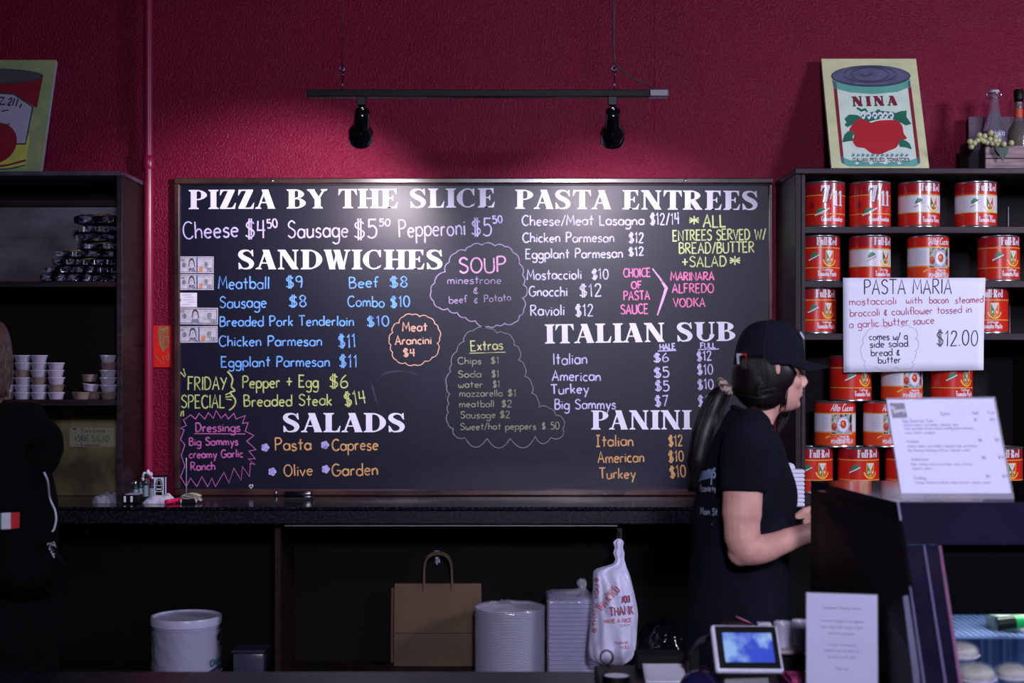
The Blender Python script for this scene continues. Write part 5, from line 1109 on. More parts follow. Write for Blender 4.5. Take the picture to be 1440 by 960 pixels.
# white bucket with lid, wrapped
bc = Vector((rx(262, 5.6), 5.6, sz)); topz = EYE+(506-866)/FPX*5.6
bk_ = thing('plastic_tub', 'round white lidded tub in clear wrap under the left part of the ledge', 'tub', bc)
h_ = topz-sz
obj('tub_body', one(lathe, [(0.001, 0), (0.118, 0), (0.124, 0.006), (0.130, h_-0.04), (0.133, h_-0.036), (0.133, h_-0.03)], n=48), mat('white_tub_plastic', (190, 188, 222), 0.4, var=0.06, vscale=5), bk_, local=True, smooth=True, sharp=50)
obj('tub_lid', one(lathe, [(0.134, h_-0.03), (0.1375, h_-0.028), (0.1385, h_-0.002), (0.136, h_+0.004), (0.128, h_+0.004), (0.125, h_-0.004), (0.06, h_-0.007), (0.001, h_-0.006)], n=48), mat('white_lid_plastic', (206, 204, 236), 0.3, var=0.04), bk_, local=True, smooth=True, sharp=50)
bm = new()
for i in range(49):
    for j in range(9): pass
rg = []
for j in range(12):
    z = 0.004+j*(h_-0.05)/11; rg.append([((0.1335+0.004*sin(i*0.9+j*1.3)*sin(i*.31+2)+0.003*sin(i*2.1+j))*cos(i*2*pi/60), (0.1335+0.004*sin(i*0.9+j*1.3)*sin(i*.31+2)+0.003*sin(i*2.1+j))*sin(i*2*pi/60), z) for i in range(60)])
loft(bm, rg, cap=False); obj('wrap_film', bm, wrapfilm(), bk_, local=True, smooth=True)
cv = Canvas(); tmap = lambda x, y, l: Vector(((0.1382+l*.0004)*cos(x/0.138), (0.1382+l*.0004)*sin(x/0.138), y))
q0 = -0.105
tmap2 = lambda x, y, l: tmap(x, y+x*0.10, l)
cv.hand('Classic', -0.085, h_-0.175, 0.0, h_-0.165, 0.024, 0.006, mat('tub_teal_print', (36, 96, 110), 0.4), 1, up=1); cv.ribbon([(-0.09, h_-0.195), (-0.03, h_-0.187), (0.02, h_-0.19)], 0.014, mat('tub_navy_print', (52, 50, 104), 0.4), 1)
cv.ribbon([(-0.095, h_-0.215), (0.02, h_-0.21)], 0.008, m_white, 1); cv.disc(-0.03, h_-0.07, 0.014, 0.016, mat('tub_black_print', (26, 26, 40), 0.4), 1, 12); cv.disc(-0.015, h_-0.105, 0.01, 0.01, mat('tub_black_print', (26, 26, 40), 0.4), 1, 12)
cv.build('tub_print', tmap2, bk_, sub=0.02, local=True)
# clear container behind the tub
cx_ = rx(350, 5.55); t = thing('plastic_container', 'dim clear plastic container right of the white tub under the ledge', 'container', (cx_, 5.6, sz))
ct = EYE+(506-914)/FPX*5.6-sz
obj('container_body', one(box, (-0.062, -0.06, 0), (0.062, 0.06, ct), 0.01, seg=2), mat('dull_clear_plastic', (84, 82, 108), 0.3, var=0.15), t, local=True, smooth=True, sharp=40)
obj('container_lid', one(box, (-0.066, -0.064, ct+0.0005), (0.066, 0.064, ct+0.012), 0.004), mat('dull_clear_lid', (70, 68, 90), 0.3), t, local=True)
# brown paper bags
m_kraft = mat('kraft_paper', (106, 83, 66), 0.8, rgb2=(90, 69, 55), vscale=4, bump=0.0006, bscale=60)
def paper_bag(D, px0, px1, ptop, label, handles=True):
    a = P(px0, ptop, D); b = P(px1, ptop, D); dp = 0.026 if handles else 0.016
    t = thing('paper_bag', label, 'paper bag', ((a.x+b.x)/2, D, sz)); w_ = b.x-a.x; h_ = a.z-sz
    bm = new(); rg = []
    for k, (v, e) in enumerate(((0, 1), (.25, 1.02), (.252, .99), (.6, .9), (.85, .6), (1, .35))):
        y = dp*e; x = w_/2*(1 if v < .9 else .993)
        rg.append([(-x, -y, v*h_), (0, -y-0.002*e, v*h_), (x, -y, v*h_), (x*(1-.02*e), 0, v*h_), (x, y, v*h_), (0, y, v*h_), (-x, y, v*h_), (-x*(1-.02*e), 0, v*h_)])
    loft(bm, rg); obj('bag_body', bm, m_kraft, t, local=True)
    obj('fold_crease', one(box, (-w_/2-0.001, -dp*1.05-0.002, h_*.25+0.05), (w_/2+0.001, -dp*1.03, h_*.25+0.052)), mat('kraft_crease', (84, 62, 56), 0.85), t, local=True)
    if handles:
        for yy, dz in ((-0.012, 0), (0.006, 0.004)):
            for off in (0.0,):
                hx = 0.055; hh_ = (820-778)/FPX*D
                bm = new(); tube(bm, catmull([(-hx, yy, h_-0.05), (-hx, yy, h_+hh_*.45), (-hx*.75, yy, h_+hh_*.85+dz), (0, yy, h_+hh_+dz), (hx*.75, yy, h_+hh_*.85+dz), (hx, yy, h_+hh_*.45), (hx, yy, h_-0.05)], 5), [(0.003, 0.005)]*31, 8)
                obj('bag_handle', bm, mat('twisted_kraft_handle', (100, 80, 66), 0.85, bump=0.0006, bscale=200), t, local=True, smooth=True)
    return t
paper_bag(5.695, 555, 677, 820, 'brown kraft paper bag with twisted handles hanging from the hook under the ledge')
paper_bag(5.75, 550, 666, 826, 'second brown paper bag just behind the one with visible handles', False)
# round foam plates stack, each plate its own object
pc = Vector((rx(717, 5.5), 5.5, 0)); ptop = EYE+(506-853)/FPX*5.5
m_pl = mat('foam_plate', (212, 210, 236), 0.5, var=0.04); n_pl = 46; hp = (ptop-sz)/n_pl; pr = None; R = 0.134
for k in range(n_pl):
    z = sz+k*hp
    if pr is None:
        bm = new(); lathe(bm, [(0.001, 0), (R*.62, 0), (R*.7, 0.001), (R*.97, hp*.72), (R, hp*.8), (R*.995, hp*.95), (R*.96, hp*.93), (R*.7, 0.0035), (0.001, 0.003)], n=40, cap=False); pr = obj('foam_plate', bm, m_pl, smooth=True, sharp=40, local=True); o = pr
    else: o = pr.copy(); col.objects.link(o)
    o.location = (pc.x+0.0012*sin(k*1.7), pc.y, z)
    if k == 0 or k == n_pl-1: tag(o, 'white foam plate, %s of the wrapped round stack beside the brown bag' % ('lowest' if k == 0 else 'topmost'), 'plate', 'foam plates in the wrapped round stack')
    else: tag(o, 'white foam plate inside the wrapped round stack beside the brown bag', 'plate', 'foam plates within the wrapped round stack')
for k in (0, n_pl-1): pass
bm = new(); rg = []
for j in range(20):
    v = j/19; z = sz+0.004+(ptop-sz-0.0)*v
    rg.append([(pc.x+(R+0.0035+0.0022*sin(i*1.1+j*.8)*sin(i*.4)+0.0016*sin(i*2.7+j*1.7))*cos(i*2*pi/60), pc.y+(R+0.0035+0.0022*sin(i*1.1+j*.8)*sin(i*.4))*sin(i*2*pi/60), z) for i in range(60)])
for sc_, dz in ((.97, .004), (.7, .006), (.45, .008), (.3, .02)):
    rg.append([(pc.x+R*(sc_+0.05*sin(i*1.3))*cos(i*2*pi/60)-(1-sc_)*0.04, pc.y+R*(sc_+0.05*sin(i*1.3))*sin(i*2*pi/60), ptop+dz+0.004*sin(i*.9)) for i in range(60)])
loft(bm, rg, cap=False); tag(obj('plastic_wrap', bm, wrapfilm(), smooth=True), 'clear film wrapped around the round stack of foam plates', 'plastic wrap')
# square foam box stack
bx0_, bx1_ = rx(770.5, 5.58), rx(838, 5.58); sq_top = EYE+(506-838)/FPX*5.55; n_b = 18; hb_ = (sq_top-sz)/n_b; pr = None
for k in range(n_b):
    if pr is None:
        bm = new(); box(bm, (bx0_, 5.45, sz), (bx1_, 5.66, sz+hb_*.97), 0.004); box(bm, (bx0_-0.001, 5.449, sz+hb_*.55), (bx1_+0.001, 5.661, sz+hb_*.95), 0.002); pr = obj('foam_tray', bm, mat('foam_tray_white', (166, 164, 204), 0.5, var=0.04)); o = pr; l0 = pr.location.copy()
    else: o = pr.copy(); col.objects.link(o); o.location = l0+Vector((0.001*sin(k*2.2), 0, k*hb_))
    if k in (0, n_b-1): tag(o, 'square foam tray, %s of the film-wrapped stack left of the shopping bag' % ('lowest' if k == 0 else 'topmost'), 'tray', 'square foam trays in the wrapped stack')
    else: tag(o, 'square foam tray inside the film-wrapped stack left of the shopping bag', 'tray', 'square foam trays within the wrapped stack')
bm = new(); rg = []
def sqring(x0, x1, y0, y1, z, am, n=14):
    pts = []
    for k in range(4*n):
        s_ = k//n; t = (k % n)/n
        p = [(x0+(x1-x0)*t, y0), (x1, y0+(y1-y0)*t), (x1-(x1-x0)*t, y1), (x0, y1-(y1-y0)*t)][s_]
        pts.append((p[0]+am*sin(k*1.9+z*60), p[1]+am*sin(k*1.3+z*45)-am, z))
    return pts
for j in range(16): rg.append(sqring(bx0_-0.006, bx1_+0.006, 5.443, 5.667, sz+0.004+(sq_top-sz)*j/15, 0.0028))
mx = (bx0_+bx1_)/2
for f, dz in ((.85, .012), (.6, .016), (.3, .022), (.12, .034), (.2, .055), (.1, .07)): rg.append([(mx+0.045*(1-f)+(p[0]-mx)*f, 5.53+(p[1]-5.53)*f, sq_top+dz+0.004*sin(i*1.7)) for i, p in enumerate(sqring(bx0_-0.004, bx1_+0.004, 5.445, 5.665, sq_top, 0.003))])
loft(bm, rg, cap=False); tag(obj('plastic_wrap', bm, wrapfilm(), smooth=True), 'clear gathered film wrapped around the square foam tray stack', 'plastic wrap')
# hanging white shopping bag
SD = 5.28
sb = thing('shopping_bag', 'white plastic shopping bag with red print hanging tied under the ledge', 'shopping bag', P(862, 932, SD))
prof = [(757, 868, 873, .008), (762, 862, 877, .014), (770, 864, 876, .012), (777, 862, 878, .014), (786, 865, 878, .012), (793, 860, 880, .02), (799, 840, 882, .035), (806, 834, 885, .05), (825, 833.5, 890, .06), (845, 832, 894.5, .065), (862, 831, 897, .07), (880, 829.5, 896, .07), (900, 827.5, 895, .07), (915, 827, 893, .066), (926, 830, 888, .05), (932, 838, 880, .03), (935, 852, 876, .012)]
bm = new(); rg = []; nn = 64
pr2 = catmull(prof, 3)
for j, (py, x0_, x1_, dp) in enumerate(pr2):
    r_ = []
    for i in range(nn):
        a = 2*pi*i/nn; cxp = (x0_+x1_)/2; hw = (x1_-x0_)/2
        cc_, ss_ = cos(a), sin(a)
        ex = math.copysign(abs(cc_)**0.8, cc_); ey = math.copysign(abs(ss_)**0.9, ss_)
        top_ = max(0, 1-(py-757)/60)
        wr = (0.07+0.2*top_)*sin(a*7+j*.25)+0.05*sin(a*13-j*.5)
        fold = 0.16*math.exp(-((cos(a)*hw+cxp-(868+(py-800)*.03))/5)**2)*min(1, max(0, (py-790)/30))
        fold += 0.22*sin((py+cos(a)*18)*.16)*max(0, (py-880)/50)*.5
        p = P(cxp+hw*ex*(1+0.03*wr), py, SD); p.y = SD+dp*ey*(1+wr+fold*1.2)
        r_.append(p)
    rg.append(r_)
loft(bm, rg); m_sb = mat('white_bag_film', (214, 212, 244), 0.35, var=0.03, bump=0.0025, bscale=28)
so = obj('bag_body', bm, m_sb, sb, smooth=True)
bvh = BVHTree.FromObject(so, bpy.context.evaluated_depsgraph_get())
def project_map(target, D0, off=0.0008):
    """map photograph pixels onto a surface along the viewing direction of the print"""
    dg = bpy.context.evaluated_depsgraph_get(); dg.update(); e = target.evaluated_get(dg); b = BVHTree.FromObject(e, dg); L = target.matrix_world.translation if target.parent is None else target.parent.location
    def mp(x, y, l):
        d = Vector(((x-720)/FPX, 1, -(y-506)/FPX)); o_ = Vector((0, 0, EYE))+d*(D0-0.5)-Vector(L); h = b.ray_cast(o_, d.normalized())
        if h[0] is None: return P(x, y, D0)
        n = h[1] if h[1].dot(d) < 0 else -h[1]
        return h[0]+Vector(L)+n*(off+0.0003*l)
    return mp
m_rp = mat('red_bag_print', (190, 112, 132), 0.5, rgb2=(206, 168, 190), vscale=120, ramp=(0.3, 0.5)); m_rp2 = mat('dark_red_bag_print', (150, 84, 108), 0.5)
cv = Canvas()
cv.hand('THANK YOU', 838.5, 880, 842.5, 822, 5, 1.4, m_rp, 1); cv.disc(839, 815, 4, 3, m_rp, 1, 10); cv.disc(836, 886, 4, 3.4, m_rp, 1, 10)
cv.hand('THANK YOU', 846, 860, 872, 830, 10, 2.0, m_rp, 1); cv.hand('THANK', 854, 840, 866, 826, 6, 1.2, m_rp, 1)
cv.hand('YOU', 874, 848, 886, 846, 9, 2.4, m_rp2, 1); cv.hand('THANK', 858, 866, 891, 863, 12, 2.6, m_rp2, 1); cv.hand('HAVE A NICE', 850, 876, 888, 874, 5, 1.5, m_rp, 1); cv.hand('DAY', 872, 881, 886, 880, 3, 0.8, m_rp, 1)
cv.hand('THANK', 864, 906, 884, 905, 4, 1.0, m_rp, 1); cv.hand('YOU', 872, 912, 884, 911, 4, 1.0, m_rp, 1)
cv.build('bag_print', project_map(so, SD), sb, sub=3)
bm = new(); hp_ = P(870, 762, SD)
tube(bm, [(hp_.x+0.001, 5.42, hp_.z+0.03), (hp_.x+0.001, SD+0.05, hp_.z+0.03), (hp_.x+0.001, SD+0.005, hp_.z+0.026), (hp_.x+0.001, SD-0.004, hp_.z+0.012), (hp_.x+0.001, SD-0.002, hp_.z+0.004)], 0.0028, 8)
tag(obj('bag_hook', bm, m_black, smooth=True), 'thin dark hook holding the white shopping bag', 'hook')
# black crinkled bag
tb = ell(new(), P(930, 905, 5.42)+Vector((0, 0, -0.10)), (0.125, 0.09, 0.195), seg=56, rings=36)
o = obj('black_plastic_bag', tb, mat('black_bin_film', (14, 14, 22), 0.08, bump=0.010, bscale=26, coat=1.0), smooth=True, origin=(P(930, 905, 5.42).x, 5.42, SZ))
tag(o, 'crinkled shiny black plastic bag behind the terminal, right of the shopping bag', 'plastic bag')
tx2 = bpy.data.textures.new('crinkle', 'VORONOI'); tx2.noise_scale = 0.05; dm = o.modifiers.new('crinkle', 'DISPLACE'); dm.texture = tx2; dm.strength = 0.018; dm.mid_level = 0.6; dm.texture_coords = 'OBJECT'
for v in o.data.vertices:
    if v.co.z < 0.02: v.co.z = 0.02
# ------------------------------------------------------------------ people
m_skin = mat('skin', (206, 156, 146), 0.55, rgb2=(190, 138, 130), vscale=14, sss=0.12)
m_tee = mat('black_tshirt', (17, 18, 32), 0.95, rgb2=(12, 12, 24), vscale=10, spec=0.15, bump=0.0006, bscale=300)
m_hair = mat('dark_brown_hair', (22, 15, 17), 0.45, rgb2=(10, 7, 9), vscale=30, stretch=(6, 6, 1), spec=0.35)
m_cap = mat('navy_black_cap', (16, 18, 32), 0.9, var=0.1, spec=0.2, bump=0.0003, bscale=500)
m_trs = mat('black_trousers', (9, 9, 12), 0.95, spec=0.15)
m_shoe = mat('black_shoe_leather', (16, 16, 18), 0.5)
YW = 3.90
def rowring(rows, D, n=28, e=0.9, S=None, yoff=None):
    """rings from (py, px_back, px_front, half_depth[, y_shift]) rows seen at distance D"""
    out = []
    for r in rows:
        py, x0_, x1_, hy = r[:4]; ys = r[4] if len(r) > 4 else 0.0
        c = P((x0_+x1_)/2, py, D); hx = (x1_-x0_)/2/FPX*D; ring = []
        for i in range(n):
            a = 2*pi*i/n; ca, sa = cos(a), sin(a)
            ring.append((c.x+hx*math.copysign(abs(ca)**e, ca), c.y+ys+hy*math.copysign(abs(sa)**e, sa), c.z))
        out.append(ring)
    return out
def smooth_rows(rows, n=3): return catmull([tuple(r) if len(r) > 4 else tuple(r)+(0.0,) for r in rows], n)
def hand_mesh(bm, wrist, fwd, palm_n, side, s=1.0, curl=0.5):
    """palm and five separate curled fingers; side points from the palm towards the thumb"""
    f = Vector(fwd).normalized(); pn = Vector(palm_n); pn = (pn-f*pn.dot(f)).normalized(); sd = f.cross(pn)
    if sd.dot(Vector(side)) < 0: sd = -sd
    w_ = Vector(wrist)
    tube(bm, [w_-f*0.02*s, w_+f*0.01*s, w_+f*0.04*s, w_+f*0.075*s, w_+f*0.088*s], [(0.020*s, 0.026*s), (0.017*s, 0.027*s), (0.015*s, 0.037*s), (0.013*s, 0.039*s), (0.010*s, 0.036*s)], 14, flat=pn)
    for k, (o_, L_, r_) in enumerate(((0.028, 0.068, 0.0085), (0.010, 0.076, 0.0088), (-0.009, 0.071, 0.0084), (-0.027, 0.056, 0.0074))):
        b_ = w_+f*(0.082-0.004*abs(k-1))*s+sd*o_*s; pts = [b_-f*0.02*s, b_]; d = f.copy(); cur = b_.copy()
        for seg, fr in enumerate((0.45, 0.30, 0.25)):
            ang = curl*(0.55+0.5*seg+0.1*k); d = (f*cos(ang*(1+seg*0.35))+pn*sin(ang*(1+seg*0.35))).normalized(); cur = cur+d*L_*fr*s; pts.append(cur.copy())
        tube(bm, pts, [r_*s, r_*1.05*s, r_*s, r_*0.9*s, r_*0.72*s], 10)
    b_ = w_+f*0.022*s+sd*0.024*s
    tube(bm, [b_, b_+(sd*0.6+f*0.7+pn*0.3).normalized()*0.03*s, b_+(sd*0.55+f+pn*0.5).normalized()*0.058*s, b_+(sd*0.3+f+pn*0.75).normalized()*0.082*s], [0.013*s, 0.0115*s, 0.0095*s, 0.007*s], 10)
# ---- the woman at the counter, in profile
wo = thing('person', 'woman in black cap and black t-shirt with a long dark ponytail, facing right', 'person', (P(1045, 0, YW).x, YW, 0))
DA = 3.70     # distance of the arm nearest to the camera
bm = new()
# head (face looks to the right)
hd_rows = [(459, 1064, 1100, .028), (463, 1055, 1110, .045), (472, 1046, 1118, .062), (484, 1039, 1124, .072), (498, 1036, 1126.5, .0765), (510, 1036, 1127, .077), (518, 1037, 1126.5, .0765), (524, 1038, 1124.5, .075), (532, 1040, 1125, .073), (542, 1044, 1126, .070), (550, 1049, 1125, .066), (557, 1055, 1124, .061), (564, 1061, 1123, .053), (570, 1068, 1121, .044), (576, 1078, 1116, .032), (579, 1090, 1108, .018)]
loft(bm, rowring(smooth_rows(hd_rows, 2), YW, 32, 0.92))
ell(bm, P(1122, 514, YW), (0.016, 0.045, 0.010))                                   # brow ridge
tube(bm, [P(1123, 518, YW), P(1127, 527, YW), P(1131.5, 537, YW), P(1131, 541, YW)], [(0.008, 0.006), (0.010, 0.008), (0.0125, 0.010), (0.011, 0.008)], 10)   # nose
ell(bm, P(1128, 542, YW)+Vector((0, -.009, 0)), (0.009, 0.007, 0.006)); ell(bm, P(1128, 542, YW)+Vector((0, .009, 0)), (0.009, 0.007, 0.006))
ell(bm, P(1124, 549.5, YW), (0.0105, 0.021, 0.0048)); ell(bm, P(1123.5, 555.5, YW), (0.0105, 0.019, 0.0055))          # lips
ell(bm, P(1117.5, 568, YW), (0.0155, 0.022, 0.0145))                                # chin
ell(bm, P(1112, 537, YW)+Vector((0, -.040, 0)), (0.022, 0.020, 0.020)); ell(bm, P(1112, 537, YW)+Vector((0, .040, 0)), (0.022, 0.020, 0.020))   # cheeks
for sy in (-1, 1):
    c = P(1086, 522, YW)+Vector((0, sy*.077, 0)); ell(bm, c, (0.010, 0.008, 0.028)); ell(bm, c+Vector((-.002, sy*.005, .006)), (0.008, 0.006, 0.018))
# neck and trunk under the shirt
loft(bm, rowring(smooth_rows([(556, 1056, 1104, .05), (575, 1050, 1098, .052), (592, 1040, 1088, .056), (606, 1030, 1086, .08), (622, 1012, 1092, .13), (650, 1000, 1098, .15), (720, 992, 1098, .13), (800, 985, 1098, .12), (880, 985, 1098, .14), (930, 982, 1098, .14)], 2), YW, 28))
# near arm (right)
sh, elb = P(1046, 622, DA+.02), P(1044, 768, DA-.02); wr = P(1142, 748, DA+.05)
tube(bm, catmull([P(1056, 622, DA+.09), sh, P(1045, 660, DA), P(1044, 700, DA-.01), P(1043, 735, DA-.015), P(1046, 764, DA-.02), P(1062, 774, DA-.015), P(1090, 766, DA), P(1118, 755, DA+.02), wr], 3), [x for x in [0.05]*3+[0.054]*3+[0.053]*3+[0.052]*3+[0.0475]*3+[0.045]*3+[0.0395, 0.038, 0.037]+[0.0335, 0.032, 0.031]+[0.0285, 0.0275, 0.0265]+[0.025]], 18)
ell(bm, P(1042, 777, DA-.012), (0.036, 0.034, 0.036))
hand_mesh(bm, P(1150, 746, DA+.06), (0.95, 0.25, 0.10), (0.1, 0.9, -0.35), (0.1, 0.2, 1), 1.0, 0.55)
# far arm (left), mostly behind the body
DB = 4.10
tube(bm, catmull([P(1050, 612, DB-.07), P(1060, 640, DB-.01), P(1064, 690, DB), P(1066, 745, DB-.01), P(1080, 758, DB-.02), P(1098, 748, DB-.04), P(1112, 738, DB-.06)], 3), [0.05]*3+[0.052]*3+[0.048]*3+[0.043]*3+[0.037]*3+[0.03]*3+[0.024], 16)
hand_mesh(bm, P(1112, 738, DB-.06), (0.8, -0.45, 0.05), (0.5, 0.8, 0.1), (0, 0, 1), 0.92, 0.9)
# legs, hidden behind the counter
for sy in (-1, 1):
    hipx = P(1045, 0, YW).x
    tube(bm, [(hipx-.01, YW+sy*.085, 0.90), (hipx+.005, YW+sy*.088, 0.72), (hipx+.015, YW+sy*.09, 0.48), (hipx-.005, YW+sy*.092, 0.30), (hipx-.01, YW+sy*.095, 0.09)], [0.085, 0.078, 0.052, 0.05, 0.035], 16)
    ell(bm, (hipx+.05, YW+sy*.097, 0.045), (0.105, 0.04, 0.036))
bd = obj('body', recalc(bm), m_skin, wo, smooth=True); voxel(bd, 0.0042, 3)
# eyes and brows
for sy in (-1, 1):
    ey = obj('eye', one(ell, P(1116.2, 524.5, YW)+Vector((0, sy*.031, 0)), (0.0100, 0.0105, 0.0085), seg=14, rings=10), mat('eye_white', (200, 196, 204), 0.2), wo, smooth=True)
    obj('iris', one(ell, P(1119.6, 524.5, YW)+Vector((0, sy*.033, 0)), (0.004, 0.0055, 0.0055), seg=12, rings=8), mat('dark_iris', (30, 20, 18), 0.15), ey, smooth=True)
    obj('eyebrow', one(tube, [P(1126, 517, YW)+Vector((0, sy*.014, 0)), P(1125, 514.5, YW)+Vector((0, sy*.03, 0)), P(1118, 516, YW)+Vector((0, sy*.047, 0))], [0.0018, 0.0028, 0.0012], 8), m_hair, wo, smooth=True)
    obj('eyelashes', one(tube, [P(1124, 520.5, YW)+Vector((0, sy*.022, 0)), P(1122.5, 520, YW)+Vector((0, sy*.034, 0)), P(1117, 522.5, YW)+Vector((0, sy*.043, 0))], 0.0013, 6), m_hair, wo, smooth=True)
bm = new(); ell(bm, P(1125.6, 549.3, YW), (0.0075, 0.016, 0.003)); ell(bm, P(1125.2, 555, YW), (0.0078, 0.0145, 0.0037))
obj('lips', bm, mat('lips', (176, 96, 100), 0.4), wo, smooth=True)
# t-shirt
bm = new()
rows = [(573, 1030, 1036, .030, 0), (580, 1024, 1045, .05), (588, 1018, 1057, .075), (596, 1011, 1072, .105), (603, 1006, 1085, .14), (612, 1000, 1094, .168), (624, 993, 1099, .185), (645, 987, 1105, .190), (668, 982, 1112, .188), (690, 979, 1116.5, .183), (708, 977, 1117.5, .178), (728, 975, 1115, .170), (752, 974, 1110.5, .160), (785, 972, 1108, .155), (820, 969, 1109, .162), (860, 964, 1112, .176), (900, 961, 1110, .186), (940, 962, 1104, .186), (952, 964, 1102, .184)]
rr = rowring(smooth_rows(rows, 3), YW, 48, 0.92)
for j, ring in enumerate(rr):
    for i, p in enumerate(ring):
        a = 2*pi*i/48; v = j/len(rr); k = 0.0045*sin(a*5+j*0.35)*min(1, v*1.6)+0.0035*sin(j*0.8+a*2)*(1 if v > .55 else .3)
        ring[i] = (p[0]+k*cos(a), p[1]+k*sin(a), p[2])
loft(bm, rr)
tube(bm, catmull([P(1060, 598, DA+.12), P(1052, 612, DA+.05), P(1046, 640, DA+.005), P(1045, 668, DA-.005), P(1044.5, 691, DA-.01)], 4), [0.05]*2+[0.058]*3+[0.062]*4+[0.0615]*4+[0.062]*4, 24)
tube(bm, catmull([P(1056, 600, DB-.12), P(1060, 616, DB-.05), P(1062, 645, DB-.01), P(1064, 690, DB)], 4), [0.05]*3+[0.058]*3+[0.061]*7, 24)
ts_ = obj('tshirt', recalc(bm), m_tee, wo, smooth=True); voxel(ts_, 0.0055, 3)
# neckband
bm = new(); cn = P(1060, 588, YW)
tube(bm, [(P(1058+28*cos(a*pi/12), 586, YW).x, YW+0.070*sin(a*pi/12), P(1058, 585.5+14.5*cos(a*pi/12), YW).z) for a in range(24)], (0.005,)*24 and [(0.004, 0.007)]*24, 8, closed=True)
obj('neckband', bm, m_tee, wo, smooth=True)
# trousers and shoes
bm = new(); hx_ = P(1045, 0, YW).x
loft(bm, rowring([(935, 962, 1104, .178), (975, 962, 1106, .182), (1010, 966, 1100, .18)], YW, 28))
for sy in (-1, 1): tube(bm, [(hx_-.01, YW+sy*.085, 0.80), (hx_+.005, YW+sy*.09, 0.66), (hx_+.015, YW+sy*.09, 0.46), (hx_-.005, YW+sy*.092, 0.28), (hx_-.01, YW+sy*.095, 0.10)], [0.105, 0.095, 0.07, 0.066, 0.058], 18)
tr = obj('trousers', recalc(bm), m_trs, wo, smooth=True); voxel(tr, 0.01, 2)
for sy in (-1, 1):
    bm = new(); loft(bm, [[(hx_+.045+rx_*cos(2*pi*i/20), YW+sy*.097+ry_*sin(2*pi*i/20), z) for i in range(20)] for z, rx_, ry_ in ((0, .135, .047), (.02, .138, .05), (.05, .125, .046))]+[[(hx_+.0+.07*cos(2*pi*i/20), YW+sy*.097+.042*sin(2*pi*i/20), z) for i in range(20)] for z in (.085, .11)])
    obj('shoe', recalc(bm), m_shoe, wo, smooth=True)
# hair: cap of hair plus strands
def strands(bm, guides, n, spread, r, seed, k=5):
    rnd = random.Random(seed)
    for i in range(n):
        g = rnd.choice(guides); off = Vector((rnd.uniform(-1, 1)*spread[0], rnd.uniform(-1, 1)*spread[1], rnd.uniform(-1, 1)*spread[2])); ph = rnd.uniform(0, 6); pts = []
        for j, p in enumerate(g):
            t = j/(len(g)-1); wv = Vector((sin(t*5+ph), cos(t*4+ph), 0))*0.004*t
            pts.append(Vector(p)+off*(0.35+0.65*sin(pi*min(1, t*1.1)*0.9+0.25))+wv)
        pts = catmull(pts, 3); m_ = len(pts); tube(bm, pts, [r*(1 if q < m_*0.7 else max(0.15, 1-(q-m_*.7)/(m_*.3))) for q in range(m_)], k)
bm = new()
loft(bm, rowring(smooth_rows([(500, 1042, 1112, .070), (508, 1036, 1118, .077), (514, 1032, 1121, .083), (524, 1029.5, 1121.5, .0865), (538, 1029.5, 1119, .0855), (548, 1031, 1113, .081), (558, 1036, 1107, .077), (566, 1043, 1099, .072), (573, 1052, 1089, .062), (578, 1061, 1078, .046)], 3), YW, 44, 0.86))
hb_ = obj('hair', recalc(bm), m_hair, wo, smooth=True)
bm = new(); rnd = random.Random(11)
gs = []
for i in range(130):
    u = rnd.random(); x_ = 1036+u*74; yb_ = -0.087*math.sqrt(max(0.05, 1-((x_-1073)/45)**2))
    end = (1050+u*42, 566+rnd.uniform(-8, 8)) if u < .85 else (1094+rnd.uniform(-4, 6), 570+rnd.uniform(-8, 8))
    pts = [P(x_, 500, YW)+Vector((0, yb_+0.006, 0)), P(x_+1, 522, YW)+Vector((0, yb_, 0)), P((x_+end[0])/2+1, 546, YW)+Vector((0, yb_*.95, 0)), P(end[0], end[1], YW)+Vector((0, yb_*.8, 0))]
    pts = catmull(pts, 3); tube(bm, pts, [0.0015*(1-0.8*max(0, q/len(pts)-.5)) for q in range(len(pts))], 5)
# strands swept towards the scrunchie
for i in range(46):
    v = rnd.random(); pts = [P(1088-rnd.random()*30, 512+v*46, YW)+Vector((0, -0.083, 0)), P(1056, 528+v*32, YW)+Vector((0, -0.079, 0)), P(1034, 541+v*14, YW)+Vector((0, -.04*rnd.random()-.01, 0)), P(1026, 546+v*6, YW)+Vector((0, rnd.uniform(-.012, .012), 0))]
    tube(bm, catmull(pts, 3), 0.0013, 5)
# loose front locks on both sides of the face
for a_, sy in (((1103, 512, 1108, 532, 1105, 552, 1098, 572), -1), ((1112, 512, 1116, 560, 1110, 590, 1096, 612), 1), ((1112, 512, 1114, 560, 1104, 596, 1090, 622), 1)):
    g = [P(a_[k], a_[k+1], YW)+Vector((0, sy*(.066-.008*k/2), 0)) for k in (0, 2, 4, 6)]; strands(bm, [g], 14 if sy > 0 else 9, (0.004, 0.004, 0.006), 0.0013, 5+int(a_[0])+sy)
obj('hair_strands', bm, m_hair, wo, smooth=True)['kind'] = 'stuff'
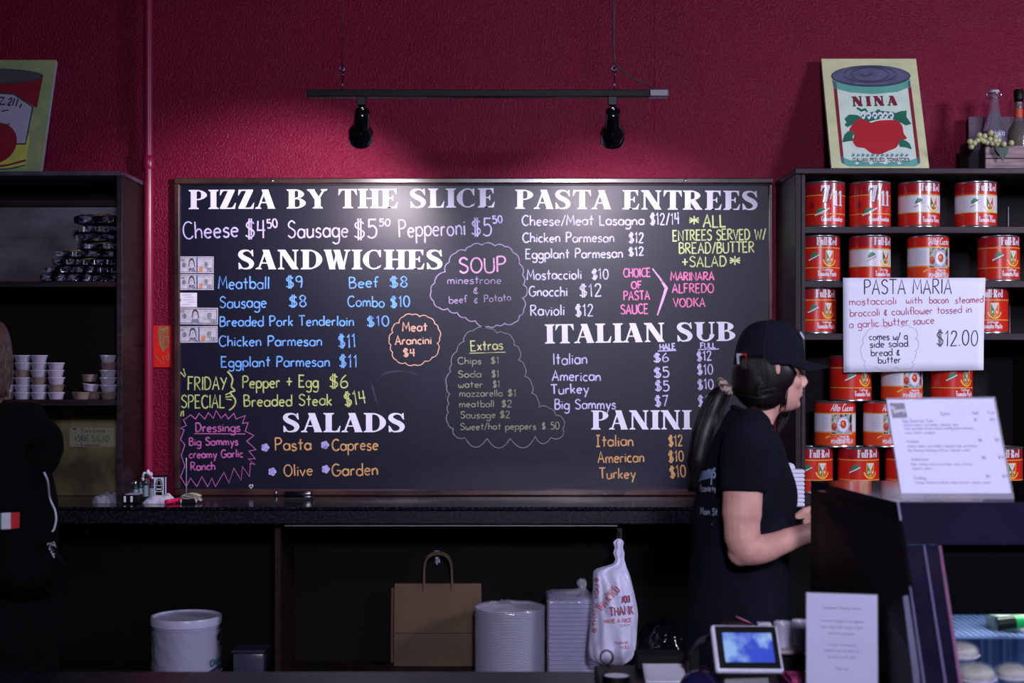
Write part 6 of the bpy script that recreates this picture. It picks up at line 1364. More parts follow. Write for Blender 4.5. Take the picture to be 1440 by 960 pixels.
# ponytail
gd = [P(1024, 546, YW), P(1010, 560, YW), P(998, 590, YW-.01), P(987, 625, YW-.02), P(980, 660, YW-.02), P(975, 690, YW-.015)]
bm = new(); tube(bm, catmull(gd, 4), [0.016, 0.02, 0.024, 0.027]+[0.030]*4+[0.034]*4+[0.031]*4+[0.022, 0.017, 0.012, 0.007]+[0.003], 16); strands(bm, [gd], 150, (0.032, 0.030, 0.012), 0.0016, 21)
obj('ponytail', bm, m_hair, wo, smooth=True)['kind'] = 'stuff'
bm = new(); cs = P(1020.5, 545, YW)
for j in range(26):
    a = j/26*2*pi; rr_ = 0.017+0.006*sin(a*9); ax = Vector((0.62, 0, 0.78)); u_ = Vector((0.78, 0, -0.62)); v_ = Vector((0, 1, 0))
    ell(bm, cs+(u_*cos(a)+v_*sin(a))*rr_+ax*0.006*sin(a*7), (0.0105, 0.010, 0.0105), seg=10, rings=7)
sc_ = obj('scrunchie', bm, mat('leopard_fabric', (178, 158, 146), 0.85, rgb2=(70, 54, 56), vscale=110, ramp=(0.44, 0.52)), wo, smooth=True, label='pale spotted scrunchie')
# cap
cp_ = obj('cap', one(loft, rowring(smooth_rows([(450.5, 1076, 1092, .012), (451.5, 1067, 1100, .028), (455, 1057, 1110, .048), (462, 1048, 1119, .064), (473, 1040.5, 1125.5, .076), (486, 1036, 1129, .083), (500, 1033.5, 1131, .086), (512.5, 1032, 1131, .087)], 3), YW, 44, 0.98)), m_cap, wo, smooth=True)
bm = new(); ell(bm, P(1084, 450.5, YW), (0.008, 0.008, 0.004), seg=12, rings=8); obj('top_button', bm, m_cap, cp_, smooth=True)
bm = new()
for k in range(6):
    ang = k*pi/3+0.2; pts = []
    for (py, x0_, x1_, hy) in [(451.5, 1067, 1100, .028), (455, 1057, 1110, .048), (462, 1048, 1119, .064), (473, 1040.5, 1125.5, .076), (486, 1036, 1129, .083), (500, 1033.5, 1131, .086), (511, 1032, 1131, .087)]:
        c = P((x0_+x1_)/2, py, YW); hx2 = (x1_-x0_)/2/FPX*YW; pts.append((c.x+(hx2+.0004)*cos(ang), c.y+(hy+.0004)*sin(ang), c.z))
    tube(bm, catmull(pts, 3), 0.0011, 6)
tube(bm, [(P(1081.5, 0, YW).x+(49.7/FPX*YW)*cos(a*pi/20), YW+0.0875*sin(a*pi/20), P(0, 508, YW).z) for a in range(40)], 0.0010, 6, closed=True)
obj('cap_seam', bm, mat('cap_seam_thread', (12, 13, 22), 0.9), cp_, smooth=True)
# brim
bm = new(); T = []; B = []
for j in range(9):
    v = j/8; a_ = []; b__ = []
    for i in range(19):
        u = i/18*2-1; root_x = 1126-22*abs(u)**2.2; tip = 1166-34*abs(u)**2.4
        px_ = root_x+(tip-root_x)*v; py_ = 506+5.5*v+5.0*v*(1-abs(u))*1.0+8.5*abs(u)**2*(0.6+.4*v)
        p = P(px_, py_, YW)+Vector((0, u*(0.078-0.004*v), 0)); a_.append(bm.verts.new(p+Vector((0, 0, 0.0018)))); b__.append(bm.verts.new(p-Vector((0, 0, 0.0022))))
    T.append(a_); B.append(b__)
for j in range(8):
    for i in range(18):
        bm.faces.new((T[j][i], T[j+1][i], T[j+1][i+1], T[j][i+1])); bm.faces.new((B[j][i+1], B[j+1][i+1], B[j+1][i], B[j][i]))
for i in range(18): bm.faces.new((T[8][i], B[8][i], B[8][i+1], T[8][i+1])); bm.faces.new((T[0][i+1], B[0][i+1], B[0][i], T[0][i]))
for j in range(8): bm.faces.new((T[j][0], B[j][0], B[j+1][0], T[j+1][0])); bm.faces.new((T[j+1][18], B[j+1][18], B[j][18], T[j][18]))
obj('cap_brim', recalc(bm), m_cap, cp_, smooth=True, sharp=50)
def flag_tab(parent, pts, mats_):
    bm = new(); ms = []
    for k in range(len(mats_)):
        q = [pts[0].lerp(pts[1], k/len(mats_)), pts[0].lerp(pts[1], (k+1)/len(mats_)), pts[3].lerp(pts[2], (k+1)/len(mats_)), pts[3].lerp(pts[2], k/len(mats_))]
        f = bm.faces.new([bm.verts.new(v) for v in q]); f.material_index = k
    return obj('flag_patch', bm, mats_, parent, label='small striped flag patch')
mg_ = mat('flag_green', (26, 110, 70), 0.8); mw_ = mat('flag_white', (196, 196, 212), 0.8); mr_ = mat('flag_red', (190, 30, 40), 0.8)
ft = []
for (a, b) in ((1034, 497), (1045.5, 496.5), (1046, 511.5), (1035, 512)):
    c = P(a, b, YW); hx2 = 49.6/FPX*YW; cx_ = P(1081.5, 0, YW).x; q = max(-1, min(1, (c.x-cx_)/hx2)); ft.append(Vector((c.x-0.002, YW-0.0885*math.sqrt(max(0, 1-q*q))-0.0035, c.z)))
flag_tab(cp_, ft, [mw_, mr_])
bm = new(); a = P(1121.5, 467, YW); b = P(1126.5, 476, YW)
tube(bm, [P(1121, 467, YW)+Vector((0, -0.040, 0)), P(1124, 472, YW)+Vector((0, -0.040, 0)), P(1126.5, 477, YW)+Vector((0, -0.040, 0))], [0.0022, 0.003, 0.0022], 8); obj('cap_logo', bm, mat('cap_logo_thread', (200, 200, 224), 0.8), cp_, smooth=True, label='white embroidered mark on the cap front')
# print on the back of the shirt
bake(ts_)
dep = bpy.context.evaluated_depsgraph_get()
cv = Canvas(); m_sp = mat('pale_blue_shirt_print', (136, 160, 196), 0.8); m_sw = mat('white_shirt_print', (150, 152, 180), 0.8)
cv.hand('Sammys', 944, 682, 996, 672, 22, 3.2, m_sp, 1, slant=.2); cv.hand('Pizzeria ry', 955, 696, 996, 692, 9, 1.8, m_sw, 1); cv.hand('Main St.', 958, 728, 1003, 726, 9, 1.9, m_sw, 1); cv.disc(988, 740, 1.4, 1, m_sw, 1, 8)
keep = []
bvt = BVHTree.FromObject(ts_, dep)
def shirt_map(x, y, l):
    # printed on the shirt back: found along a direction coming from behind and to the camera side
    d = Vector((0.55, 0.84, 0.0)).normalized(); p0 = P(x, y, YW-.17)-d*0.6-wo.location; h = bvt.ray_cast(p0, d)
    if h[0] is None: return P(990, y, YW-.02)
    return h[0]+wo.location-d*(0.0022+0.0003*l)
for pl in cv.polys:
    cx_ = sum(p[0] for p in pl[0])/len(pl[0])
    d = Vector((0.55, 0.84, 0.0)).normalized(); h = bvt.ray_cast(P(cx_, pl[0][0][1], YW-.17)-d*0.6-wo.location, d)
    if h[0] is not None and all(bvt.ray_cast(P(p[0], p[1], YW-.17)-d*0.6-wo.location, d)[0] is not None for p in pl[0]): keep.append(pl)
cv.polys = keep
if keep: cv.build('shirt_print', shirt_map, wo, label='pale blue and white lettering on the shirt back')
bm = new(); c = P(1099, 644.5, YW-.10); ell(bm, c, (0.006, 0.004, 0.003), seg=10, rings=6); obj('shirt_badge', bm, mat('red_badge', (190, 40, 60), 0.5), wo, smooth=True, label='tiny red mark on the chest')
# steel cup held in the far hand
hc = P(1119, 741, DB-.10)
tag(obj('metal_cup', one(lathe, [(0.001, 0), (0.018, 0), (0.021, 0.035), (0.023, 0.037), (0.022, 0.038), (0.019, 0.034), (0.017, 0.004), (0.001, 0.003)], hc+Vector((0.004, 0, -0.012)), 20), m_chrome, smooth=True, sharp=40), 'small shiny metal cup held in front of the woman in the black cap', 'cup')

# ---- the person at the left edge, seen from behind, in a black hoodie
YP = 3.90
ma = thing('person', 'person in a black hoodie seen from behind, cut off by the left edge', 'person', (P(-30, 0, YP).x, YP, 0))
m_hood = mat('black_hoodie', (7, 7, 11), 0.95, spec=0.12, rgb2=(5, 5, 8), bump=0.0006, bscale=250)
bm = new()
loft(bm, rowring(smooth_rows([(452, -45, -8, .03), (460, -62, 4, .058), (474, -70, 10, .074), (495, -73, 12, .08), (515, -72, 13, .08), (532, -66, 13, .074), (548, -58, 10, .066), (560, -48, 4, .052), (570, -36, -6, .035)], 3), YP, 28))
tube(bm, [P(-28, 548, YP), P(-34, 600, YP)], [0.056, 0.062], 16)
loft(bm, rowring(smooth_rows([(590, -90, 20, .08), (640, -120, 55, .17), (760, -120, 60, .15), (900, -115, 60, .15), (960, -110, 55, .15)], 2), YP, 24))
tube(bm, catmull([P(-5, 625, YP-.17), P(0, 700, YP-.21), P(5, 790, YP-.21), P(34, 800, YP-.17), P(50, 788, YP-.12)], 4), [0.05]*4+[0.046]*4+[0.042]*4+[0.032]*4+[0.026], 16)
hand_mesh(bm, P(50, 787, YP-.10), (-0.25, 1.0, 0.0), (-0.9, 0.1, -0.4), (0, 0, 1), 0.95, 0.7)
for sy in (-1, 1):
    lx = P(-30, 0, YP).x; tube(bm, [(lx, YP+sy*.09, 0.9), (lx, YP+sy*.095, 0.48), (lx-.01, YP+sy*.1, 0.09)], [0.085, 0.055, 0.035], 14); ell(bm, (lx+.05, YP+sy*.1, 0.045), (0.11, 0.042, 0.036))
b2_ = obj('body', recalc(bm), m_skin, ma, smooth=True); voxel(b2_, 0.006, 2)
m_h2 = mat('light_brown_hair', (104, 78, 74), 0.5, rgb2=(62, 44, 44), vscale=28, stretch=(6, 6, 1.5))
bm = new(); loft(bm, rowring(smooth_rows([(448, -46, -8, .034), (456, -66, 4, .064), (474, -76, 11, .082), (500, -78, 14.5, .087), (522, -78, 15, .087), (540, -72, 13, .08), (556, -62, 7, .07), (566, -52, -4, .05)], 3), YP, 32)); 
rnd = random.Random(4)
for i in range(150):
    u = rnd.uniform(-1, 1); x_ = -32+46.5*sin(u*1.5); q = -0.088*math.sqrt(max(0.02, 1-sin(u*1.5)**2))
    tube(bm, catmull([P(-30+12*u, 455, YP)+Vector((0, q*.5, 0)), P(x_, 485, YP)+Vector((0, q, 0)), P(x_+rnd.uniform(-2, 2), 520, YP)+Vector((0, q, 0)), P(x_*.9-2+rnd.uniform(-3, 3), 552+rnd.uniform(-6, 8), YP)+Vector((0, q*.85, 0))], 3), 0.002, 5)
ho = obj('hair', bm, m_h2, ma, smooth=True); ho['kind'] = 'stuff'
bm = new()
rows = [(566, -75, 40, .11), (576, -95, 56, .15), (592, -112, 62, .18), (620, -124, 66, .2), (670, -128, 70, .2), (720, -130, 74, .195), (780, -130, 76, .19), (840, -128, 78, .19), (900, -126, 80, .2), (955, -124, 78, .2)]
rr = rowring(smooth_rows(rows, 3), YP, 44, 0.92)
for j, ring in enumerate(rr):
    for i, p in enumerate(ring):
        a = 2*pi*i/44; k = 0.007*sin(a*5+j*0.3)+0.005*sin(j*0.9+a*2); ring[i] = (p[0]+k*cos(a), p[1]+k*sin(a), p[2])
loft(bm, rr)
# folded hood lying on the shoulders
tube(bm, catmull([P(-100, 610, YP-.02), P(-70, 604, YP-.13), P(-20, 606, YP-.17), P(30, 604, YP-.13), P(62, 618, YP-.04), P(66, 632, YP+.05)], 4), [0.03]*2+[0.042]*5+[0.05]*5+[0.052]*5+[0.046]*4, 18)
ell(bm, P(58, 628, YP-.05), (0.055, 0.075, 0.085)); ell(bm, P(20, 590, YP-.06), (0.09, 0.08, 0.04))
tube(bm, catmull([P(0, 615, YP-.14), P(-2, 660, YP-.2), P(2, 730, YP-.215), P(8, 790, YP-.215), P(35, 803, YP-.21), P(62, 792, YP-.19), P(80, 778, YP-.18)], 4), [0.065]*4+[0.07]*8+[0.064]*4+[0.056]*4+[0.046]*4+[0.04], 20)
h_o = obj('hoodie', recalc(bm), m_hood, ma, smooth=True); voxel(h_o, 0.007, 3)
bm = new(); loft(bm, rowring([(940, -124, 74, .19), (1000, -118, 68, .185)], YP, 24))
for sy in (-1, 1): tube(bm, [(lx, YP+sy*.09, 0.80), (lx, YP+sy*.095, 0.46), (lx-.01, YP+sy*.1, 0.10)], [0.11, 0.075, 0.06], 16)
tr2 = obj('trousers', recalc(bm), m_trs, ma, smooth=True); voxel(tr2, 0.01, 2)
for sy in (-1, 1):
    bm = new(); loft(bm, [[(lx+.045+rx_*cos(2*pi*i/20), YP+sy*.1+ry_*sin(2*pi*i/20), z) for i in range(20)] for z, rx_, ry_ in ((0, .135, .05), (.02, .14, .052), (.05, .125, .048))]+[[(lx+.0+.07*cos(2*pi*i/20), YP+sy*.1+.044*sin(2*pi*i/20), z) for i in range(20)] for z in (.085, .11)]); obj('shoe', recalc(bm), m_shoe, ma, smooth=True)
bake(h_o); dep = bpy.context.evaluated_depsgraph_get(); bvh2 = BVHTree.FromObject(h_o, dep)
def hood_map(x, y, l, off=0.002):
    d = Vector(((x-720)/FPX, 1, -(y-506)/FPX)).normalized(); h = bvh2.ray_cast(Vector((0, 0, EYE))+d*2.5-ma.location, d)
    if h[0] is None: return P(x, y, YP-.28)
    return h[0]+ma.location-d*(off+0.0003*l)
cv = Canvas(); cv.poly([(-14, 722), (2, 721), (2, 744), (-14, 743)], mg_, 1); cv.poly([(2, 721), (15, 720.5), (15, 743.5), (2, 744)], mw_, 1); cv.poly([(15, 720.5), (28, 720), (27, 742), (15, 743.5)], mr_, 1)
cv.build('flag_patch', hood_map, ma, sub=6, label='green white and red flag patch on the sleeve')
cv = Canvas(); cv.hand('24', 78, 779, 89, 775, 9, 1.6, mw_, 1); cv.hand('F', 85, 790, 89, 788, 9, 1.6, mw_, 1); cv.polys = [p for p in cv.polys]
cv.build('cuff_print', lambda x, y, l: hood_map(x-9, y-6, l), ma, sub=3, label='white characters on the sleeve cuff')
bm = new(); tube(bm, catmull([P(62, 664, YP-.12), P(67, 676, YP-.10), P(70, 700, YP-.02), P(77, 716, YP-.02), P(79, 730, YP-.02), P(76, 744, YP-.02), P(73, 747, YP-.02)], 4), [0.0028]*25, 8); obj('drawstring', bm, mat('white_cord', (206, 206, 232), 0.6), ma, smooth=True, label='white hood drawstring')

# ------------------------------------------------------------------ front counter and what stands on it
CZ = 0.92
fcn = thing('front_counter', 'dark granite front counter along the bottom edge of the picture', 'counter', (-0.9, 2.8, 0))
obj('counter_top', one(box, (-3.2, 2.35, CZ-0.03), (0.70, 3.2, CZ), 0.004), mat('dark_granite_top', (38, 38, 54), 0.3, spec=0.3, rgb2=(10, 10, 16), vscale=90, ramp=(0.46, 0.62)), fcn)
obj('counter_body', one(box, (-3.15, 2.42, 0), (0.66, 3.12, CZ-0.0305)), m_dark, fcn)
c = P(266, 950, 3.15); obj('top_seam', one(box, (c.x-0.001, 2.36, CZ+0.00005), (c.x+0.001, 3.198, CZ+0.0003)), mat('pale_seam', (120, 112, 100), 0.6), fcn, label='thin pale joint in the granite')
cz = CZ+0.0004
# black tray with paper
a = rx(838, 3.1); b = rx(1000, 3.1)
dw = thing('cash_drawer', 'low black cash drawer on the front counter under the paper slip', 'drawer', ((a+b)/2, 3.0, cz))
obj('drawer_body', one(box, (a, 2.93, cz), (b, 3.17, cz+0.02), 0.004), m_black, dw)
a2, b2x = rx(893, 3.14), rx(962, 3.14)
pr_ = thing('card_reader', 'small black reader box behind the white paper slip', 'card reader', ((a2+b2x)/2, 3.14, cz+0.0205))
obj('reader_body', one(box, (a2, 3.115, cz+0.0205), (b2x, 3.165, cz+0.0205+0.036), 0.004), mat('dark_grey_plastic', (8, 8, 13), 0.7, spec=0.2), pr_)
q = [P(903, 933, 3.13), P(968, 932, 3.13), P(984, 962, 2.99), P(908, 966, 2.99)]
zz = cz+0.0209; pts = [Vector((v.x, v.y, zz)) for v in q]
def ps(u, v): return pts[0].lerp(pts[1], u).lerp(pts[3].lerp(pts[2], u), v)
# the slip curls up at its far end
bm = new(); g_ = []
for j in range(9):
    g_.append([])
    for i in range(9):
        p = ps(i/8, j/8); p.z += 0.016*(1-j/8)**2+0.0005; g_[-1].append(bm.verts.new(p))
for j in range(8):
    for i in range(8): bm.faces.new((g_[j][i], g_[j][i+1], g_[j+1][i+1], g_[j+1][i]))
so = obj('paper_slip', bm, m_white, smooth=True); md = so.modifiers.new('t', 'SOLIDIFY'); md.thickness = 0.0004; tag(so, 'white curled paper slip lying on the black cash drawer', 'paper')
tp = Vector((rx(867, 2.98), 2.98, zz))
t = thing('tape_roll', 'white roll in a black holder on the cash drawer, left of the paper slip', 'tape roll', tp)
obj('roll', one(lathe, [(0.014, 0.003), (0.0262, 0.003), (0.0262, 0.0175), (0.014, 0.0175)], tp, 28), m_white, t, smooth=True, sharp=40)
obj('roll_holder', one(lathe, [(0.030, 0.0), (0.030, 0.019), (0.027, 0.019), (0.027, 0.002), (0.001, 0.002)], tp, 28, cap=False), m_black, t, smooth=True, sharp=40)
t = thing('scissors', 'black scissors with a round handle ring standing up behind the tape roll', 'scissors', P(853, 936, 3.08))
bm = new(); c = P(853, 924, 3.08); tube(bm, [c+Vector((0.0135*cos(k*pi/10), 0, 0.0150*sin(k*pi/10))) for k in range(20)], 0.0022, 8, closed=True); obj('handle_ring', bm, m_black, t, smooth=True)
bm = new(); tube(bm, [c+Vector((0.002, 0, -0.015)), c+Vector((0.006, -0.005, -0.045)), Vector((c.x+0.006, 3.07, cz+0.021))], [0.003, 0.004, 0.005], 8); obj('blade', bm, m_black, t, smooth=True)
bm = new(); pb = Vector((rx(984, 2.86), 2.86, cz)); ell(bm, pb+Vector((0, 0, 0.0382)), (0.042, 0.038, 0.038), seg=28, rings=18); tag(obj('round_dispenser', bm, mat('navy_gloss', (26, 22, 60), 0.15, coat=0.5), smooth=True), 'round dark navy glossy dispenser in front of the payment terminal', 'dispenser')
# payment terminal
tc = P(1050, 913, 2.88)
te = thing('payment_terminal', 'white framed payment terminal with a lit blue screen on the front counter', 'terminal', (tc.x, 2.92, cz), rot=None)
Mt = Matrix.Translation(tc) @ Matrix.Rotation(radians(2), 4, 'Y') @ Matrix.Rotation(radians(8), 4, 'Z') @ Matrix.Rotation(radians(-32), 4, 'X')
W2, H2 = 0.0705, 0.050
obj('bezel', one(box, (-W2, -0.008, -H2), (W2, 0.008, H2), 0.006, M=Mt, seg=3), mat('white_terminal_plastic', (214, 212, 236), 0.35), te, smooth=True, sharp=50)
obj('screen_border', one(box, (-W2+0.0065, -0.0088, -H2+0.007), (W2-0.0065, -0.0079, H2-0.004), 0.0, M=Mt), m_black, te)
msc = bpy.data.materials.new('lit_blue_screen'); msc.use_nodes = True; N = msc.node_tree.nodes; L = msc.node_tree.links; bs = N['Principled BSDF']; tcn = N.new('ShaderNodeTexCoord'); nz = N.new('ShaderNodeTexNoise'); nz.inputs['Scale'].default_value = 16; nz.inputs['Detail'].default_value = 3
L.new(tcn.outputs['Object'], nz.inputs['Vector']); rp = N.new('ShaderNodeValToRGB'); rp.color_ramp.elements[0].position = 0.46; rp.color_ramp.elements[0].color = (*lin((34, 70, 214)), 1); rp.color_ramp.elements[1].position = 0.58; rp.color_ramp.elements[1].color = (*lin((150, 190, 250)), 1)
L.new(nz.outputs['Fac'], rp.inputs['Fac']); L.new(rp.outputs['Color'], bs.inputs['Emission Color']); bs.inputs['Emission Strength'].default_value = 0.8; bs.inputs['Base Color'].default_value = (0.01, 0.01, 0.03, 1)
obj('screen', one(box, (-0.050, -0.0095, -0.030), (0.053, -0.0088, 0.032), 0.0, M=Mt), msc, te)
cv = Canvas(); cv.disc(0.004, 0.002, 0.006, 0.006, mat('screen_icon', (60, 80, 170), 0.5, emit=(60, 80, 170), estr=0.5), 1, 14); cv.ribbon([(0.012, 0.0), (0.034, 0.0)], 0.0015, mat('screen_icon', (60, 80, 170), 0.5), 1)
cv.build('screen_icons', lambda x, y, l: Mt @ Vector((x, -0.0096-l*.0002, y)), te)
bm = new(); bz = tc.z-0.03
loft(bm, [[(tc.x-0.05, 2.87, cz), (tc.x+0.05, 2.87, cz), (tc.x+0.055, 2.99, cz), (tc.x-0.055, 2.99, cz)], [(tc.x-0.045, 2.885, cz+0.03), (tc.x+0.048, 2.885, cz+0.03), (tc.x+0.05, 2.98, cz+0.05), (tc.x-0.05, 2.98, cz+0.05)], [(tc.x-0.035, 2.905, tc.z-0.012), (tc.x+0.04, 2.905, tc.z-0.012), (tc.x+0.04, 2.95, tc.z+0.012), (tc.x-0.035, 2.95, tc.z+0.012)]])
obj('terminal_stand', bm, mat('grey_terminal_base', (52, 52, 66), 0.4), te)
a = P(1066, 886, 2.93); b = P(1084, 876, 2.93); bm = new()
box(bm, (a.x, 2.925, b.z-0.003), (b.x, 2.945, b.z)); box(bm, (a.x, 2.925, a.z), (a.x+0.003, 2.945, b.z-.0031)); box(bm, (b.x-0.003, 2.925, a.z), (b.x, 2.945, b.z-.0031)); obj('swipe_slot', bm, mat('white_terminal_plastic', (214, 212, 236), 0.35), te)
# bracket arm left of the terminal
bm = new(); tube(bm, [P(968, 918, 3.0), P(984, 901, 2.98), P(1004, 893, 2.96)], [(0.010, 0.004)]*3, 8); obj('side_bracket', bm, mat('grey_terminal_base', (52, 52, 66), 0.4), te, smooth=True)
sx_ = rx(975, 3.02); obj('bracket_post', one(box, (sx_-0.012, 2.995, cz+0.0205), (sx_+0.012, 3.02, P(0, 912, 3.0).z), 0.003), m_black, te)
# pen holder
pn_ = thing('pen', 'dark pen with a pink stripe lying on top of the black block behind the terminal', 'pen', P(1046, 874, 3.06))
obj('pen_barrel', one(tube, [P(1034, 868, 3.06), P(1057, 877.5, 3.05)], 0.0035, 10), m_black, pn_, smooth=True); obj('pen_stripe', one(tube, [P(1035, 866.5, 3.056), P(1056, 876, 3.046)], 0.0014, 6), mat('pink_stripe', (196, 110, 140), 0.4), pn_, smooth=True)
a = P(1016, 884, 3.08); b = P(1062, 877.5, 3.08); tag(obj('black_block', one(box, (a.x, 3.045, cz), (b.x, 3.11, b.z), 0.004), m_black), 'black upright block standing behind the payment terminal', 'box')
# wrapped cups
m_cupw = mat('whitish_plastic_cup', (176, 172, 196), 0.3, rgb2=(150, 146, 172), vscale=20, alpha=0.85); pz = cz
plat = thing('low_tray', 'low pale tray holding two stacks of cups beside the terminal', 'tray', (rx(1115, 3.08), 3.08, cz)); ttop = P(0, 916, 3.03).z
obj('tray_foot', one(box, (rx(1098, 3.08), 3.06, cz), (rx(1132, 3.08), 3.12, ttop-0.008)), m_black, plat); obj('tray_plate', one(box, (rx(1090, 3.06), 3.035, ttop-0.0078), (rx(1140, 3.06), 3.135, ttop), 0.003), mat('cream_tray', (166, 156, 158), 0.5), plat)
for px, top, lb in ((1100, 874, 'left stack of clear plastic cups in film beside the terminal'), (1125, 872, 'right stack of clear plastic cups in film beside the white notice card')):
    c = Vector((rx(px, 3.08), 3.08, ttop+0.0004)); h_ = P(0, top, 3.08).z-c.z; t = thing('cup_stack', lb, 'cup stack', c, 'wrapped cup stacks on the low tray')
    bm = new()
    for k in range(3):
        lathe(bm, [(0.013, 0), (0.0175, h_*.8), (0.0182, h_*.82), (0.0178, h_*.825)], (0, 0, k*h_*.085), 24, cap=(k == 0))
    obj('nested_cups', bm, m_cupw, t, local=True, smooth=True, sharp=40)
    bm = new(); rg = [[((0.0192+0.0012*sin(i*1.7+j))*cos(2*pi*i/30), (0.0192+0.0012*sin(i*1.7+j))*sin(2*pi*i/30), j*h_/8) for i in range(30)] for j in range(9)]+[[(0.012*s_*cos(2*pi*i/30), 0.012*s_*sin(2*pi*i/30), h_+0.002+0.0015*sin(i*1.3)) for i in range(30)] for s_ in (1, .4)]
    loft(bm, rg, cap=False); obj('wrap_film', bm, wrapfilm(), t, local=True, smooth=True)
# magenta leaflets
for k, (x0_, x1_, c_) in enumerate(((1100, 1136, (150, 44, 110)), (1103, 1138, (206, 60, 130)))):
    a = rx(x0_, 2.98); b = rx(x1_, 2.98); bm = new(); box(bm, (a, 2.90+0.0*k, cz+k*0.0405), (b, 3.02-0.05*k, cz+0.04+k*0.010), 0.001)
    tag(obj('leaflet_stack', bm, mat('magenta_leaflet_%s' % 'ab'[k], c_, 0.5, rgb2=(60, 20, 50), vscale=60, ramp=(0.35, 0.6))), ['dark magenta patterned leaflets under the brighter pink one beside the terminal', 'bright pink leaflet on top of the pile between terminal and notice card'][k], 'leaflet')
# white notice card in an acrylic stand
nD = 2.80; Mn = Matrix.Translation((P(1184, 0, nD).x, nD, cz)) @ Matrix.Rotation(radians(-12), 4, 'Z') @ Matrix.Rotation(radians(-7), 4, 'X')
nh = P(0, 837, nD).z-cz; nw = 0.136
ncd = thing('notice_card', 'white printed pricing notice in an acrylic stand on the front counter', 'notice', (P(1185, 0, nD).x, nD, cz))
obj('card', one(box, (-nw/2, -0.001, 0.004), (nw/2, 0.001, nh), 0.0, M=Mn), mat('lilac_white_card', (170, 166, 208), 0.5, var=0.02), ncd)
obj('acrylic_front', one(box, (-nw/2-0.002, -0.0035, 0.002), (nw/2+0.002, -0.002, nh+0.002), 0.0006, M=Mn), mat('clear_acrylic', (240, 240, 250), 0.05, alpha=0.12, coat=0.6, var=0.01), ncd)
obj('acrylic_foot', one(box, (-nw/2, -0.01, 0.0), (nw/2, 0.07, 0.002), 0.0, M=Matrix.Translation((P(1184, 0, nD).x, nD, cz)) @ Matrix.Rotation(radians(-12), 4, 'Z')), mat('clear_acrylic', (240, 240, 250), 0.05, alpha=0.12), ncd)
cv = Canvas(); nk = mat('notice_ink', (104, 98, 138), 0.7)
for txt, hw, v, h in (('Customer Pricing Notice', 0.037, 0.030, .0052), ('A service charge will be applied', 0.042, 0.055, .0046), ('when using credit cards or debit', 0.042, 0.067, .0046), ('cards for payments.', 0.026, 0.079, .0046), ('To save convenience,', 0.028, 0.101, .0046), ('payment may be paid with', 0.034, 0.113, .0046), ('by paying with cash.', 0.027, 0.125, .0046), ('Thank you!', 0.013, 0.148, .005)):
    cv.hand(txt, -hw, nh-v, hw, nh-v, h, .0011 if h > .005 else .0009, nk, 1, up=1, jit=0)
cv.build('notice_print', lambda x, y, l: Mn @ Vector((x, -0.0011-l*0.0002, y)), ncd)
c = P(1250, 950, 2.62); bm = new(); lathe(bm, [(0.001, -0.02), (0.005, -0.018), (0.0065, -0.004), (0.006, 0.004), (0.004, 0.008), (0.001, 0.009)], c, 16)
lw_ = c; 

# ------------------------------------------------------------------ glass display case on the right
m_cased = mat('dark_case_panel', (6, 6, 9), 0.6, spec=0.15, var=0.1); m_casetop = mat('black_glass_top', (16, 15, 26), 0.06, coat=0.8, var=0.1); m_alu = mat('grey_case_trim', (112, 108, 146), 0.45)
m_cf = mat('dark_glossy_fascia', (34, 28, 50), 0.1, rgb2=(22, 20, 38), coat=0.8, vscale=3)
dc = thing('display_case', 'dark glass fronted deli display case at the right with a menu card on top', 'display case', (1.6, 3.1, 0))
XA = (1262-720)/690; TZ = EYE-(706-506)/690; yF = 2.90; yK = 3.42; XE = 3.0; XK = (1140-720)/FPX*yK
X0 = 0.735
obj('case_body', one(box, (X0+0.02, 2.95, 0.0), (XE, yK, 0.38)), m_cased, dc)
bm = new(); lf = XA
vs = [(XK, yK, TZ+0.0), (XA, yF, TZ), (XE, yF, TZ), (XE, yK, TZ)]
A = [bm.verts.new(v) for v in vs]; B = [bm.verts.new((v[0], v[1], v[2]-0.02)) for v in vs]; bm.faces.new(A); bm.faces.new(B[::-1])
for i in range(4): bm.faces.new((A[i], B[i], B[(i+1) % 4], A[(i+1) % 4]))
recalc(bm); obj('top_glass', bm, m_casetop, dc)
# end panel (left side) as a slab following the slanted front
sl = P(1268, 765, 2.86); bot = P(1312, 960, 2.52)
bm = new()
side = [(XK, yK, TZ-0.0205), (XK, yK, 0.0), (XA+0.01, 2.55, 0.0), (bot.x-0.01, bot.y+0.02, bot.z), (XA+0.002, yF, TZ-0.0205)]
A = [bm.verts.new(v) for v in side]; B = [bm.verts.new((v[0]+0.006, v[1], v[2])) for v in side]; bm.faces.new(A); bm.faces.new(B[::-1])
for i in range(5): bm.faces.new((A[i], B[i], B[(i+1) % 5], A[(i+1) % 5]))
recalc(bm); obj('end_panel', bm, m_cased, dc)
def slab(name, pts, th, m, label=None):
    bm = new(); n_ = (Vector(pts[1])-Vector(pts[0])).cross(Vector(pts[3])-Vector(pts[0])).normalized()*th
    A = [bm.verts.new(v) for v in pts]; B = [bm.verts.new(Vector(v)+n_) for v in pts]; bm.faces.new(A); bm.faces.new(B[::-1])
    for i in range(len(pts)): bm.faces.new((A[i], B[i], B[(i+1) % len(pts)], A[(i+1) % len(pts)]))
    recalc(bm); return obj(name, bm, m, dc, label=label)
fz1 = P(0, 765, 2.88).z
slab('front_fascia', [Vector((XA, yF-.001, TZ)), Vector((XE, yF-.001, TZ)), Vector((XE, 2.875, fz1)), Vector((XA+0.012, 2.875, fz1))], 0.012, m_cf)
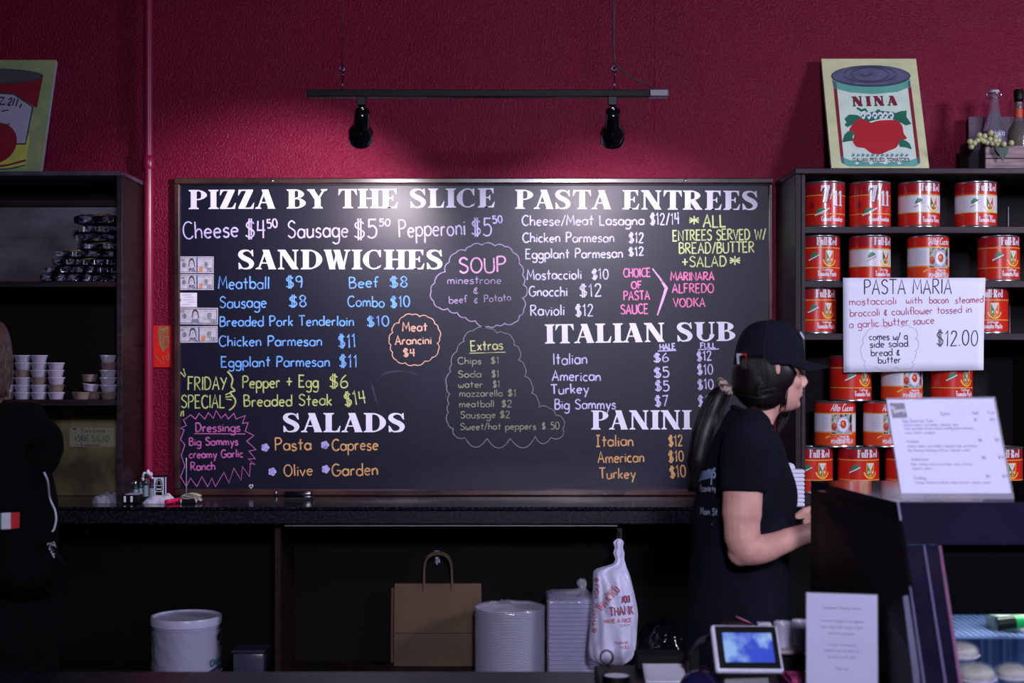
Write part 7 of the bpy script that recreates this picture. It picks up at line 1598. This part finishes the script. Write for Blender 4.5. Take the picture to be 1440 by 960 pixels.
# slanted glass front with mullions
def fr(px, t):   # point on the slanted front plane at fraction t from the fascia (0) to the frame bottom (1)
    D = 2.872+(2.52-2.872)*t; py = 765+(960-765)*t; return D, py
def fpt(x_top, x_bot, t): D, py = fr(0, t); return P(x_top+(x_bot-x_top)*t, py, D)
def strip(name, xt0, xt1, xb0, xb1, m, off=0.0, t0=0.0, t1=1.6, label=None):
    o_ = Vector((0, off, 0)); return slab(name, [fpt(xt0, xb0, t0)+o_, fpt(xt1, xb1, t0)+o_, fpt(xt1, xb1, t1)+o_, fpt(xt0, xb0, t1)+o_], 0.004, m, label)
m_pillar = mat('dark_glossy_pillar', (34, 30, 52), 0.2, rgb2=(24, 22, 42), vscale=4, coat=0.4)
strip('front_pillar', 1268, 1318, 1296, 1346, m_pillar, -0.014)
strip('metal_trim', 1294.5, 1297, 1324, 1327, m_alu, -0.020); strip('metal_trim', 1315.5, 1319.5, 1344, 1349, mat('pinkish_grey_trim', (140, 96, 130), 0.45), -0.020)
slab('metal_trim', [Vector((XA-0.0015, yF-0.003, TZ+0.001)), Vector((XA+0.003, yF-0.003, TZ+0.001)), fpt(1271, 1298, 0)+Vector((0, -.014, 0)), fpt(1268, 1295, 0)+Vector((0, -.014, 0))], 0.003, m_alu)
strip('metal_trim', 1267, 1269, 1294, 1297, m_alu, -0.020)
dG = Vector((0, 0, 0))
slab('side_glass_edge', [P(1270, 838, 2.62), P(1277, 837, 2.62), P(1297, 975, 2.5), P(1287, 975, 2.5)], 0.004, mat('frosted_glass_edge', (96, 96, 124), 0.5), 'pale grey glass edge at the left of the case')
obj('shade_panel', one(box, (P(1318, 0, 2.95).x, 2.93, P(0, 864, 2.93).z), (XE, 2.945, fz1), 0.0), mat('black_shade_panel', (5, 5, 8), 0.8, spec=0.1), dc)
strip('front_glass', 1319, 1700, 1348, 1900, mat('case_glass', (12, 13, 18), 0.02, alpha=0.05, spec=0.4, var=0.01), 0.004)
# interior
iz = 0.45
m_film = mat('blue_striped_liner', (104, 134, 186), 0.5, rgb2=(58, 84, 138), vscale=3, stretch=(26, 1, 0.4), ramp=(0.4, 0.6), detail=1)
obj('liner_back', one(box, (X0+0.05, 3.28, iz), (XE, 3.29, TZ-0.025)), m_film, dc); obj('case_floor', one(box, (X0+0.05, 2.6, iz-0.02), (XE, 3.29, iz)), m_film, dc)
zs = P(0, 893, 2.95).z-0.004; obj('wire_shelf', one(box, (X0+0.05, 2.95, zs-0.004), (XE, 3.27, zs), 0.001), mat('pale_blue_shelf', (118, 146, 196), 0.3, alpha=0.5), dc)
bm = new()
for i in range(46): x = 0.86+i*0.0135; tube(bm, [(x, 2.951, zs+0.0015), (x, 3.26, zs+0.0015)], 0.0011, 5)
for i in range(20): x = 0.87+i*0.022; tube(bm, [(x, 3.275, zs), (x, 3.275, TZ-0.12)], 0.0013, 5)
o = obj('shelf_wires', bm, mat('pale_wires', (170, 190, 226), 0.3), dc, smooth=True); o['kind'] = 'stuff'
l = bpy.data.lights.new('case_lamp', 'AREA'); l.shape = 'RECTANGLE'; l.size = 1.6; l.size_y = 0.05; l.energy = 9; l.color = (0.85, 0.92, 1.0); lo = bpy.data.objects.new('case_lamp', l); col.objects.link(lo); lo.location = (1.75, 3.02, TZ-0.05)
lo.rotation_euler = (radians(-12), 0, 0)
obj('lamp_tube', one(tube, [(0.95, 3.02, TZ-0.035), (2.6, 3.02, TZ-0.035)], 0.008, 10), mat('lamp_tube_glass', (240, 244, 255), 0.3, emit=(230, 240, 255), estr=3), dc, smooth=True)
m_food = mat('pale_pastry', (196, 190, 170), 0.7, rgb2=(160, 150, 130), vscale=40, bump=0.001, bscale=60)
fd = ((1352, 914, 2.86, 26, 'pale round wrapped pastry beside the case pillar'), (1372, 945, 2.72, 30, 'larger pale round wrapped pastry lowest in the picture corner'), (1424, 944, 2.76, 26, 'pale round wrapped pastry nearest the right bottom corner'))
for px, py, D, r_, lb in fd:
    c = P(px, py, D); R = r_/FPX*D*.85
    pd_z = c.z-R*.55
    t = thing('wrapped_pastry', lb, 'pastry', (c.x, D, pd_z), 'wrapped pastries in the display case')
    bm = new(); ell(bm, (0, 0, R*.5), (R, R, R*.5), seg=24, rings=12); obj('pastry', bm, m_food, t, local=True, smooth=True)
    bm = new(); ell(bm, (0, 0, R*.52), (R*1.12, R*1.12, R*.62), seg=28, rings=14); obj('wrap_film', bm, mat('cling_film', (220, 230, 250), 0.1, alpha=0.25, coat=0.8, bump=0.003, bscale=60), t, local=True, smooth=True)
    obj('foam_dish', one(lathe, [(0.001, -0.001), (R*.8, -0.001), (R*1.15, 0.008), (R*1.16, 0.01), (R*.8, 0.003), (0.001, 0.002)], n=24), m_foam, t, local=True, smooth=True)
    ped = P(0, 0, D); obj('glass_riser', one(box, (c.x-R*.7, D-R*.6, iz), (c.x+R*.7, D+R*.6, pd_z-0.002), 0.002), mat('pale_blue_shelf', (118, 146, 196), 0.3, alpha=0.5), t)
for i, (px, D) in enumerate(((1422, 3.045),)):
    t = thing('dip_container', 'clear container with a pale filling and green capped bottle on top in the case', 'container', (rx(px, D), D, zs+0.003))
    obj('container_body', one(lathe, [(0.001, 0), (0.05, 0), (0.057, 0.03), (0.055, 0.032), (0.03, 0.036), (0.001, 0.036)], n=28), mat('pale_green_filling', (216, 224, 206), 0.4, rgb2=(150, 168, 140), vscale=30), t, local=True, smooth=True, sharp=50)
c = P(1416, 876, 2.957); t = thing('squeeze_bottle', 'small dark bottle with a bright green cap lying at the right edge of the case', 'bottle', (c.x, 2.957, c.z-0.014))
obj('bottle_body', one(tube, [c+Vector((-0.022, 0, -0.002)), c+Vector((-0.02, 0, -0.002)), c+Vector((0.016, 0, 0.002))], [0.011, 0.014, 0.0145], 18), mat('dark_green_plastic', (20, 34, 26), 0.3), t, smooth=True, sharp=50)
obj('green_cap', one(tube, [c+Vector((0.0165, 0, 0.002)), c+Vector((0.034, 0, 0.003))], [0.0135, 0.013], 18), mat('bright_green_cap', (30, 190, 96), 0.35), t, smooth=True, sharp=50)
# leaning menu card on the case
kD0 = 2.935; b0 = P(1268, 705, kD0); b1_ = P(1426, 698, kD0); t0 = P(1246, 560, 3.03); t1_ = P(1399, 558, 3.03)
b0.z = max(b0.z, TZ+0.003); b1_.z = b0.z+0.0
mc = thing('menu_card_stand', 'tilted acrylic stand with a printed sub menu on top of the display case', 'menu card', ((b0.x+b1_.x)/2, kD0, TZ+0.0005))
def kc(u, v, off=0.0):
    n_ = (b1_-b0).cross(t0-b0).normalized(); n_ = n_ if n_.y < 0 else -n_
    return b0.lerp(b1_, u).lerp(t0.lerp(t1_, u), v)+n_*off
def ks(name, u0, u1, v0, v1, o0, o1, m, label=None):
    bm = new(); A = [bm.verts.new(kc(u, v, o0)) for u, v in ((u0, v0), (u1, v0), (u1, v1), (u0, v1))]; B = [bm.verts.new(kc(u, v, o1)) for u, v in ((u0, v0), (u1, v0), (u1, v1), (u0, v1))]; bm.faces.new(A); bm.faces.new(B[::-1])
    for i in range(4): bm.faces.new((A[i], B[i], B[(i+1) % 4], A[(i+1) % 4]))
    recalc(bm); return obj(name, bm, m, mc, label=label)
ks('card', 0.005, 0.985, 0.055, 0.985, -0.0012, 0.0, mat('white_menu_card', (212, 210, 244), 0.5, var=0.01)); ks('acrylic_front', 0, 1, 0, 1, 0.0012, 0.0028, mat('clear_acrylic', (240, 240, 250), 0.05, alpha=0.12)); ks('acrylic_back', -0.003, 1.004, 0, 1.004, -0.0042, -0.0018, mat('smoky_acrylic', (120, 116, 150), 0.1, alpha=0.5))
obj('acrylic_foot', one(box, (b0.x, kD0, TZ+0.0005), (b1_.x, kD0+0.12, TZ+0.0025)), mat('clear_acrylic', (240, 240, 250), 0.05, alpha=0.12), mc)
cv = Canvas(); ki = mat('menu_ink', (112, 104, 150), 0.7); kl = mat('logo_plum', (76, 60, 96), 0.6)
U = lambda a: (a-20)/910; V = lambda b: 1-(b-45)/830      # crop pixels to card fractions, shear undone
def uv(a, b): s_ = (b-45)/830; return ((a-35-s_*118)/(905-35+s_*20), 1-(b-45)/830)
cv.poly([uv(62, 85), uv(180, 85), uv(206, 210), uv(86, 212)], kl, 1); cv.hand('Big', *uv(78, 135), *uv(105, 135), 0.035, 0.006, mat('logo_white', (200, 196, 220), 0.6), 2, up=1); cv.hand('Sammys', *uv(92, 170), *uv(190, 160), 0.05, 0.007, mat('logo_white', (200, 196, 220), 0.6), 2, up=1)
for txt, a, b, c_, h in (('Subs', 468, 545, 192, .036), ('Half', 726, 775, 190, .03), ('Full', 850, 900, 188, .03), ('Big Sammys Sub', 166, 408, 248, .03), ('$7', 738, 762, 244, .028), ('$14', 866, 906, 244, .028), ('Genoa salami, mortadella, capicola, ham,', 176, 612, 280, .024), ('fresh mozzarella, lettuce, tomato, and Big Sammys dressing,', 182, 732, 310, .024), ('onion, tomato, oregano', 184, 428, 345, .024),
                         ('Italian', 200, 296, 420, .03), ('$6', 770, 800, 412, .028), ('$12', 902, 938, 410, .028), ('Genoa salami, mortadella, capicola, ham, provolone,', 206, 760, 456, .024), ('Big Sammys dressing, lettuce, tomato, onion', 210, 700, 490, .024), ('American', 232, 370, 566, .03), ('$5', 796, 828, 556, .028), ('$10', 926, 970, 554, .028), ('Ham, turkey, American cheese, mayo, lettuce,', 232, 720, 604, .024), ('tomato, onion', 240, 398, 638, .024),
                         ('Turkey', 252, 350, 718, .03), ('$5', 826, 856, 706, .028), ('$10', 955, 1002, 704, .028), ('Turkey, American cheese, mayo, lettuce, tomato, onion', 258, 856, 752, .024)):
    cv.hand(txt, *uv(a, c_), *uv(b, c_), h, .0045 if h > .025 else .0035, ki, 1, up=1, jit=0)
cv.build('menu_print', lambda x, y, l: kc(x, y, 0.0002+l*.0002), mc)
